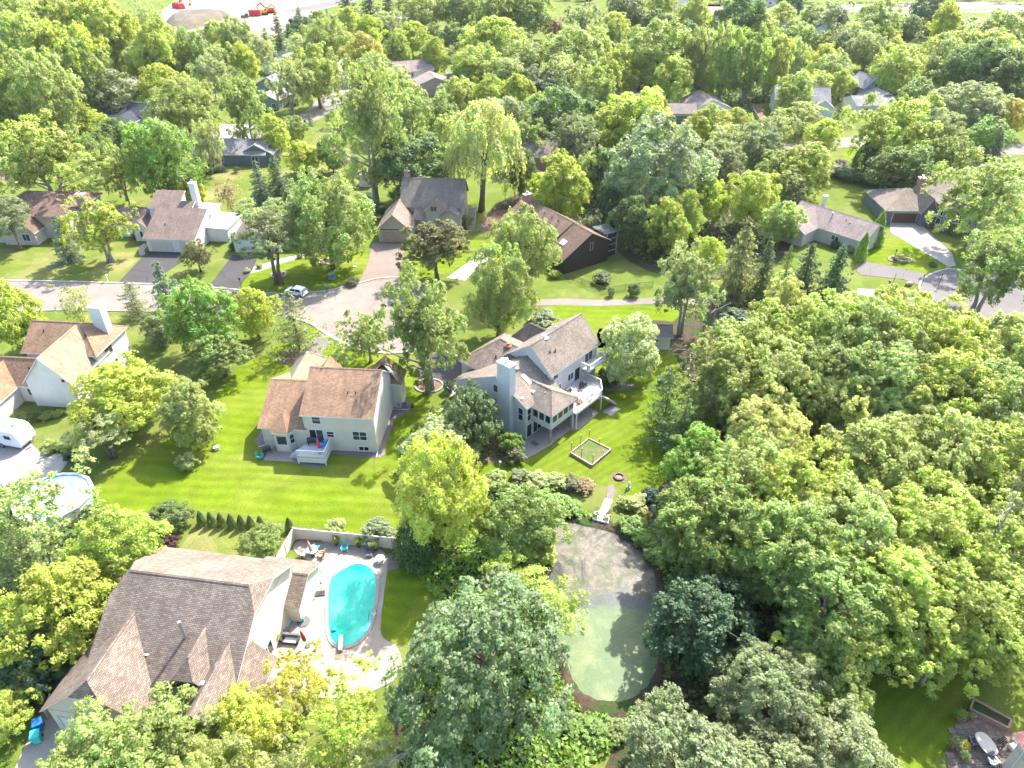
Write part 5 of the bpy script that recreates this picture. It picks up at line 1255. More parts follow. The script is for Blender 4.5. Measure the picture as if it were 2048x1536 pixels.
# ------------------------------------------------------------------ where each tree stands
TABLE = """
110|1120|240|1.0|lime|lime|large lime green tree at the left edge beside the big house roof
240|1008|190|1.05|maple|lime2|rounded bright green tree between the round pool and the big house
52|905|335|.85|sparse|mid2|loose green tree leaning over the round pool
20|1050|170|.9|sparse|pale|pale yellowish tree at the left edge below the round pool
75|1265|140|.9|dense|deep|small dark green tree under the large lime tree at the left edge
-8|1362|150|.8|lime|lime2|bright green bushy tree at the left edge beside the curved white drive
305|1392|270|.9|maple|mid|mid green tree before the garage wing of the big house
198|1428|245|.9|maple|mid2|mid green tree over the curved white drive in the bottom left corner
405|1440|260|.9|lime|mid2|green tree at the bottom edge in front of the big house roof
485|1375|190|.95|lime|lime|yellow green tree hiding the right front corner of the big house
598|1285|180|1.0|sparse|gold|thin yellow green tree standing between the big house and the pool deck
690|1325|250|.95|sparse|lime|open yellowing tree with grey branches below the diving board
575|1460|200|.9|sparse|willow|pale yellow tree at the bottom edge left of the dead branches
745|1440|180|.9|sparse|pale|thin pale tree with dead branches at the bottom edge
968|1150|385|.95|bigleaf|whitegreen|huge pale leaved maple standing between the pool lawn and the pond
1062|1112|222|.85|locust|lime2|feathery lime green tree reaching over the left bank of the pond
875|870|195|1.55|maple|lime2|tall lime green tree between the two garden lawns
1040|975|175|1.0|dense|mid|dark green tree on the upper left bank of the pond
830|1030|90|1.25|egg_yew|dark|clipped dark evergreen at the end of the pool fence
240|712|212|.75|lime|lime|broad yellow green tree in front of the pale cross gable house
375|752|155|.95|lime|mid2|two toned tree with pinkish tips on the edge of the striped lawn
205|806|152|.75|locust|pale|feathery pale green tree by the garden bed of the left house
20|565|135|1.2|lime|lime|bright lime tree at the left edge beside the street
150|566|98|1.0|sparse|willow|thin olive tree on the verge behind the broad white chimney
254|560|70|1.2|pine|brownpine|open brownish pine at the edge of the white street
308|518|78|2.2|spruce|bluespruce|tall blue spruce beside the street in front of the black driveway
320|622|66|1.2|dense|greygreen|small dense grey green tree at the foot of the tall blue spruce
402|562|150|1.15|maple|bright|big bright green tree between the blue spruce and the cul de sac
440|655|130|.8|crab|mid|low dark spreading tree under the big bright green tree
505|572|100|1.2|lime|lime|yellow green tree between the bright tree and the brown pine
575|578|100|1.45|pine|brownpine|olive brown pine rising from a mulch ring above the cream house
682|664|96|.85|sparse|willow|pale airy small tree by the drive of the cream house
735|615|95|1.3|ash|mid2|slim tree on the cul de sac edge left of the large ash
850|545|235|1.15|ash|mid|large spreading ash in front of the cul de sac
995|498|132|1.5|maple|mid2|upright green tree with lime top between cul de sac and pond house
1050|412|135|1.35|maple|mid2|dense rounded tree in front of the dark brown house
1260|629|134|1.05|dense|pale|round pale green tree beside the white garden shed
940|774|128|1.1|dense|dark|dark green tree against the blank wall of the pond house
880|828|150|.7|shrub|pale|pale bushy tree below the dark tree beside the pond house
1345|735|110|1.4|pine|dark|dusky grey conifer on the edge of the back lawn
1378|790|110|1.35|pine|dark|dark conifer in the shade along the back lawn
870|425|150|.95|crab|russet|dark weeping crab apple on the lawn of the tudor house
650|348|185|1.1|maple|mid|massive round maple in a stone ring by the white car
535|378|165|1.25|locust|greygreen|grey green honey locust in a stone ring beside the dark driveway
392|475|72|1.0|crab|russet|reddish brown crab apple between the two dark driveways
197|394|138|1.0|ash|lime|yellow green tree on the lawn of the brown hipped house
108|428|58|1.75|spruce|bluespruce|small blue spruce in front of the brown hipped house
15|388|95|1.25|locust|greygreen|grey green tree at the left edge beside the brown hipped house
380|347|84|.9|lime|lime|round yellowish tree behind the tall white chimney
458|350|72|1.2|sparse|pink|pinkish tan small tree right of the white house
508|318|46|2.0|spruce|bluespruce|slim blue spruce before the blue grey ranch house
545|308|66|1.4|spruce|spruce|broad green spruce right of the slim blue spruce
325|244|142|1.2|maple|bright|big deep green tree behind the white house with two garages
235|288|85|1.4|ash|mid2|loose green tree standing left of the big deep green tree
90|238|180|1.05|ash|mid2|wide open crowned tree behind the brown hipped house
195|262|85|1.2|ash|mid|mid green tree below the slate roofed house
235|245|90|.8|dense|dark|dark rounded tree in front of the slate roofed house
408|230|72|1.6|ash|pale|pale slender tree on the lawn left of the blue grey ranch house
488|154|115|1.25|ash|mid|tall stemmed ash rising in front of the white drive
546|236|64|1.2|lime|lime|bright yellow lime tree at the end of the blue grey ranch house
368|162|125|.85|maple|mid2|broad green tree right of the slate roof
325|130|92|1.05|lime|lime2|lime green rounded tree above the slate roof
420|106|82|1.1|ash|pale|pale green tree left of the two storey white roofed house
573|112|76|1.55|ash|pale|slim pale tree in front of the two storey white roofed house
632|98|98|1.15|maple|mid2|multi stemmed maple right of the two storey white roofed house
585|235|48|1.1|dense|mid2|green tree behind the bright yellow lime tree
608|283|74|.85|lime|lime|rounded yellowish tree on the lawn beyond the big maple
662|274|56|1.25|dense|mid|dark bushy tree beside the rounded yellowish tree
735|132|155|1.75|ash|mid2|very tall ash with grey forked trunk above the garden shed
820|155|115|1.35|ash|mid2|second tall ash just right of the very tall ash
828|268|140|.95|dense|dark|dark rounded tree directly behind the tudor house
958|224|140|1.4|willow|willow|pale weeping willow right of the tudor house
1003|196|98|1.0|maple|silver|dark grey green tree behind the weeping willow
912|158|78|1.0|maple|mid2|light green tree above the weeping willow
977|156|74|1.0|lime|lime|lime tree between the weeping willow and the brick gable house
950|140|58|.8|lime|lime|small yellow green tree below the brown brick house
1033|152|74|1.1|lime|lime2|mid lime tree left of the pale spreading tree
1088|128|102|.85|crab|silver|silvery spreading tree in the middle of the far gardens
1125|106|84|1.15|ash|pale|pale tree directly behind the silvery spreading tree
1122|184|132|.95|maple|dark|dark broad tree in front of the silvery spreading tree
1268|186|152|.9|maple|lime2|wide light green tree below the grey street at the centre right
1233|101|98|1.05|lime|lime|round lime tree on the lawn beside the grey street
1312|46|142|1.0|maple|mid|large dark topped tree above the dark red house
1140|62|122|.85|maple|mid2|mid green wide tree left of the round lime tree
985|38|122|.8|lime|lime2|bright broad tree in the far middle
911|54|54|1.0|dense|dark|small dark tree left of the bright broad far tree
1032|64|74|.8|ash|silver|silvery tree right of the bright broad far tree
1050|86|84|.9|maple|mid2|green tree in front of the silvery far tree
958|95|98|.8|maple|lime2|light green tree in front of the bright broad far tree
988|112|28|2.0|spruce|spruce|dark small spruce among the far light green trees
868|78|64|1.15|lime|lime|upright lime tree behind the brown brick house
908|92|48|1.2|ash|pale|pale mixed tree right of the brown brick house
797|72|54|1.2|maple|mid|green tree behind the pale roofed house
725|74|82|1.0|lime|gold|golden tree on the street bend above the tall ash
793|132|64|.8|crab|pale|low pale tree hiding the wall of the pale roofed house
823|46|64|1.0|lime|lime2|light tree above the golden tree
865|52|38|1.0|dense|dark|small dark round tree at the far street corner
735|35|68|.9|lime|lime|yellow green tree behind the golden tree
697|20|56|1.0|lime|lime2|lime tree beside the far grey road
690|-30|62|1.5|spruce|spruce|dark conifer at the top edge, first right of the far grey road
735|-34|66|1.4|spruce|spruce|dark conifer at the top edge, second right of the far grey road
775|-20|54|1.3|spruce|spruce|dark conifer at the top edge, third right of the far grey road
770|30|54|.9|maple|pale|pale round tree below the dark conifers of the top edge
843|-16|88|.9|maple|mid2|mid green tree on the top edge near the middle
920|-22|92|.9|maple|mid|dark green tree on the top edge left of centre
990|-12|100|.9|poplar|mid|dark upright mass of a poplar near the top centre
1062|-16|100|.9|maple|mid|dark tree on the top edge right of the far poplar
1160|8|84|1.1|ash|silver|blue grey tree at the top right of centre
1228|27|68|.9|lime|lime2|lime tree right of the blue grey far tree
1112|36|52|.9|crab|pink|small pinkish far tree below the blue grey tree
1255|-12|82|.95|maple|dark|dark tree at the top edge above the far lime tree
1277|24|52|.9|lime|lime|yellowish tree left of the dark topped tree
1312|26|62|.8|dense|dark|dark low tree above the dark topped tree
1322|-22|62|.9|lime|lime|lime tree at the top edge left of the small pale gable
1372|34|32|1.0|dense|russet|small reddish brown tree near the far pale street
1240|60|32|1.9|spruce|spruce|dark spruce in front of the far white drive
1340|116|88|1.1|lime|lime2|lime tree hiding the right side of the dark red house
1122|310|124|1.1|lime|lime|yellow green tree in the grove behind the dark brown house
1050|303|58|1.7|dense|dark|dark narrow tree right of the red brick house
1147|231|114|1.1|ash|greygreen|grey green tree above the yellow green grove tree
1235|244|88|1.0|lime|lime|lime tree beside the huge silvery tree
1310|244|195|1.0|maple|silver|huge silvery grey tree in the middle right grove
1260|353|74|1.2|ash|mid2|slim green tree in front of the huge silvery tree
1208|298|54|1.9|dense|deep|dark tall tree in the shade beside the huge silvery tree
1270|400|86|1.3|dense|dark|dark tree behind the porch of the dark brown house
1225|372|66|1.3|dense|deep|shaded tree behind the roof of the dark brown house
1516|254|92|1.05|maple|silver|grey willowy tree right of the huge silvery tree
1552|227|64|1.0|ash|pale|pale small tree above the grey willowy tree
1600|244|42|1.3|ash|greygreen|thin grey tree between pale tree and yellow lime tree
1646|239|68|1.05|lime|lime|yellow lime tree beside the white stretch of road
1605|203|88|.75|locust|mid2|flat layered tree below the half hidden white house
1585|149|84|1.05|lime|lime2|round lime tree in front of the half hidden white house
1635|142|54|1.1|ash|willow|yellowish airy tree left of the sage green house
1683|146|50|1.1|lime|lime2|light tree at the corner of the sage green house
1687|189|44|1.6|thinspruce|spruce|lone dark conifer on the lawn by the white stretch of road
1785|187|162|.95|ash|lime|broad lime tree right of the lone conifer
1880|207|104|1.25|locust|greygreen|tall grey tree right of the broad lime tree
1930|167|124|.8|maple|silver|pale silvery dome tree at the right
2022|197|78|.95|lime|gold|golden lime tree at the right edge
1975|239|80|.9|maple|bright|bright dark green tree below the golden lime tree
2008|264|46|1.3|spruce|bluespruce|small blue spruce at the right edge beyond the drive
1735|289|50|1.15|egg_yew|deep|dark egg shaped evergreen on the lawn by the road
1803|294|115|.85|maple|dark|dark tree behind the brick chimney of the blue grey house
1612|289|112|.95|lime|lime|lime tree left of the small lawn with the red maple bush
1575|335|90|.95|crab|silver|greyish tree at the left end of the long hedge
1420|345|95|1.15|lime|lime|first lime tree of the bright grove below the silvery trees
1502|337|115|1.05|lime|lime|tallest lime tree of the bright grove behind the spruces
1372|376|95|1.2|lime|lime2|left lime tree of the bright grove
1335|402|95|1.25|lime|lime2|green lime tree at the left foot of the bright grove
1412|468|74|1.3|lime|lime|small lime tree between grove and spruces
1560|400|90|1.05|maple|mid2|green tree touching the roof of the beige ranch house
1375|488|135|1.5|ash|silver|grey green tall tree with pale trunk and dead branches by the shed
1500|428|92|2.05|spruce|brownpine|tallest green spruce of the group by the ranch house
1545|470|68|2.1|spruce|spruce|narrow spruce right of the tallest spruce
1585|488|36|2.4|thinspruce|spruce|thin spruce in the middle of the spruce group
1628|484|80|1.45|spruce|spruce|open spruce in front of the ranch house wall
1690|488|84|1.5|spruce|bluegreen|dark blue green spruce at the end of the spruce group
1576|542|78|1.25|ash|yellow|small bright yellow tree below the spruces
1768|424|32|2.2|arborvitae|bright|wide columnar evergreen between the two right houses
1735|465|25|2.4|arborvitae|bright|narrow columnar evergreen at the corner of the ranch house
1982|298|195|1.0|ash|mid2|large grey green tree hiding the blue grey house at the right
1985|445|195|1.05|ash|mid|large open tree by the round end of the right street
1790|99|98|1.0|maple|lime2|light tree in front of the sage green house
1857|112|72|1.1|ash|pale|pale tree right of the sage green house
1892|87|82|1.2|maple|mid|leaning tree on the small lawn beyond the silvery dome tree
1955|84|112|1.1|maple|dark|dark large tree at the right below the far lime trees
2018|112|98|1.15|dense|dark|darkest tree at the right edge
1990|67|132|.7|lime|lime2|wide lime tree at the upper right edge
1990|28|124|.7|maple|mid2|flat wide tree at the upper right edge
1890|70|82|.8|lime|lime2|light tree left of the wide upper right lime tree
1735|69|72|.95|maple|mid2|green tree behind the sage green house
1690|57|72|.95|ash|whitegreen|whitish green tree right of the far white gable house
1650|91|70|1.0|lime|lime|lime tree in front of the far white gable house
1727|44|66|1.0|maple|mid2|green far tree right of the whitish green tree
1752|7|92|1.0|maple|mid2|rounded far tree with dark side at the upper right
1808|34|62|.9|maple|dark|dark tree left of the far red car
1855|-6|58|1.3|dense|deep|dark green lollipop tree behind the far red car
1895|9|66|1.2|lime|lime|yellow green tree right of the far red car
1670|7|78|1.0|ash|silver|silvery tree behind the far white gable house
1625|14|42|1.0|dense|mid|dark small tree left of the silvery far tree
1560|11|62|.9|lime|lime2|lime tree beside the far bungalow
1580|-26|62|1.0|dense|deep|dark blue green tree at the top edge right
1478|-6|84|1.1|dense|dark|very dark round tree beside the far pale street
1522|27|76|.85|lime|lime2|light green tree right of the very dark round tree
1588|47|80|.85|maple|mid|green tree hiding the foot of the far white gable house
1398|70|72|1.75|poplar|mid2|first poplar from the left in the tall row behind the white gable roofs
1448|60|82|1.7|poplar|mid2|second poplar in the tall row behind the white gable roofs
1498|66|82|1.65|poplar|mid|third poplar in the tall row behind the white gable roofs
1545|77|76|1.5|poplar|mid2|fourth poplar in the tall row behind the white gable roofs
1590|84|54|1.6|poplar|pale|last pale poplar in the tall row behind the white gable roofs
1403|151|52|1.0|lime|lime2|small round tree behind the pinkish gable roof
1418|214|88|.8|lime|lime|lime shrubby tree in front of the white gable house
1474|217|54|1.0|lime|lime2|slim lime tree at the fence of the narrow lawn
1370|49|74|1.1|maple|dark|dark tree above the small garage trees
1385|-2|78|1.0|lime|lime|yellow green tree at the top edge by the pale street
1418|28|38|1.0|crab|russet|reddish tree at the bend of the far pale street
30|-12|125|1.2|poplar|mid2|tall woodland tree in the top left corner
115|-16|112|1.2|poplar|mid2|woodland tree at the top edge, second from the left corner
192|-4|105|1.2|poplar|lime2|woodland tree at the top edge beside the building site
62|48|132|1.25|poplar|mid2|woodland tree in the second rank at the left
145|58|122|1.25|poplar|lime2|woodland tree in the second rank below the building site
20|108|115|1.3|poplar|mid|dark woodland tree at the left edge of the wood
98|112|122|1.3|poplar|mid2|front woodland tree in the middle of the left wood
168|98|84|1.5|poplar|mid2|front woodland tree at the right end of the left wood
192|92|48|1.4|dense|dark|dark small tree at the foot of the left wood
234|91|54|1.0|lime|lime|round lime bush at the right end of the left wood
222|45|72|1.2|lime|lime|lime tree leaning over the dark soil heap
262|34|72|1.4|lime|lime|yellow green tree in front of the dark soil heap
312|44|98|1.3|lime|lime2|large lime tree below the dark soil heap
385|64|64|1.6|maple|mid|dark upright tree above the pale green tree
285|0|60|1.2|sparse|pale|thin pale tree at the edge of the building site
427|44|58|1.3|lime|lime2|lime tree in front of the pale building site
475|38|68|1.3|maple|mid|green tree below the red container
468|64|32|1.6|sparse|pink|pinkish dry tree among the green trees below the site
523|70|58|1.2|ash|pale|pale tree behind the row of white roofs
486|91|64|1.15|lime|lime|lime tree left of the row of white roofs
528|54|36|1.4|spruce|spruce|left spruce of the dark group beside the building site
550|24|46|1.9|spruce|spruce|tallest spruce of the dark group beside the building site
575|45|36|1.4|spruce|bluegreen|right spruce of the dark group beside the building site
595|13|36|1.4|spruce|spruce|spruce above the white roofs near the far road
600|38|52|.9|dense|deep|dark bush below the spruce near the far road
638|24|30|.9|dense|mid|round bush between the far road and the spruces
652|14|13|2.0|spruce|bluespruce|tiny dark spruce beside the far grey road
620|56|64|1.0|maple|mid2|green tree right of the row of white roofs
612|76|70|.9|maple|pale|pale green tree hiding the row of white roofs
662|38|82|1.2|maple|mid2|multi trunk tree beside the far street crossing
218|147|98|.9|dense|greygreen|dusky rounded tree on the near side of the left street
150|158|66|1.15|locust|greygreen|grey green feathery tree left of the dusky rounded tree
174|153|27|2.6|spruce|spruce|slim spruce among the grey green trees at the left
112|194|54|1.4|pine|russet|brown grey pine in front of the dusky trees
55|194|64|1.1|maple|silver|silvery tree at the left edge below the wood
175|214|78|.85|lime|lime2|lime bushes left of the slate roof
10|188|54|1.2|lime|lime|lime tree at the left edge below the wood
8|116|54|1.3|lime|lime2|lime tree on the left edge of the wood meadow
285|124|27|1.6|pine|greygreen|thin conifer on the bend of the left street
1480|640|150|1.2|poplar|mid2|woodland tree nearest the dark shrub at the head of the wood
1558|610|150|1.2|poplar|lime2|woodland tree below the small yellow tree
1632|592|155|1.2|poplar|lime2|woodland tree below the blue green spruce
1712|600|170|1.15|poplar|mid2|woodland tree in front of the right footpath
1808|588|175|1.15|poplar|lime2|woodland tree in front of the round end of the right street
1905|612|170|1.1|poplar|lime2|woodland tree below the large open tree
2012|632|165|1.1|poplar|mid2|woodland tree at the right edge below the street end
1445|690|150|1.2|poplar|mid2|woodland tree on the edge beside the grey conifer
1545|682|165|1.15|poplar|mid2|woodland tree behind the larger yellowing tree
1650|675|165|1.15|poplar|mid|woodland tree behind the smaller yellowing tree
1765|690|170|1.1|poplar|mid2|woodland tree in the middle of the back rank
1880|705|170|1.1|poplar|lime2|woodland tree in the back rank towards the right edge
2000|725|170|1.1|poplar|mid2|woodland tree in the back rank at the right edge
1528|782|185|1.15|poplar|yellow|larger yellowing tree in the wood
1686|762|145|1.3|poplar|yellow|smaller yellowing tree in the wood
1388|858|165|1.2|poplar|bright|bright tree where the wood meets the back lawn
1498|880|165|1.15|poplar|mid2|woodland tree below the larger yellowing tree
1618|895|180|1.15|poplar|lime2|woodland tree below and between the two yellowing trees
1748|832|185|1.1|poplar|mid2|woodland tree right of the smaller yellowing tree
1868|822|185|1.1|poplar|mid2|woodland tree in the third rank towards the right
2000|850|180|1.1|poplar|lime2|woodland tree in the third rank at the right edge
1408|955|190|1.15|poplar|mid|woodland tree over the right bank shrubs of the pond
1545|985|200|1.1|poplar|mid|woodland tree behind the dark blue green maple
1690|970|205|1.05|poplar|mid2|woodland tree in the heart of the wood
1840|945|205|1.05|poplar|lime2|woodland tree in the fourth rank towards the right
1985|985|200|1.0|poplar|lime2|woodland tree in the fourth rank at the right edge
1640|1090|215|1.0|poplar|mid|woodland tree just above the leaning bright tree
1790|1085|215|1.0|poplar|lime2|woodland tree above the dark lawn
1945|1110|210|1.0|poplar|lime2|woodland tree at the right above the stone patio
1690|1195|225|.9|ash|lime2|bright leaning tree with grey limbs above the dark lawn
1870|1215|200|.9|ash|lime2|bright open tree over the top of the dark lawn
2015|1215|170|.9|ash|lime2|bright tree at the right edge over the stone patio
1408|1140|250|.8|bigleaf|bluegreen|dark blue green maple on the right bank of the pond
1365|1395|280|.85|bigleaf|silver|silvery green tree at the bottom edge below the pond
1530|1290|215|1.0|maple|greygreen|grey green tree below the dark blue green maple
1650|1290|190|.95|maple|mid|mid green tree left of the dark lawn
1690|1420|250|.85|maple|greygreen|grey green tree at the bottom edge left of the dark lawn
1525|1440|210|.9|maple|silver|pale tree at the bottom edge between two grey green trees
""".strip().splitlines()
TABLE += """
705|180|62|1.1|ash|pale|pale tree between the far street bend and the very tall ash
770|200|80|1.0|maple|mid2|mid green tree behind the gap of the two tall ashes
880|200|70|1.1|maple|mid|green tree between the second tall ash and the weeping willow
905|230|70|1.1|dense|mid2|dense tree touching the left side of the weeping willow
1010|118|76|.9|maple|mid2|green tree between the dark small spruce and the silvery spreading tree
1060|235|92|1.0|maple|mid|broad green tree above the red brick house
1080|190|70|.9|lime|lime2|light green tree left of the dark broad tree
1195|140|80|1.1|maple|mid2|green tree between the pale tree and the round lime tree
1180|240|80|1.1|maple|mid|mid green tree below the dark broad tree
1195|300|76|1.3|maple|mid2|green tree above the dark tall tree of the grove
1075|345|60|1.3|lime|lime2|lime tree between the red brick house and the dark brown house
1300|190|70|1.0|lime|lime2|lime green tree left of the small garage
1190|60|72|.9|maple|mid2|green tree behind the far white drive
1290|85|70|.9|lime|lime2|lime tree left of the large dark topped tree
1455|250|80|1.0|ash|pale|pale green tree in front of the narrow lawn
1440|290|90|1.0|maple|greygreen|grey green tree between the two silvery trees
1555|300|80|1.05|ash|mid2|mid green tree right of the grey willowy tree
1540|345|70|1.1|lime|lime2|lime green tree at the right end of the bright grove
1670|110|70|1.0|maple|mid2|green tree behind the yellowish airy tree
1640|70|60|.9|lime|lime2|small lime tree at the side of the far white gable house
1830|160|70|1.0|maple|mid|dark green tree right of the sage green house trees
1850|250|90|1.0|maple|mid2|green tree in the middle of the right hand grove
1900|270|90|1.1|ash|mid|green tree right of the brick chimney grove
1770|60|62|.9|lime|lime2|lime tree below the rounded far tree with dark side
1930|60|80|.8|maple|mid2|green tree beside the far house at the top right
2035|30|70|.9|maple|mid|green tree in the upper right corner
1440|110|60|1.1|lime|lime2|lime tree in front of the far pale street bend
1350|90|60|1.0|maple|mid2|mid green tree right of the large dark topped tree
280|90|66|1.2|maple|mid2|green tree at the end of the left street
330|88|70|1.2|maple|mid|mid green tree below the large lime tree by the heap
440|90|62|1.2|ash|mid2|loose green tree in front of the small far white house
750|110|62|1.0|maple|mid2|green tree between the golden tree and the pale roofed house
930|120|62|1.0|lime|lime|lime tree right of the brown brick end chimney
""".strip().splitlines()
for row in TABLE:
    cx, top, w, k, kind, colr, lab = row.split('|')
    grow = 1.12 if float(top) < 330 and kind not in ('spruce', 'pine', 'thinspruce') else 1.0
    if 'woodland' in lab: grow = 1.28
    tree(float(cx), float(top) - (grow - 1) * 20, float(w) * grow, float(k) * (1 if grow == 1 else .96), kind, colr, lab)

# the clipped row of small evergreens and other low plants
for i, (px, py) in enumerate([(405, 1048), (425, 1050), (445, 1052), (465, 1054), (485, 1056), (504, 1057), (524, 1058), (581, 1061)]):
    shrub(px, py, 1.05, 2.0, 'arborvitae', 'dark', ['first', 'second', 'third', 'fourth', 'fifth', 'sixth', 'seventh', 'eighth and last'][i] + ' small evergreen from the left in the lawn edge row', 'evergreen_shrub', 'shrub', 'small evergreens in a row along the lawn edge')
SHRUBS = """
345|1060|4.8|3.6|dense|dark|dark round shrub at the left end of the evergreen row
343|1098|2.2|1.8|shrub|purple|dark purple shrub behind the big house
527|1112|4.8|3.6|dense|mid|round green shrub beside the pool fence corner
672|1066|2.3|1.8|shrub|pale|small pale shrub outside the white pool fence
758|1078|3.8|2.4|shrub|greygreen|grey green shrub outside the white pool fence near the clipped evergreen
378|938|2.6|2.2|shrub|willow|lone small shrub with yellowish tips on the lawn
45|842|2.2|1.1|shrub|mid|first shrub in the bed along the white left house
70|840|2.0|1.2|shrub|dark|second shrub in the bed along the white left house
95|838|2.0|1.0|shrub|mid2|third shrub in the bed along the white left house
118|832|1.6|.9|shrub|lime2|yellowish last shrub in the bed along the white left house
108|898|3.0|.9|shrub|mid2|low hedge clump behind the tan slab by the camper
137|903|2.0|.9|shrub|mid2|end clump of the low hedge by the camper
145|920|1.7|1.2|shrub|deep|dark low bush at the corner of the tan slab
1023|905|3.2|2.9|dense|bright|bushy green shrub at the corner of the pond house
1031|922|2.6|1.8|shrub|russet|brownish shrub below the green corner shrub of the pond house
898|783|1.8|1.7|dense|deep|round dark shrub at the left end of the pond house
1215|770|3.4|2.8|dense|deep|dark shrub beside the deck under the round pale tree
1085|650|5.2|2.2|shrub|silver|silvery grass clump behind the roof of the pond house
700|590|0.1|.1|shrub|pale|unused
705|570|2.6|1.4|shrub|russet|small brown tipped shrub at the mouth of the tan drive
1205|566|3.6|2.0|shrub|dark|low dark shrub at the corner of the dark brown house
1222|592|1.4|1.9|dense|greygreen|small conical shrub at the black fence
1267|592|2.5|2.4|dense|dark|round dark shrub behind the black fence
930|455|3.2|2.6|shrub|mid|green shrub beside the weeping crab apple
1668|497|1.9|1.6|dense|deep|clipped dark ball shrub before the ranch house wall
1696|505|1.8|1.4|shrub|pale|pale shrub at the ranch house corner
1746|487|2.0|1.5|shrub|whitegreen|white flowering shrub between the two columnar evergreens
1800|521|2.9|1.0|shrub|pale|pale plants in the oval island bed
1865|532|1.6|.8|shrub|dark|small dark shrub at the tip of the right lawn
1905|470|2.4|2.0|shrub|greygreen|grey shrub by the brown front steps of the blue grey house
1470|650|6.0|2.6|shrub|bluegreen|low blue green shrub under the spruces at the head of the wood
1330|770|2.5|1.6|shrub|silver|pinkish grey shrub in the shade by the back lawn
1055|560|1.8|1.3|shrub|lime2|yellowish shrub at the foot of the dense rounded tree
1110|555|2.2|1.4|shrub|lime|lime shrub beside the mulch by the dark brown house
470|500|2.2|1.6|dense|deep|dark shrub beside the garage of the hidden house
625|498|2.6|1.2|dense|deep|dark low hedge under the window of the hidden house
275|478|2.0|1.4|dense|deep|dark shrub at the entry of the white house with two garages
135|470|2.2|1.5|dense|deep|dark shrub under the lower window of the hipped house
440|440|1.8|1.4|shrub|mid2|small green shrub at the right wall of the white house
475|345|2.0|1.4|dense|deep|dark shrub under the window of the blue grey ranch house
423|345|3.2|1.2|dense|dark|low dark hedge at the left end of the blue grey ranch house
443|343|2.5|3.0|spruce|bluespruce|little blue spruce on the ranch house lawn
640|352|2.0|1.2|shrub|mid2|low round bush at the edge of the far lawn
690|325|2.4|1.4|shrub|pale|first pale bush in the border beyond the far lawn
672|335|2.2|1.2|shrub|mid2|second bush in the border beyond the far lawn
622|252|3.0|4.6|thinspruce|dark|short dark conifer at the roadside right of the mini evergreens
555|215|5.5|1.8|dense|deep|dark hedge below the white roofed two storey house
585|210|5.5|1.8|dense|deep|dark hedge right end below the white roofed two storey house
1672|352|6.5|2.6|shrub|silver|silvery left part of the long hedge
1700|362|6.5|2.8|dense|dark|dark middle part of the long hedge
1745|370|7.0|2.8|dense|dark|dark right part of the long hedge
1790|372|6.0|3.0|dense|mid|far right end of the long hedge behind the blue grey house
1682|332|3.4|1.6|shrub|purple|dark red leaved bush in the stone bed on the small lawn
1460|212|2.5|1.6|shrub|mid2|bush at the top of the narrow lawn fence
1488|240|2.8|1.2|shrub|pale|pale flower bed bush beside the narrow lawn fence
735|398|3.6|1.5|dense|dark|dark clipped hedge below the cream garden shed
760|425|3.6|2.0|dense|dark|dark bush at the left side of the tudor house
742|440|3.2|1.8|shrub|greygreen|grey bush beside the tudor house garage
1010|400|2.5|5.0|sparse|lime2|young slim tree beyond the willow trunk
1030|395|2.5|4.6|sparse|mid2|second young slim tree beyond the willow trunk
""".strip().splitlines()
for row in SHRUBS:
    px, py, w, hh, kind, colr, lab = row.split('|')
    if lab == 'unused': continue
    nm = {'spruce': 'spruce_tree', 'thinspruce': 'spruce_tree', 'sparse': 'leafy_tree'}.get(kind, 'shrub')
    shrub(float(px), float(py), float(w), float(hh), kind, colr, lab, nm, 'tree' if 'tree' in nm else 'shrub')
for i, px in enumerate((592, 603, 612)):
    shrub(px, 262 - i, 1.5, 3.0, 'arborvitae', 'spruce', ['left', 'middle', 'right'][i] + ' mini evergreen of three on the far lawn', 'evergreen_shrub', 'shrub', 'three mini evergreens on the far lawn')
for i in range(5):
    p = P(1718 + 16 * i, 207 - i)
    plant('arborvitae', p.x, p.y - 1.2, .95, 4.2 + .3 * (i % 2), 'dark', ['first', 'second', 'third', 'fourth', 'fifth'][i] + ' pointed evergreen along the sage green house wall', 'shrub', 'evergreen_shrub', 'pointed evergreens along the sage green house')
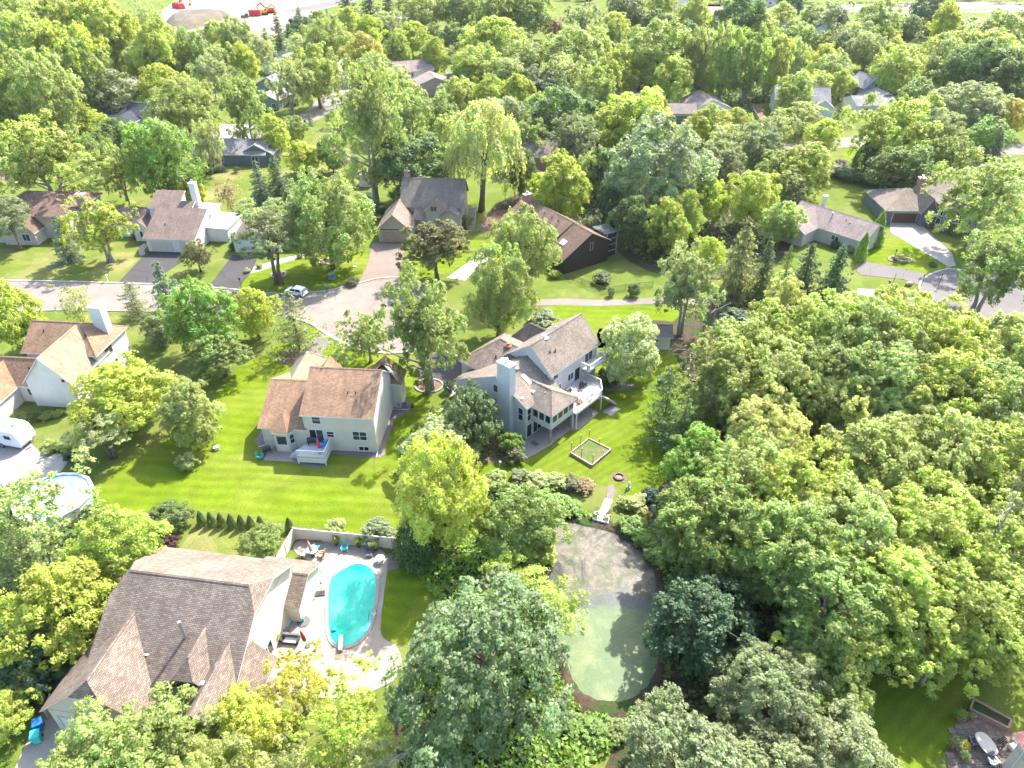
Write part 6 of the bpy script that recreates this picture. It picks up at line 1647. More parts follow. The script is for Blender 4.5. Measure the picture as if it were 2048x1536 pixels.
# bank-side plants round the pond
POND_PLANTS = """
985|975|3.6|1.8|shrub|mid2|grey green bush at the lawn edge above the dark pond tree
1040|962|2.8|1.5|shrub|silver|silvery tall grass clump at the lawn edge
1075|968|3.0|1.6|shrub|pale|pale reed clump at the lawn edge
1110|970|3.0|1.3|shrub|mid2|green clump at the lawn edge above the pond
1145|975|2.8|1.3|shrub|russet|reddish clump left of the dock path
1168|980|2.6|1.2|shrub|pink|rusty flowering clump beside the dock path
1080|1005|3.4|1.4|shrub|bright|bright bank bush on the far left of the dock
1115|1015|3.2|1.3|shrub|bright|bright bank bush at the top of the pond
1142|1026|2.8|1.2|shrub|bright|bright bank bush near the dock
1252|1014|2.2|1.2|shrub|mid2|bush right of the dock walkway
1270|1015|2.8|1.5|shrub|pale|pale grassy clump right of the dock
1252|1052|2.4|1.2|shrub|bright|bright bank bush right of the dock end
1265|1065|3.2|1.5|shrub|bright|bright bank bush on the upper right bank
1295|1090|3.2|1.6|shrub|bright|bright bank bush below the upper right bank
1315|1120|3.0|1.5|shrub|mid|mid green bank bush on the right bank
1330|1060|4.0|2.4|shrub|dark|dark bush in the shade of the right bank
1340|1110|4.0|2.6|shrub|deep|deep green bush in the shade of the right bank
1300|1000|2.2|1.5|shrub|teal|bluish bush at the lawn end by the wood
1085|1120|3.2|2.0|shrub|lime2|lime bank bush on the left bank of the pond
1140|1452|2.4|1.0|shrub|bright|bright low plant at the bottom left end of the pond
1185|1462|2.6|1.0|shrub|bright|bright low plant at the bottom end of the pond
1232|1466|2.6|1.0|shrub|mid|low plant at the bottom end of the pond
1290|1460|2.4|1.0|shrub|dark|dark low plant at the bottom right end of the pond
1710|1440|1.6|1.2|shrub|mid|shaded low plant on the dark lawn
""".strip().splitlines()
COLOURS['teal'] = (0.04, 0.09, 0.075)
for row in POND_PLANTS:
    px, py, w, hh, kind, colr, lab = row.split('|')
    shrub(float(px), float(py), float(w), float(hh), kind, colr, lab)

# undergrowth that nobody could count: under the woods and along the pond
def undergrowth(name, pix, n, col, seed, size=.22, hmax=1.1, avoid=None):
    poly = survey(pix); L = Leaves(seed); r = L.r
    xs = [p[0] for p in poly]; ys = [p[1] for p in poly]
    def inside(x, y, q):
        c = np.zeros(len(x), bool); j = len(q) - 1
        for i in range(len(q)):
            xi, yi = q[i]; xj, yj = q[j]
            cond = ((yi > y) != (yj > y)) & (x < (xj - xi) * (y - yi) / (yj - yi + 1e-12) + xi)
            c ^= cond; j = i
        return c
    x = r.uniform(min(xs), max(xs), n * 3); y = r.uniform(min(ys), max(ys), n * 3)
    ok = inside(x, y, poly)
    if avoid is not None: ok &= ~inside(x, y, avoid)
    x, y = x[ok][:n], y[ok][:n]
    z = .1 + hmax * np.abs(np.sin(x * .9 + np.sin(y * .6)) * np.sin(y * .8 + 1.3)) * r.random(len(x))
    L.add(np.stack([x, y, z], axis=1), unit(r.normal(size=(len(x), 3)) * .5 + np.array([0, 0, .9])), size * (.6 + .8 * r.random(len(x))), r.random(len(x)), .6)
    o = link_mesh(name, L.mesh(name, LEAFM)); o.color = (*COLOURS[col], 1)
    tag(o, None, None, None, 'stuff')
    return o
undergrowth('undergrowth', [(1340, 760), (1450, 620), (1700, 660), (2150, 680), (2250, 1100), (2050, 1330), (1930, 1340), (1790, 1290), (1680, 1400), (1460, 1600), (1240, 1560), (1320, 1400), (1340, 1150), (1310, 1010), (1390, 900)], 26000, 'dark', 401, .26, 1.6)
undergrowth('undergrowth', [(1040, 430), (1060, 380), (1330, 320), (1560, 340), (1580, 420), (1540, 540), (1320, 540), (1210, 470)], 12000, 'dark', 402, .3, 1.8)
undergrowth('undergrowth', [(-60, 1010), (30, 965), (300, 1045), (325, 1100), (200, 1200), (160, 1330), (50, 1430), (-100, 1540)], 9000, 'dark', 403, .24, 1.4)
undergrowth('undergrowth', [(790, 1090), (840, 1000), (960, 965), (1100, 985), (1180, 1030), (1290, 1080), (1340, 1160), (1340, 1400), (1250, 1480), (1150, 1560), (800, 1580), (820, 1320), (890, 1230)], 17000, 'bright', 404, .2, 1.0, avoid=[(cpx[0] + (x - cpx[0]) * 1.13, cpx[1] + (y - cpx[1]) * 1.13) for x, y in pw])
undergrowth('undergrowth', [(-100, 170), (220, 165), (260, 90), (-150, 60)], 6000, 'dark', 405, .5, 2.5)
undergrowth('undergrowth', [(1375, 208), (1400, 190), (1560, 192), (1620, 200), (1610, 210), (1500, 206), (1400, 214)], 5000, 'dark', 407, .45, 5.5)
undergrowth('undergrowth', [(890, 800), (960, 790), (1000, 850), (1040, 900), (940, 930), (800, 1000), (800, 880)], 2600, 'mid', 406, .2, .8)
# the wood that runs on beyond and beside the picture
def far_woods():
    r = np.random.default_rng(77); L = Leaves(78)
    C = []; Rr = []
    for i in range(1300):
        if i < 1000:
            y = 470 + 1100 * r.random() ** 1.6; x = r.uniform(-1.05, 1.05) * (y * .82 + 60)
            if -330 < x < -70 and y < 760: continue
        else:
            y = r.uniform(20, 480); s = 1 if r.random() < .5 else -1; x = s * (0.80 * (y * .82 + 50) + r.uniform(14, 110))
        R = r.uniform(4, 6.5); 
        n = 16
        d = unit(r.normal(size=(n, 3)) + np.array([0, 0, .35]))
        C.append(np.array([x, y, R * 1.15]) + d * np.array([R * .75, R * .75, R * .85])); Rr.append(np.full(n, R * .5))
    C = np.concatenate(C); Rr = np.concatenate(Rr)
    L.tufts(C, Rr, 9, 1.05, np.clip(np.repeat(r.random(len(C) // 16), 16), 0, 1), .6, None, 1.0, .7)
    o = link_mesh('woods', L.mesh('woods', LEAFM)); o.color = (0.075, 0.115, 0.035, 1); o['kind'] = 'stuff'
far_woods()
# ------------------------------------------------------------------ swimming pools, fences, decks and furniture
def part(name, mb, mat, parent, label=None, smooth=False):
    o = mb.build(name, mat, parent, smooth=smooth)
    if label: o['label'] = label
    return o
def D2(cx, cy): return (520 + cx / 4.519, 1020 + cy / 4.519)
sheet('pool_terrace', survey([D2(*q) for q in [(285, 370), (330, 268), (560, 288), (900, 325), (1080, 345), (1130, 390), (1155, 460), (1150, 560), (1127, 700), (1112, 850), (1092, 1000), (1088, 1110), (1125, 1175), (1260, 1235), (1300, 1500), (900, 1700), (200, 1700), (60, 1330), (250, 1060), (420, 720), (480, 480)]], 1), 0.05, M['pooldeck'])
pool_px = [D2(*q) for q in [(840, 497), (900, 495), (960, 508), (1010, 540), (1042, 590), (1053, 650), (1046, 740), (1034, 850), (1018, 950), (1000, 1010), (975, 1090), (910, 1170), (830, 1222), (760, 1235), (690, 1222), (648, 1175), (630, 1110), (620, 1000), (616, 880), (618, 760), (632, 640), (690, 580), (760, 538)]]
pool_w = survey(pool_px, 1)
root = empty('swimming_pool', (0, 0, 0), 0, 'turquoise in ground swimming pool in the pale terrace of the big house', 'pool')
def ring_prism(mb, pts, f, z0, z1):
    c = np.mean(np.array(pts), axis=0); n = len(pts); out = []
    for i, (x, y) in enumerate(pts):
        a = Vector(pts[i - 1]); b = Vector(pts[(i + 1) % n]); d = (b - a).normalized(); nn = Vector((d.y, -d.x))
        if nn.dot(Vector((x - c[0], y - c[1]))) < 0: nn = -nn
        out.append((x + nn.x * f, y + nn.y * f))
    for i in range(n):
        j = (i + 1) % n
        mb.poly([(*pts[i], z1), (*out[i], z1), (*out[j], z1), (*pts[j], z1)][::-1]); mb.poly([(*out[i], z0), (*out[j], z0), (*out[j], z1), (*out[i], z1)])
        mb.poly([(*pts[j], z0), (*pts[i], z0), (*pts[i], z1), (*pts[j], z1)])
    return mb
w = sheet('water', pool_w, 0.075, M['pool']); del w['kind']; w.parent = root
part('coping', ring_prism(MB(), pool_w, .34, 0.03, 0.13), M['concrete'], root)
tl = MB(); q = P(*D2(1010, 985))
for k in (0, .5):
    tl.tube([(q.x - .3, q.y + k, .02), (q.x - .25, q.y + k, .75), (q.x + .1, q.y + k, .9), (q.x + .4, q.y + k, .7), (q.x + .45, q.y + k, .05)], .03, 6)
part('handrail', tl, M['metal'], root)
p = P(*D2(735, 1215)); b = empty('diving_board', (p.x, p.y, 0), math.radians(8), 'white diving board at the near end of the turquoise pool', 'diving board')
part('board', MB().box(-.2, .2, -.8, .7, .45, .52), M['white'], b); part('stand', MB().box(-.2, .2, -.9, -.2, .05, .45), M['metal'], b)
p = P(*D2(710, 1330)); tag(MB().box(-.35, .35, -.25, .25, .055, .1).build('mat', M['terracotta'], None, (p.x, p.y, 0)), 'small rust brown mat on the terrace below the diving board', 'mat')
p = P(*D2(670, 1095)); t_ = empty('pool_cleaner', (p.x, p.y, .08), .4, 'dark teal pool cleaner floating near the diving board', 'pool cleaner')
part('body', MB().ell((0, 0, .06), (.28, .2, .12)), m_plain('dark_teal', (.01, .13, .15), .5), t_, smooth=True); part('hose', MB().tube([(0, 0, .1), (.1, .3, .06), (.05, .8, .03)], .03, 6), M['skyblue'], t_)
# rolled cover along the house wall
a, b_ = P(*D2(435, 690)), P(*D2(245, 1065))
tag(MB().tube([(a.x, a.y, .16), ((a.x + b_.x) / 2, (a.y + b_.y) / 2, .17), (b_.x, b_.y, .16)], .13, 8).build('pool_cover', m_plain('pale_turquoise', (.25, .55, .52), .6), smooth=True), 'long rolled turquoise pool cover beside the house wall', 'pool cover')

# cream vinyl fence round the terrace
def panel_fence(label, pts, hgt, mat, step=2.4, name='fence', pw=.13, th=.05, gap=0, slat=None):
    root = empty(name, (0, 0, 0), 0, label, 'fence')
    pos = [Vector((*q, 0)) for q in pts]
    pm = None
    for i in range(len(pos) - 1):
        a, b = pos[i], pos[i + 1]; L = (b - a).length; n = max(1, round(L / step))
        for k in range(n):
            u, v = a.lerp(b, k / n), a.lerp(b, (k + 1) / n); d = (v - u).normalized()
            if slat:
                for z in slat[0]:
                    part('rail', MB().beam(u + d * .07 + Vector((0, 0, z)), v - d * .07 + Vector((0, 0, z)), .05, slat[1]), mat, root)
                if slat[2]:
                    mb = MB(); m_ = max(2, int((v - u).length / slat[2]))
                    for j in range(1, m_):
                        p_ = u.lerp(v, j / m_); mb.beam(p_ + Vector((0, 0, .08)), p_ + Vector((0, 0, hgt - .05)), .025, .025)
                    o_ = part('pickets', mb, mat, root); o_['kind'] = 'stuff'
            else:
                part('panel', MB().beam(u + d * .07 + Vector((0, 0, hgt / 2 + .03)), v - d * .07 + Vector((0, 0, hgt / 2 + .03)), th, hgt - .12), mat, root)
                part('rail', MB().beam(u + d * .07 + Vector((0, 0, hgt - .06)), v - d * .07 + Vector((0, 0, hgt - .06)), th + .04, .09), mat, root)
        for k in range(n + (i == len(pos) - 2)):
            p_ = a.lerp(b, k / n)
            pp = part('post', MB().box(p_.x - pw / 2, p_.x + pw / 2, p_.y - pw / 2, p_.y + pw / 2, 0, hgt + .08), mat, root)
    return root
panel_fence('tall cream panel fence along two sides of the pool terrace', [tuple(P(556, 1142))[:2], (-23.95, 55.7), (-12.9, 54.3)], 1.8, M['vinyl'])
p0 = P(*D2(1200, 350)); tag(MB().box(-.05, 1.0, -.05, .05, 0, 1.7).build('fence_gate', M['wood'], None, (p0.x, p0.y, 0), -.1), 'short weathered wooden gate at the right end of the pool fence', 'gate')

def pot_plant(px, py, w, hgt, col, label, pot='black', z=0.05, kind='shrub', group=None, xyz=None):
    p = Vector(xyz) if xyz else P(px, py); r_ = empty('potted_plant', (p.x, p.y, z), 0, label, 'potted plant', group)
    mb = MB(); mb.tube([(0, 0, 0), (0, 0, .42)], [.16, .24], 10); part('pot', mb, M[pot], r_)
    L = Leaves(int(px * 7 + py)); rr_ = L.r; n = 260; d = unit(rr_.normal(size=(n, 3)) + np.array([0, 0, .6])); c = d * np.array([w / 2, w / 2, hgt * .55]) * (.5 + .5 * rr_.random((n, 1))) + np.array([0, 0, .42 + hgt * .35])
    L.add(c, unit(d + rr_.normal(size=(n, 3)) * .5), .10, rr_.random(n), .45, d)
    o = link_mesh('foliage', L.mesh('foliage', LEAFM), r_); o.color = (*COLOURS[col], 1)
    return r_
for i, (cx, cy) in enumerate(((693, 318), (892, 335), (1047, 365))):
    pot_plant(*D2(cx, cy), 1.0, 1.1, 'mid2' if i != 1 else 'lime', ['dark pot with a palm nearest the pool fence corner', 'dark pot with a yellowish plant in the middle of the pool fence', 'dark pot with a bushy plant at the right end of the pool fence'][i])
pot_plant(*D2(155, 1190), 1.1, 1.0, 'lime2', 'big leafy potted plant beside the dark patio sofa', 'terracotta')
for i, (cx, cy) in enumerate(((790, 225), (967, 245))):
    p = P(*D2(cx, cy), 1.25); r_ = empty('hanging_basket', (p.x, p.y - .02, 1.15), 0, ['left', 'right'][i] + ' flower basket hanging on the cream pool fence', 'flower basket')
    part('basket', MB().tube([(0, 0, 0), (0, 0, .25)], [.12, .24], 9), M['wood'], r_)
    L = Leaves(900 + i); n = 140; d = unit(L.r.normal(size=(n, 3)) + np.array([0, 0, .5])); L.add(d * .3 + np.array([0, 0, .3]), d, .08, L.r.random(n)); o = link_mesh('foliage', L.mesh('foliage', LEAFM), r_); o.color = (*COLOURS['gold'], 1)

def chair(px, py, rz, mat, label, z=0.05, xyz=None, frame=None, wide=.62, group=None):
    p = Vector(xyz) if xyz else P(px, py); r_ = empty('garden_chair', (p.x, p.y, z), rz, label, 'chair', group); f = M[frame] if frame else M[mat]
    part('seat', MB().poly([(-wide / 2, -.28, .36), (wide / 2, -.28, .36), (wide / 2, .25, .30), (-wide / 2, .25, .30)]).poly([(-wide / 2, .25, .27), (wide / 2, .25, .27), (wide / 2, -.28, .33), (-wide / 2, -.28, .33)]).box(-wide / 2, wide / 2, -.3, -.26, .3, .37), M[mat], r_)
    bk = MB()
    for k in range(5): x = -wide / 2 + wide * (k + .1) / 5; bk.beam((x + .05, .25, .3), (x + .05, .48, 1.0 + .06 * (2 - abs(k - 2))), wide / 5 * .85, .03, up=(1, 0, 0))
    part('backrest', bk, M[mat], r_)
    for s_ in (-1, 1):
        part('armrest', MB().box(s_ * wide / 2 - .07, s_ * wide / 2 + .07, -.34, .3, .56, .60), M[mat], r_)
        for y in (-.28, .26): part('leg', MB().box(s_ * wide / 2 - .035, s_ * wide / 2 + .035, y - .035, y + .035, 0, .56), f, r_)
    return r_
chair(*D2(515, 575), 2.2, 'teal', 'turquoise garden chair standing alone on the terrace left of the pool')
chair(*D2(770, 365), .1, 'teal', 'teal and white chair against the cream pool fence', frame='white')
chair(*D2(505, 365), 2.6, 'teal', 'teal chair behind the round patio table')
chair(*D2(400, 415), 1.3, 'vinyl', 'pale chair on the left of the round patio table')
chair(*D2(560, 425), -1.4, 'tan', 'tan chair on the right of the round patio table')
chair(*D2(105, 1260), .9, 'white', 'white garden chair by the house door at the pool terrace')
chair(*D2(175, 1075), -.9, 'white', 'white deck chair leaning at the cream house wall')
def round_table(px, py, rad, hgt, mat, label, z=.05, xyz=None, leg='metal'):
    p = Vector(xyz) if xyz else P(px, py); r_ = empty('round_table', (p.x, p.y, z), 0, label, 'table')
    part('tabletop', MB().tube([(0, 0, hgt - .05), (0, 0, hgt)], rad, 20), mat, r_)
    for k in range(4):
        a = k * math.pi / 2 + .7; part('leg', MB().beam((rad * .75 * math.cos(a), rad * .75 * math.sin(a), 0), (rad * .6 * math.cos(a), rad * .6 * math.sin(a), hgt - .05), .05, .05), M[leg], r_)
    return r_
round_table(*D2(480, 400), .62, .72, m_plain('pale_glass_top', (.42, .47, .46), .15, .5), 'round glass patio table beside the pool room roof')
rt = round_table(*D2(1090, 470), .48, .62, M['white'], 'round white drum table at the far end of the pool', leg='white')
part('skirt', MB().tube([(0, 0, .02), (0, 0, .56)], [.34, .40], 16, cap=False), M['white'], rt)
def furled_umbrella(px, py, hgt, mat, label, z=.05, xyz=None, tilt=(0, 0), base=True):
    p = Vector(xyz) if xyz else P(px, py); r_ = empty('furled_umbrella', (p.x, p.y, z), 0, label, 'umbrella'); T = lambda h_: (tilt[0] * h_ / hgt, tilt[1] * h_ / hgt, h_)
    part('pole', MB().tube([T(0), T(hgt)], .025, 6), M['metal'], r_)
    part('canopy', MB().tube([T(hgt * .38), T(hgt * .55), T(hgt * .8), T(hgt * .98)], [.17, .2, .14, .04], 8), mat, r_, smooth=True)
    if base: part('base', MB().tube([(0, 0, 0), (0, 0, .1)], [.26, .22], 12), M['darkgrey'], r_)
    return r_
furled_umbrella(*D2(480, 425), 2.4, M['tan'], 'furled tan umbrella standing at the round patio table', tilt=(-.25, .1))
furled_umbrella(*D2(430, 1235), 2.3, M['darkred'], 'furled maroon umbrella by the dark patio sofa', tilt=(-.35, .1))
# lounger
p = P(*D2(988, 430)); lo = empty('sun_lounger', (p.x, p.y, .05), math.radians(4), 'grey sun lounger with raised back near the far end of the pool', 'sun lounger')
part('frame', MB().box(-.36, .36, -.1, 1.5, .24, .28), M['metal'], lo); part('cushion', MB().box(-.33, .33, -.08, 1.0, .28, .36), M['darkgrey'], lo)
part('backrest', MB().beam((0, 1.02, .34), (0, 1.65, .95), .66, .08, up=(0, 1, 0)), M['darkgrey'], lo)
for x in (-.3, .3):
    for y in (0, 1.35): part('leg', MB().box(x - .025, x + .025, y - .025, y + .025, 0, .24), M['metal'], lo)
# cantilever umbrella stand
p = P(*D2(545, 760)); st = empty('umbrella_stand', (p.x, p.y, .05), .1, 'black square cantilever umbrella stand with bare pole beside the pool', 'umbrella stand')
part('base', MB().box(-.5, .5, -.32, .32, 0, .1), M['black'], st); part('pole', MB().tube([(.2, .1, .1), (.25, .3, 1.6), (.2, .4, 2.5), (.02, .3, 2.62)], .035, 6), M['metal'], st); part('crank', MB().box(.17, .3, .2, .32, 1.2, 1.4), M['black'], st)
p = P(*D2(455, 860)); tag(MB().box(-.12, .12, -.55, .4, .052, .09).build('folded_mat', M['tan'], None, (p.x, p.y, 0), -.35), 'narrow tan folded mat on the terrace near the house', 'mat')
p = P(*D2(395, 1012)); f_ = empty('teal_stand_in', (p.x, p.y, .05), 0, 'small teal stand-in on a dark disc that paints its shadow on the terrace', 'ornament')  # invented teal form for a small chair; the dark disc paints its shadow
part('shadow_disc', MB().tube([(0, 0, .02), (0, 0, .08)], [.62, .66], 14), M['darkgrey'], f_); part('pedestal', MB().tube([(0, 0, .08), (0, 0, .3), (0, 0, .6)], [.12, .07, .13], 8), M['teal'], f_)
# stacked red boards by the fence
p = P(*D2(450, 283)); pl = empty('board_stack', (p.x, p.y, .05), -.1, 'loose red brown boards lying along the pool fence', 'boards')
for i, (x, y, r_) in enumerate(((-.4, .1, .03), (.1, .0, -.05), (.5, -.1, .1))):
    part('board', MB().beam((x - 1.0, y - r_, .06 + .07 * i), (x + .9, y + r_, .06 + .07 * i), .2, .06), M['redwood'], pl)
# outdoor sofa and grill group near the house
p = P(*D2(280, 1195)); so = empty('patio_sofa', (p.x, p.y, .05), math.radians(-6), 'dark cushioned patio sofa by the house wall at the near end of the terrace', 'sofa')
part('frame', MB().box(-.8, .8, -.35, .4, .05, .3), M['black'], so); part('seat_cushion', MB().box(-.75, .75, -.33, .2, .3, .42), m_plain('pale_cushion', (.42, .45, .44), .85), so); part('back_cushion', MB().box(-.78, .78, .2, .42, .3, .85), M['darkgrey'], so)
for s_ in (-1, 1): part('armrest', MB().box(s_ * .8 - .09, s_ * .8 + .09, -.35, .4, .3, .6), M['black'], so)
p = P(*D2(205, 1200)); gr = empty('side_table', (p.x, p.y, .05), 0, 'small dark side table between the sofa and the leafy pot', 'table'); part('tabletop', MB().box(-.25, .25, -.25, .25, .42, .46), M['black'], gr); part('leg', MB().box(-.04, .04, -.04, .04, 0, .42), M['black'], gr)
p = P(*D2(180, 1110)); tag(MB().beam((-1.1, 0, .5), (1.1, -.1, .5), .08, .1).box(-1.0, -.92, -.04, .04, 0, .5).box(.92, 1.0, -.14, -.06, 0, .5).build('low_rail', M['redwood'], None, (p.x, p.y, .05)), 'low red wooden rail above the dark patio sofa', 'rail')
sheet('gravel_bed', survey([D2(*q) for q in [(1120, 395), (1250, 390), (1335, 460), (1290, 510), (1200, 545), (1152, 545), (1158, 460)]], 1), 0.03, M['gravel'])
def boulders(name, label, px, py, spread, n, mat, size=.22, group=None, flat=.7):
    for i in range(n):
        pass
# above ground pool
c = Vector((-53.3, 61.3)); ag = empty('round_pool', (c.x, c.y, 0), 0, 'round above ground pool with white rim at the left edge', 'pool')
circ = [(4.15 * math.cos(t), 4.0 * math.sin(t)) for t in np.linspace(0, 2 * math.pi, 15)[:-1]]
mb = MB()
for i in range(14): a, b = circ[i], circ[(i + 1) % 14]; mb.poly([(*a, 0), (*b, 0), (*b, 1.2), (*a, 1.2)])
part('wall', mb, M['white'], ag); part('rim', ring_prism(MB(), [(x * .95, y * .95) for x, y in circ], .35, 1.14, 1.22), M['white'], ag)
part('water', MB().poly([(x * .97, y * .97, 1.0) for x, y in circ]), M['pool2'], ag)
# camper
a, b = P(0, 832, 3.0), P(60, 842, 3.0); yaw = math.atan2(b.y - a.y, b.x - a.x)
cm = empty('camper_trailer', (b.x, b.y, 0), yaw, 'white camper trailer at the left edge behind the garden bed', 'camper')
mb = MB(); prof = [(-8.5, .5), (-.2, .5), (.0, .9), (0, 1.7), (-.45, 2.75), (-.9, 2.95), (-8.5, 2.95)]
for x in range(len(prof)):
    q, r_ = prof[x], prof[(x + 1) % len(prof)]
    mb.poly([(q[0], -2.5, q[1]), (r_[0], -2.5, r_[1]), (r_[0], 0, r_[1]), (q[0], 0, q[1])][::-1])
mb.poly([(x, -2.5, z) for x, z in prof]); mb.poly([(x, 0, z) for x, z in prof[::-1]])
part('body', mb, M['carwhite'], cm)
for x in (-2.4, -5.0): part('roof_unit', MB().box(x - .5, x + .5, -1.6, -.9, 2.96, 3.18), M['trim'], cm)
part('roof_hatch', MB().box(-1.6, -1.25, -1.5, -1.1, 2.96, 3.08), M['darkgrey'], cm)
for x in (-3.2, -4.1):
    wh = part('wheel', MB().tube([(x, -2.55, .36), (x, -2.3, .36)], .36, 14), M['rubber'], cm); part('rim', MB().tube([(x, -2.57, .36), (x, -2.52, .36)], .2, 12), M['metal'], wh)
wf = part('window', MB().box(-2.2, -1.2, -2.54, -2.5, 1.6, 2.2), M['metal'], cm); part('pane', MB().box(-2.15, -1.25, -2.56, -2.541, 1.65, 2.15), M['glass'], wf)
part('gas_bottle', MB().tube([(.4, -1.25, .55), (.4, -1.25, 1.05)], .16, 10), M['metal'], cm)
p = P(434, 899); bx = empty('utility_box', (p.x, p.y, 0), .4, 'small white box alone on the striped lawn', 'utility box'); part('body', MB().box(-.28, .28, -.22, .22, 0, .42), M['white'], bx); part('lid', MB().box(-.32, .32, -.26, .26, .42, .5), M['white'], bx)

# beds, slabs and rings round the cream house
def Apx(x, y): return (460 + x / 5.12, 680 + y / 5.12)
sheet('gravel_border', survey([Apx(*q) for q in [(255, 1040), (330, 900), (900, 1040), (1440, 1150), (1510, 1130), (1660, 690), (1690, 605), (1770, 605), (1850, 640), (1860, 700), (1800, 760), (1690, 810), (1600, 1060), (1585, 1170), (1540, 1205), (1480, 1210), (1230, 1190), (1060, 1165), (1000, 1190), (975, 1270), (920, 1315), (860, 1310), (640, 1260), (600, 1240), (350, 1235), (300, 1210), (330, 1130)]], 0), 0.03, M['gravel'])
sheet('patio', survey([Apx(*q) for q in [(440, 1040), (520, 1075), (700, 1075), (640, 1120), (640, 1250), (345, 1232)]], 0), 0.05, M['patio_slab'])
xyzA = lambda x, y, z: tuple(loc2w(HA, x, y, z))
def grill(xyz, rz, label, cover=False):
    r_ = empty('grill', xyz, rz, label, 'grill')
    part('body', MB().box(-.5, .5, -.28, .28, .45, .82), M['black'], r_); part('lid', MB().tube([(-.5, 0, .84), (.5, 0, .84)], .27, 10), M['black'], r_)
    part('shelf', MB().box(.5, .85, -.25, .25, .74, .78), M['metal'], r_)
    for x in (-.42, .42):
        for y in (-.22, .22): part('leg', MB().box(x - .03, x + .03, y - .03, y + .03, 0, .45), M['black'], r_)
    return r_
chair(600, 700, -1.9, 'skyblue', 'bright blue chair on the deck of the cream house', xyz=xyzA(-6.5, -.8, 0), z=1.25, wide=.75)
furled_umbrella(600, 700, 1.9, M['red'], 'furled red umbrella on the deck of the cream house', xyz=xyzA(-6.6, -2.1, 0), z=1.25, tilt=(-.25, .45))
g_ = grill(xyzA(-8.15, -.55, 1.25), .2, 'black grill on the deck beside the sliding door of the cream house')
grill(xyzA(-13.9, -1.3, .05), .5, 'black and silver grill on the ground patio of the cream house')
chair(600, 700, 1.2, 'green_plastic', 'green chair on the ground patio of the cream house', xyz=xyzA(-14.4, -2.4, 0), z=.03)
a_ = empty('air_conditioner', xyzA(1.6, 9.6, .03), 0, 'grey air conditioner in the gravel right of the cream house', 'air conditioner'); part('casing', MB().box(-.4, .4, -.4, .4, 0, .75), m_plain('bluegrey_metal', (.12, .15, .19), .5), a_); part('fan_grille', MB().tube([(0, 0, .75), (0, 0, .78)], .34, 14), M['black'], a_)
pot_plant(1, 2, .7, .5, 'lime', 'yellow flowering pot right of the air conditioner', xyz=xyzA(2.6, 9.8, 0)); pot_plant(3, 2, .6, .5, 'mid', 'green pot left of the air conditioner', xyz=xyzA(.75, 9.8, 0))
def stone_ring(px, py, rx, ry, label, mat='concrete', fill='mulch'):
    p = P(px, py); r_ = empty('stone_ring', (p.x, p.y, 0), 0, label, 'tree ring'); n = 18
    part('bed', MB().poly([(rx * math.cos(2 * math.pi * k / n), ry * math.sin(2 * math.pi * k / n), .05) for k in range(n)]), M[fill], r_)
    me = None
    for k in range(n):
        t = 2 * math.pi * k / n; t2 = t + 2 * math.pi / n * .93
        a, b = Vector((rx * math.cos(t), ry * math.sin(t), .08)), Vector((rx * math.cos(t2), ry * math.sin(t2), .08))
        part('stone', MB().beam(a, b, .24, .17 + .03 * (k % 3)), M[mat], r_)
    return r_
stone_ring(557, 550, 1.35, 1.3, 'stone edged ring round the trunk of the grey green honey locust')
stone_ring(652, 524, 1.3, 1.25, 'stone edged ring round the trunk of the massive round maple')
stone_ring(858, 772, 2.0, 1.7, 'stone edged ring round the trunk of the large spreading ash')
stone_ring(1800, 520, 2.2, 1.3, 'stone edged oval island bed on the right lawn')
sheet('path', survey([(480, 540), (540, 525), (560, 517), (625, 505), (640, 508), (560, 527), (530, 540), (490, 550)], 1), 0.03, M['concrete'])
for i, (px, py) in enumerate(((495, 545), (520, 536), (600, 516))):
    shrub(px, py, 1.3, .8, 'shrub', 'pale', ['first', 'second', 'third'][i] + ' low plant along the path of the hidden house')
# ------------------------------------------------------------------ pond garden
xyzC = lambda v, u, z=0.0: tuple(loc2w(HC, v, u, z))
def sheetC(name, pts, z, mat): return sheet(name, [xyzC(*q)[:2] for q in pts], z, mat)
sheetC('patio', [(-.4, -3.0), (2.6, -2.8), (3.2, 1.0), (3.2, 5.4), (4.0, 6.0), (4.0, 11.0), (-.8, 11.0), (.0, 5.0), (.1, 0)], .05, M['patio_slab'])
sheetC('patio', [(4.1, 11.4), (5.6, 11.4), (5.6, 13.6), (4.1, 13.6)], .06, M['concrete'])
mt = tag(MB().box(-.5, .5, -.35, .35, .055, .075).build('door_mat', M['darkgrey'], None, xyzC(1.5, .1), math.radians(-41)), 'dark mat outside the lower sliding door of the pond house', 'mat')
grill(xyzC(.2, 8.6, 2.55), math.radians(50), 'black grill on the upper deck nearest the grey wall')
furled_umbrella(1, 1, 2.3, m_plain('brown_canvas', (.06, .025, .02), .8), 'furled dark brown umbrella on the upper deck of the pond house', xyz=xyzC(1.3, 9.9), z=2.55)
round_table(1, 1, .62, .72, m_plain('pinkish_stone', (.36, .29, .25), .5), 'round pinkish table in the middle of the upper deck', xyz=xyzC(2.0, 9.0), z=2.55, leg='black')
for i, (dx, dy, r_) in enumerate(((-.9, -.6, 2.2), (.7, -.9, 3.6), (1.0, .7, -.9), (-.7, 1.0, .6))):
    chair(1, 1, r_ + math.radians(-41), ['tan', 'terracotta', 'tan', 'darkgrey'][i], ['tan chair at the house side of the deck table', 'rust brown chair nearest the sunroom on the deck', 'tan chair at the rail side of the deck table', 'dark chair behind the deck table'][i], xyz=xyzC(2.0 + dx, 9.0 + dy), z=2.55, frame='black', wide=.55)
chair(1, 1, math.radians(140), 'black', 'black chair in the far corner of the upper deck', xyz=xyzC(.6, 11.6), z=2.55)
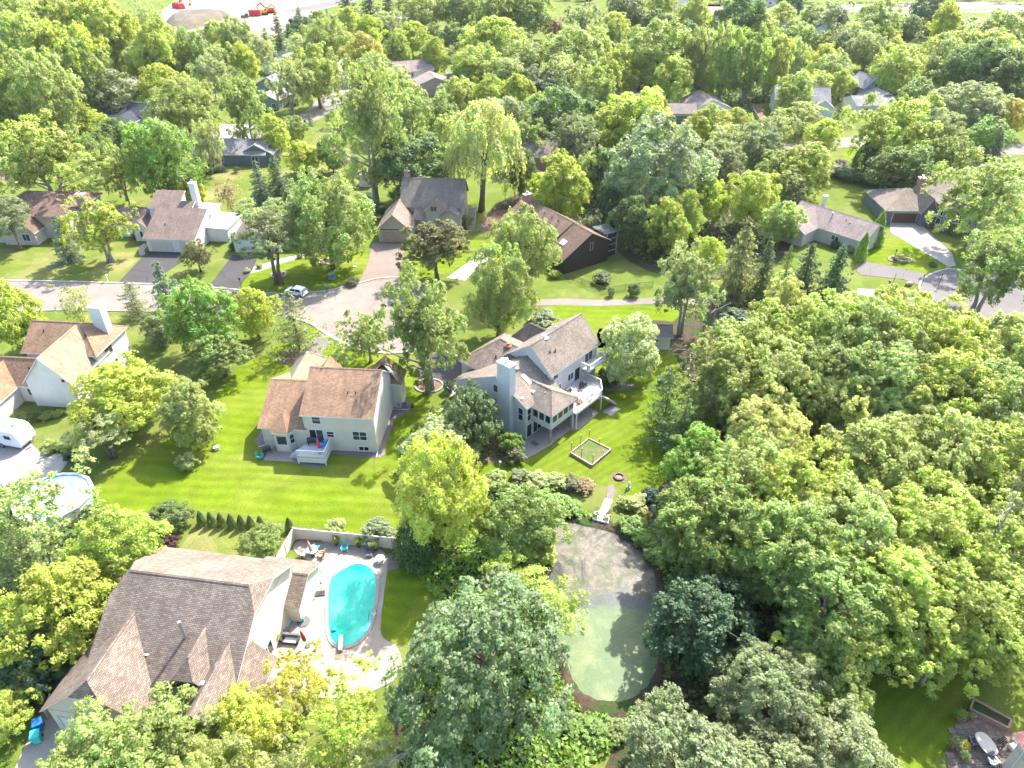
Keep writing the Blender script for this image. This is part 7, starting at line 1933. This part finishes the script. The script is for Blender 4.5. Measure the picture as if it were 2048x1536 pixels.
pot_plant(11, 5, .6, .6, 'gold', 'pot of yellow flowers on the balcony rail end', xyz=xyzC(.3, 12.95), z=4.6, pot='wood')
p = xyzC(1.6, 4.6); tb = empty('low_table', (p[0], p[1], .05), math.radians(-41), 'pale slatted table in the shade under the sunroom', 'table')
for k in range(6): part('slat', MB().box(-.7, .7, -.42 + .14 * k, -.3 + .14 * k, .4, .44), M['wood'], tb)
for x in (-.6, .6):
    for y in (-.35, .35): part('leg', MB().box(x - .03, x + .03, y - .03, y + .03, 0, .4), M['wood'], tb)
# raised bed with tall posts
bc = [Vector((7.42, 70.09, 0)), Vector((9.91, 67.66, 0)), Vector((12.6, 70.69, 0)), Vector((9.98, 72.89, 0))]
rb = empty('raised_bed', (0, 0, 0), 0, 'square timber raised bed with bare posts on the back lawn', 'raised bed')
for k in range(4):
    a, b = bc[k], bc[(k + 1) % 4]
    part('board', MB().beam(a + Vector((0, 0, .2)), b + Vector((0, 0, .2)), .16, .4 - .004 * k), M['wood'], rb)
part('soil', MB().poly([(q.x, q.y, .27) for q in bc]), m_soil('weedy_bed', (.085, .085, .03), (.12, .095, .06), 1.1, (.06, .10, .02)), rb)
for (cx, cy, hgt) in ((1157, 1262, 1.9), (1232, 1205, 2.0), (1302, 1148, 1.7), (1240, 1310, 1.9), (1415, 1292, 1.2), (1330, 1362, 1.9), (1385, 1195, 1.2)):
    q = P(860 + cx / 4.096, 600 + cy / 4.096)
    po = part('post', MB().tube([(q.x, q.y, 0), (q.x, q.y, hgt)], .032, 6), M['black'], rb); part('cap', MB().ell((q.x, q.y, hgt + .03), (.07, .07, .06), 8, 5), M['white'], po)
p = P(1238, 955); fp = empty('fire_pit', (p.x, p.y, 0), 0, 'round stone fire pit with ashes on the back lawn', 'fire pit')
for k in range(14):
    t = 2 * math.pi * k / 14; part('stone', MB().box(-.13, .13, -.09, .09, 0, .22 + .02 * (k % 2)), M['mulch'], fp); o = fp.children[-1]; o.location = (.56 * math.cos(t), .56 * math.sin(t), 0); o.rotation_euler = (0, 0, t + math.pi / 2)
part('ash_bed', MB().tube([(0, 0, .02), (0, 0, .08)], .46, 14), M['black'], fp); part('ash', MB().ell((.05, -.05, .1), (.2, .17, .07), 8, 5), M['white'], fp)
sheet('fire_pit_apron', [(p.x + 1.05 * math.cos(t), p.y + .9 * math.sin(t)) for t in np.linspace(0, 6.283, 17)[:-1]], .02, M['mulch'])
# dock
A0 = P(1217, 1003); A1 = P(1200, 1046)
d = Vector((A0.x - A1.x, A0.y - A1.y, 0)); yaw = math.atan2(d.y, d.x) - math.pi / 2; Ld = d.length
dk = empty('dock', (A1.x, A1.y, 0), yaw, 'small pale wooden dock reaching into the pond', 'dock')
nb = int(Ld / .16)
for k in range(nb):
    y = k * .16; wd = .92 if y < 1.15 else .46
    part('board', MB().box(-wd, wd, y + .006, y + .152, .36, .41), M['trim'], dk)
for x in (-.8, .8): part('post', MB().box(x - .06, x + .06, .05, .17, -.1, .36), M['wood'], dk)
part('fascia', MB().box(-.94, .94, -.06, -.002, .18, .40), M['trim'], dk)
for s_ in (-1, 1):
    q = dk.matrix_basis @ Vector((s_ * .62, .62, 0)) if False else Vector((A1.x + s_ * .62 * math.cos(yaw) - .62 * math.sin(yaw), A1.y + s_ * .62 * math.sin(yaw) + .62 * math.cos(yaw), 0))
    chair(1, 1, yaw + s_ * -.3, 'wood', ['left', 'right'][s_ > 0] + ' weathered chair on the pond dock', xyz=q, z=.41, wide=.5)
sheet('path', survey([(1213, 1004), (1222, 1004), (1232, 985), (1228, 968), (1214, 972), (1214, 990)], 1), .035, M['gravel'])
p = P(1257, 977); sg_ = empty('garden_statue', (p.x, p.y, 0), 0, 'small white garden statue beside the dock path', 'statue'); part('pedestal', MB().box(-.2, .2, -.2, .2, 0, .3), M['white'], sg_); part('figure', MB().tube([(0, 0, .3), (0, 0, .55), (0, 0, .8), (0, 0, .9), (0, 0, 1.05)], [.16, .2, .15, .08, .12], 10), M['white'], sg_, smooth=True)
p = P(1000, 932); sg_ = empty('garden_lantern', (p.x, p.y, 0), 0, 'white garden lantern below the pond house shrubs', 'lantern'); part('post', MB().box(-.05, .05, -.05, .05, 0, .5), M['white'], sg_); part('lamp', MB().tube([(0, 0, .5), (0, 0, .72), (0, 0, .82)], [.12, .16, .03], 8), M['white'], sg_)
rr = random.Random(11)
for i, (px, py, lab) in enumerate(((1290, 1008, 'pale boulder where the lawn meets the wood'), (1262, 1052, 'pale stone among the bank plants right of the dock'), (1305, 1015, 'grey boulder at the corner of the wood beside the lawn'))):
    p = P(px, py); mb = MB().ell((0, 0, .18), (.42, .32, .3), 9, 6)
    mb.v = [(x * rr.uniform(.85, 1.15), y * rr.uniform(.85, 1.15), z) for x, y, z in mb.v]
    tag(mb.build('boulder', M['gravel'], None, (p.x, p.y, 0)), lab, 'boulder')
# things beside the shed
p = P(1345, 705); tag(MB().beam((0, 0, .1), (2.2, .6, .9), .09, .09).beam((.4, .5, .1), (1.9, -.3, .8), .09, .09).build('log_frame', M['wood'], None, (p.x, p.y, 0)), 'leaning timber poles beside the white garden shed', 'timber')

# black metal fence round the garden of the dark brown house
panel_fence('black metal fence round the garden of the dark brown house', [tuple(P(*q))[:2] for q in ((1130, 556), (1163, 568), (1206, 587), (1250, 580), (1305, 574))], 1.2, M['black'], 2.4, 'metal_fence', .06, slat=((.15, 1.1), .04, .16))
panel_fence('black metal fence between the two lawns right of the tudor house', [tuple(P(*q))[:2] for q in ((946, 477), (975, 476), (990, 470))], 1.2, M['black'], 2.4, 'metal_fence', .06, slat=((.15, 1.1), .04, .16))
panel_fence('weathered board fence along the narrow far lawn', [tuple(P(*q))[:2] for q in ((1496, 203), (1506, 225), (1519, 248))], 1.3, M['wood'], 3.0, 'board_fence')
panel_fence('low wooden fence beyond the far lawn by the tall ash', [tuple(P(*q))[:2] for q in ((676, 338), (700, 330), (716, 322))], 1.2, M['wood'], 2.5, 'board_fence', slat=((.4, .8, 1.1), .12, 0))
sheet('stone_bed', survey([(1662, 338), (1680, 332), (1694, 337), (1690, 345), (1668, 345)], 1), .03, M['concrete'])
sheet('flower_bed', survey([(1502, 205), (1510, 225), (1526, 248), (1534, 240), (1520, 212)], 1), .03, M['mulch'])

# ------------------------------------------------------------------ street things
def mailbox(px, py, label, mat='trim', rz=0, post='wood'):
    p = P(px, py); r_ = empty('mailbox', (p.x, p.y, 0), rz, label, 'mailbox'); part('post', MB().box(-.06, .06, -.06, .06, 0, 1.1), M[post], r_)
    part('box', MB().box(-.13, .13, -.28, .28, 1.1, 1.24).tube([(0, -.28, 1.24), (0, .28, 1.24)], .13, 10), M[mat], r_); part('arm', MB().beam((0, -.05, .6), (0, -.25, 1.08), .06, .06), M[post], r_)
mailbox(216, 563, 'white mailbox on the verge left of the black driveway', 'white', post='white'); mailbox(367, 556, 'grey mailbox between the two dark driveways', 'metal')
mailbox(809, 549, 'white mailbox beside the tan drive of the tudor house', 'white', post='white'); mailbox(1776, 575, 'dark mailbox post on the right verge', 'black', post='wood')
def lamp_post(px, py, hgt, label):
    p = P(px, py); r_ = empty('lamp_post', (p.x, p.y, 0), 0, label, 'lamp post'); part('pole', MB().tube([(0, 0, 0), (0, 0, hgt)], .05, 8), M['black'], r_)
    part('lantern', MB().tube([(0, 0, hgt), (0, 0, hgt + .3)], [.11, .17], 8), M['glass'], r_); part('cap', MB().tube([(0, 0, hgt + .3), (0, 0, hgt + .45)], [.22, .03], 8), M['black'], r_)
lamp_post(483, 577, 1.7, 'black lamp post beside the driveway of the hidden house'); lamp_post(1841, 574, 2.0, 'black lamp post at the left side of the right street end'); lamp_post(1876, 574, 2.3, 'black lamp post inside the right street end')
lamp_post(1788, 517, 1.5, 'short black lamp in the oval island bed')
p = P(1783, 573); tag(MB().tube([(0, 0, 0), (.1, 0, 2.6)], .06, 6).build('pole', M['wood'], None, (p.x, p.y, 0)), 'thin leaning dark pole on the right verge', 'pole')
p = P(1817, 571); r_ = empty('boulder', (p.x, p.y, 0), 0.3, 'tan boulder on the verge by the right street end', 'boulder'); part('stone', MB().ell((0, 0, .3), (.8, .45, .5), 9, 6), M['tan'], r_)
p = P(664, 556); ub = empty('utility_box', (p.x, p.y, 0), .2, 'green electrical box on the lawn behind the standing person', 'utility box'); part('cabinet', MB().box(-.55, .55, -.45, .45, .1, .8), m_plain('green_cabinet', (.10, .15, .15), .5), ub); part('pad', MB().box(-.7, .7, -.6, .6, 0, .1), M['concrete'], ub); part('lid', MB().box(-.58, .58, -.48, .48, .8, .86), m_plain('green_cabinet_lid', (.14, .19, .19), .45), ub)
p = P(709, 534); tag(MB().ell((0, 0, .1), (.35, .35, .14), 10, 5).build('access_cover', M['white'], None, (p.x, p.y, 0), smooth=True), 'small white cap on the lawn below the massive round maple', 'cover')

def car(label, px, py, yaw, mat, hatch=True, ln=4.05, wd=1.72, ht=1.48):
    p = P(px, py); r_ = empty('parked_car', (p.x, p.y, 0.05), yaw, label, 'car')
    # side profile along x (front at +x)
    h = ln / 2
    low = [(-h, .42), (-h + .04, .72), (-h + .12, .92), (-h * .35, .95), (h * .35, .93), (h * .72, .84), (h * .95, .70), (h, .48), (h * .96, .26), (-h * .97, .26)]
    def loft(prof, w0, mb):
        n = len(prof)
        L = [(x, -w0(x, z), z) for x, z in prof]; R = [(x, w0(x, z), z) for x, z in prof]
        for i in range(n): mb.poly([L[i], L[(i + 1) % n], R[(i + 1) % n], R[i]])
        mb.poly(L[::-1]); mb.poly(R)
        return mb
    wf = lambda x, z: wd / 2 * (1 - .16 * max(0, abs(x) / h - .72) / .28 * (1 if x > 0 else .5))
    part('body', loft(low, wf, MB()), mat, r_)
    top = [(-h + .10, .92), (-h + .32, 1.30), (-h + .62, ht - .03), (-h * .30, ht), (h * .06, ht - .06), (h * .50, .93)]
    wg = lambda x, z: wd / 2 * (.97 - .24 * max(0, (z - .92)) / (ht - .92))
    part('roof', loft(top, wg, MB()), mat, r_)
    def quad_side(pts, s, name='window'):
        mb = MB(); q = [(x, s * (wg(x, z) + .006), z) for x, z in pts]
        mb.poly(q if s < 0 else q[::-1]); part(name, mb, M['glass'], r_)
    for s in (-1, 1):
        quad_side([(-h + .42, .98), (-h * .22, .98), (-h * .22, ht - .10), (-h + .66, ht - .12)], s); quad_side([(-h * .18, .98), (h * .42, .98), (h * .10, ht - .12), (-h * .18, ht - .10)], s)
    part('windscreen', MB().poly([(h * .50 + .01, -wd * .44, .95), (h * .50 + .01, wd * .44, .95), (h * .07 + .012, wd * .38, ht - .09), (h * .07 + .012, -wd * .38, ht - .09)]), M['glass'], r_)
    part('rear_window', MB().poly([(-h + .105, wd * .42, 1.0), (-h + .105, -wd * .42, 1.0), (-h + .335, -wd * .38, 1.33), (-h + .335, wd * .38, 1.33)]), M['glass'], r_)
    for x in (-h * .62, h * .62):
        for s in (-1, 1):
            wh = part('wheel', MB().tube([(x, s * (wd / 2 - .2), .31), (x, s * (wd / 2 + .02), .31)], .31, 16), M['rubber'], r_); part('rim', MB().tube([(x, s * (wd / 2 - .05), .31), (x, s * (wd / 2 + .03), .31)], .19, 12), M['metal'], wh)
    for s in (-1, 1):
        part('headlight', MB().box(h * .86, h * .97, s * .55 - .16, s * .55 + .16, .64, .74), M['glass_green'], r_); part('tail_light', MB().box(-h - .005, -h + .12, s * .72 - .10, s * .72 + .08, .72, .98), M['red'], r_)
        part('mirror', MB().box(h * .30, h * .38, s * (wd / 2 + .02) - .09, s * (wd / 2 + .02) + .09, .93, 1.05), mat, r_)
    return r_
f_, b_ = P(573, 582), P(613, 590)
car('white hatchback parked at the kerb of the cul de sac', 593, 589, math.atan2(f_.y - b_.y, f_.x - b_.x), M['carwhite'])
car('far red car parked between the trees at the upper right', 1852, 68, 2.9, M['red'])
car('far dark car in the drive beside the dark round tree', 1448, 42, 1.2, M['black'])

# person standing on the street edge
def person(px, py, yaw, label):
    p = P(px, py); r_ = empty('person', (p.x, p.y, .05), yaw, label, 'person')
    V = []; E = []; R_ = []
    def add(co, rad, par=None):
        V.append(co); R_.append(rad)
        if par is not None: E.append((par, len(V) - 1))
        return len(V) - 1
    pel = add((0, 0, .95), .145); wa = add((0, 0, 1.12), .13, pel); che = add((0, .01, 1.33), .155, wa); nk = add((0, 0, 1.50), .06, che); hd = add((0, .02, 1.60), .085, nk); add((0, .015, 1.72), .08, hd)
    for s in (-1, 1):
        hp = add((s * .10, 0, .88), .10, pel); kn = add((s * .13, .03, .48), .065, hp); an = add((s * .15, -.01, .09), .045, kn); add((s * .16, .13, .04), .038, an)
        sh = add((s * .19, 0, 1.42), .062, che); el = add((s * .25, .05, 1.15), .046, sh); wr = add((s * .11, .27, 1.22), .033, el); pa = add((s * .07, .34, 1.24), .034, wr)
        for k in range(4): k1 = add((s * (.045 + .018 * k), .395 + .006 * (k % 2), 1.262 - .012 * k), .011, pa); add((s * (.03 + .014 * k), .42, 1.255 - .012 * k), .009, k1)
        add((s * .055, .345, 1.285), .011, pa)
    me = bpy.data.meshes.new('body'); me.from_pydata(V, E, []); o = link_mesh('body', me, r_)
    sk = o.modifiers.new('skin', 'SKIN'); 
    for i, v in enumerate(me.skin_vertices[0].data): v.radius = (R_[i], R_[i]); v.use_root = (i == 0)
    o.modifiers.new('sub', 'SUBSURF').levels = 1; o.modifiers['sub'].render_levels = 1
    me.materials.append(m_plain('skin', (.36, .21, .15), .6))
    def cloth(name, vs, es, rs, mat):
        m2 = bpy.data.meshes.new(name); m2.from_pydata(vs, es, []); o2 = link_mesh(name, m2, r_); o2.modifiers.new('skin', 'SKIN')
        for i, v in enumerate(m2.skin_vertices[0].data): v.radius = (rs[i], rs[i]); v.use_root = (i == 0)
        o2.modifiers.new('sub', 'SUBSURF').render_levels = 1; m2.materials.append(mat)
    cloth('shirt', [(0, 0, .90), (0, 0, 1.12), (0, .01, 1.34), (0, 0, 1.45), (.19, 0, 1.42), (.24, .04, 1.22), (-.19, 0, 1.42), (-.24, .04, 1.22)], [(0, 1), (1, 2), (2, 3), (2, 4), (4, 5), (2, 6), (6, 7)], [.16, .15, .175, .08, .082, .07, .082, .07], m_plain('tan_shirt', (.32, .25, .17), .85))
    cloth('jeans', [(0, 0, .98), (.10, 0, .86), (.13, .03, .48), (.15, -.01, .10), (-.10, 0, .86), (-.13, .03, .48), (-.15, -.01, .10)], [(0, 1), (1, 2), (2, 3), (0, 4), (4, 5), (5, 6)], [.155, .118, .085, .07, .118, .085, .07], m_plain('blue_jeans', (.05, .11, .20), .85))
    part('hair', MB().ell((0, -.01, 1.72), (.092, .105, .085), 10, 6), m_plain('brown_hair', (.06, .035, .02), .7), r_, smooth=True)
    for s in (-1, 1):
        part('eye', MB().ell((s * .032, .098, 1.665), (.012, .008, .009), 6, 4), M['black'], r_); part('ear', MB().ell((s * .088, .01, 1.65), (.014, .02, .03), 6, 4), m_plain('skin', (.36, .21, .15), .6), r_); part('shoe', MB().ell((s * .155, .06, .04), (.055, .14, .05), 8, 5), M['white'], r_, smooth=True)
    part('nose', MB().ell((0, .112, 1.64), (.012, .018, .02), 6, 4), m_plain('skin', (.36, .21, .15), .6), r_)
person(655, 584, 2.6, 'person in tan shirt and blue jeans standing at the street edge')

# bins beside the garage of the big house
def bin_(px, py, mat, label, rz):
    p = P(px, py); r_ = empty('wheeled_bin', (p.x, p.y, .04), rz, label, 'bin'); mb = MB()
    a = [(-.26, -.3, .05), (.26, -.3, .05), (.26, .3, .05), (-.26, .3, .05)]; b = [(-.33, -.38, 1.0), (.33, -.38, 1.0), (.33, .38, 1.0), (-.33, .38, 1.0)]
    for k in range(4): mb.poly([a[k], a[(k + 1) % 4], b[(k + 1) % 4], b[k]])
    mb.poly(a[::-1]); part('bin_body', mb, mat, r_); part('lid', MB().box(-.36, .36, -.4, .42, 1.0, 1.08), mat, r_)
    for s in (-1, 1): part('wheel', MB().tube([(s * .24, .36, .13), (s * .32, .36, .13)], .13, 10), M['rubber'], r_)
    part('handle', MB().beam((-.25, .46, .98), (.25, .46, .98), .05, .05), mat, r_)
bin_(82, 1458, M['blue'], 'blue wheeled bin at the corner of the big house garage', .5); bin_(78, 1482, M['teal'], 'teal wheeled bin next to the blue one on the white drive', .4)
panel_fence('short cream fence at the corner of the big house garage', [tuple(P(*q))[:2] for q in ((98, 1436), (112, 1408))], 1.5, M['vinyl'])

# ------------------------------------------------------------------ building site far behind
def excavator(px, py, yaw, label, arm=True, body='yellow'):
    p = P(px, py); r_ = empty('excavator', (p.x, p.y, 0), yaw, label, 'excavator')
    for s in (-1, 1): part('track', MB().tube([(-1.7, s * 1.3 - .3, .5), (-1.7, s * 1.3 + .3, .5)], .5, 10).box(-1.7, 1.7, s * 1.3 - .3, s * 1.3 + .3, .02, .98).tube([(1.7, s * 1.3 - .3, .5), (1.7, s * 1.3 + .3, .5)], .5, 10), M['black'], r_)
    part('engine_house', MB().box(-2.2, .8, -1.3, 1.3, 1.1, 2.6), M[body], r_); c = part('cab', MB().box(.8, 2.2, .1, 1.3, 1.1, 3.1), M[body], r_); part('cab_window', MB().box(1.0, 2.24, .06, 1.34, 2.0, 2.9), M['glass'], c)
    part('boom', MB().beam((1.6, -.6, 1.8), (4.4, -.6, 5.0), .5, .7).beam((4.3, -.6, 5.0), (6.6, -.6, 3.4), .45, .6), M[body], r_); part('stick', MB().beam((6.5, -.6, 3.6), (6.2, -.6, 1.2), .4, .5), M[body], r_); part('bucket', MB().box(5.6, 6.8, -1.2, 0, .2, 1.2), M['red'], r_)
excavator(357, 12, .4, 'yellow excavator at the far left of the building site'); excavator(527, 30, .5, 'yellow excavator beside the red container'); excavator(541, 26, 3.4, 'red and yellow excavator behind the other one', body='red')
p = P(511, 32); ct = empty('container', (p.x, p.y, 0), .1, 'large red container on the pale building site', 'container'); mb = MB().box(-3.0, 3.0, -1.2, 1.2, .1, 3.0)
part('box', mb, M['red'], ct)
for k in range(9): part('rib', MB().box(-2.95 + .72 * k, -2.83 + .72 * k, -1.3, -1.2, .1, 2.9), M['red'], ct)
for i in range(3):
    p = P(352 + 6 * i, 16 + i); tag(MB().box(-1.6, 1.6, -1, 1, 0, 2.2).box(-1.2, 1.2, -.8, .8, 2.2, 2.8).build('skip', M['red'], None, (p.x, p.y, 0), .3 * i), ['first', 'second', 'third'][i] + ' red skip in front of the far left excavator', 'skip')
p = P(490, 36); tag(MB().box(-2.0, 2.0, -.9, .9, .3, 1.4).box(.2, 1.9, -.8, .8, 1.4, 2.2).build('site_truck', M['darkgrey'], None, (p.x, p.y, 0), .3), 'small dark truck on the pale building site', 'truck')

# ------------------------------------------------------------------ stone patio in the bottom right corner
rr = random.Random(21)
pts = [P(1922, 1418), P(2000, 1448), P(2075, 1500), P(2060, 1640), P(1900, 1600), P(1895, 1520)]
poly = [(q.x, q.y) for q in pts]
sheet('patio', poly, .03, M['mulch'])
def inpoly(x, y, q):
    c = False; j = len(q) - 1
    for i in range(len(q)):
        if (q[i][1] > y) != (q[j][1] > y) and x < (q[j][0] - q[i][0]) * (y - q[i][1]) / (q[j][1] - q[i][1]) + q[i][0]: c = not c
        j = i
    return c
fs = empty('flagstone_patio', (0, 0, 0), 0, 'dark flagstone patio under the trees in the bottom right corner', 'patio')
x0 = min(q[0] for q in poly); x1 = max(q[0] for q in poly); y0 = min(q[1] for q in poly); y1 = max(q[1] for q in poly)
stm = [m_plain('flagstone_%d' % k, c, .85, .2, var=.2, scale=3) for k, c in enumerate([(.12, .10, .085), (.15, .115, .095), (.105, .09, .082)])]
G = {}
nx, ny = int((x1 - x0) / .62) + 2, int((y1 - y0) / .5) + 2
for i in range(nx + 1):
    for j in range(ny + 1): G[i, j] = (x0 + (i - .5 + rr.uniform(-.3, .3)) * .62, y0 + (j - .5 + rr.uniform(-.3, .3)) * .5)
for i in range(nx):
    for j in range(ny):
        q = [G[i, j], G[i + 1, j], G[i + 1, j + 1], G[i, j + 1]]; c = (sum(a for a, b in q) / 4, sum(b for a, b in q) / 4)
        if not inpoly(*c, poly): continue
        q = [(c[0] + (a - c[0]) * .93, c[1] + (b - c[1]) * .91) for a, b in q]
        z = .065 + rr.uniform(0, .02)
        part('stone', MB().prism(q, .03, z), rr.choice(stm), fs)
p = P(1966, 1497); ot = empty('oval_table', (p.x, p.y, .08), math.radians(8), 'oval pale garden table on the flagstone patio', 'table')
ov = []
for k in range(24):
    t = 2 * math.pi * k / 24; ov.append((.66 * abs(math.cos(t)) ** .75 * (1 if math.cos(t) > 0 else -1), 1.0 * abs(math.sin(t)) ** .85 * (1 if math.sin(t) > 0 else -1)))
part('tabletop', MB().prism(ov, .68, .73), m_plain('beige_table', (.34, .32, .28), .5), ot)
for x in (-.4, .4):
    for y in (-.65, .65): part('leg', MB().box(x - .04, x + .04, y - .04, y + .04, 0, .68), M['metal'], ot)
chair(1982, 1528, .2, 'metal', 'grey chair at the near end of the oval garden table', z=.08); chair(1942, 1490, 1.6, 'darkgrey', 'dark chair on the left of the oval garden table', z=.08); chair(1992, 1492, -1.5, 'black', 'black chair on the right of the oval garden table', z=.08)
pot_plant(1915, 1440, 1.3, 1.0, 'bright', 'bright green potted bush at the top of the flagstone patio', 'terracotta', .05); pot_plant(1905, 1495, 1.4, .9, 'silver', 'grey leaved potted bush at the left of the flagstone patio', 'terracotta', .05); pot_plant(1922, 1500, 1.2, .8, 'gold', 'yellowish potted bush at the left of the flagstone patio', 'terracotta', .05)
pot_plant(1925, 1520, .9, .7, 'whitegreen', 'white flowering pot at the lower left of the flagstone patio', 'terracotta', .05); pot_plant(1940, 1440, .7, .5, 'silver', 'small pot of white flowers behind the bright green bush', 'terracotta', .05)
pb = empty('planter_box', (0, 0, 0), 0, 'long timber planter box at the top of the flagstone patio', 'planter')
a, b, c, d = P(1936, 1424), P(2012, 1462), P(2018, 1446), P(1944, 1404)
for i, (u, v) in enumerate(((a, b), (b, c), (c, d), (d, a))): part('board', MB().beam(u + Vector((0, 0, .3)), v + Vector((0, 0, .3)), .16, .55 - .004 * i), m_plain('pinkish_timber', (.20, .14, .12), .8), pb)
part('soil', MB().poly([(q.x, q.y, .42) for q in (a, b, c, d)]), M['woodfloor'], pb)
for i in range(3):
    p = P(1903 + 8 * i, 1462 + 14 * i); tag(MB().prism([(-.3, -.22), (.28, -.25), (.33, .2), (-.25, .24)], 0, .09).build('stepping_stone', stm[1], None, (p.x, p.y, 0), i), ['top', 'middle', 'bottom'][i] + ' pinkish stepping stone left of the flagstone patio', 'stepping stone')
p = P(2022, 1497); tag(MB().box(-.25, .25, -.2, .2, .08, .5).build('stool', M['white'], None, (p.x, p.y, 0), .3), 'white stool against the house at the right edge', 'stool')

# bare branches among the foliage at the bottom and in the wood
def dead_branch(px, py, z, label, seed, sc=1.0, up=(0, 0, 1)):
    p = P(px, py, z); rr = random.Random(seed); mb = MB()
    def grow(a, d, ln, r, lvl):
        n = 3; pts = [a]
        for k in range(n): d = (d + Vector((rr.uniform(-.3, .3), rr.uniform(-.3, .3), rr.uniform(-.2, .3)))).normalized(); pts.append(pts[-1] + d * ln / n)
        mb.tube(pts, [r, r * .8, r * .6, r * .35], 5, 0, False)
        if lvl:
            for k in range(3): grow(pts[1 + k % 3], (d + Vector((rr.uniform(-1, 1), rr.uniform(-1, 1), rr.uniform(-.2, .8)))).normalized(), ln * .6, r * .5, lvl - 1)
    base = Vector((0, 0, -z))
    mb.tube([base, (.1, .1, -z * .4), (0, 0, 0)], [.16 * sc, .12 * sc, .08 * sc], 6, 0, False)
    for k in range(4): grow(Vector((0, 0, -.3 * k)), Vector((rr.uniform(-1, 1), rr.uniform(-1, 1), rr.uniform(.1, .9))).normalized(), 2.6 * sc, .06 * sc, 2)
    o = mb.build('bare_tree', M['bark_pale'], None, tuple(p), smooth=True)
    tag(o, label, 'tree')
dead_branch(835, 1488, 5.0, 'bare dead tree at the bottom edge right of the yellowing trees', 31, .9)
dead_branch(1432, 610, 8.0, 'bare grey dead branches beside the grey green tall tree', 32, .75)
dead_branch(2025, 1010, 13.5, 'bare broken limb in the wood at the right edge', 33, .8)
# ------------------------------------------------------------------ the summer haze: one box of thin air round camera and place
hz = MB().box(-1700, 1700, -400, 2700, -1.2, 64.0)
t_ = bpy.data.materials.new('summer_haze'); t_.use_nodes = True
for n_ in list(t_.node_tree.nodes):
    if n_.type == 'BSDF_PRINCIPLED': t_.node_tree.nodes.remove(n_)
pv = t_.node_tree.nodes.new("ShaderNodeVolumePrincipled"); pv.inputs['Color'].default_value = (0.95, 0.97, 1.0, 1); pv.inputs['Density'].default_value = 0.00004; pv.inputs['Anisotropy'].default_value = 0.2
t_.node_tree.links.new(pv.outputs[0], t_.node_tree.nodes['Material Output'].inputs['Volume'])
o = hz.build('haze', t_); o['kind'] = 'stuff'
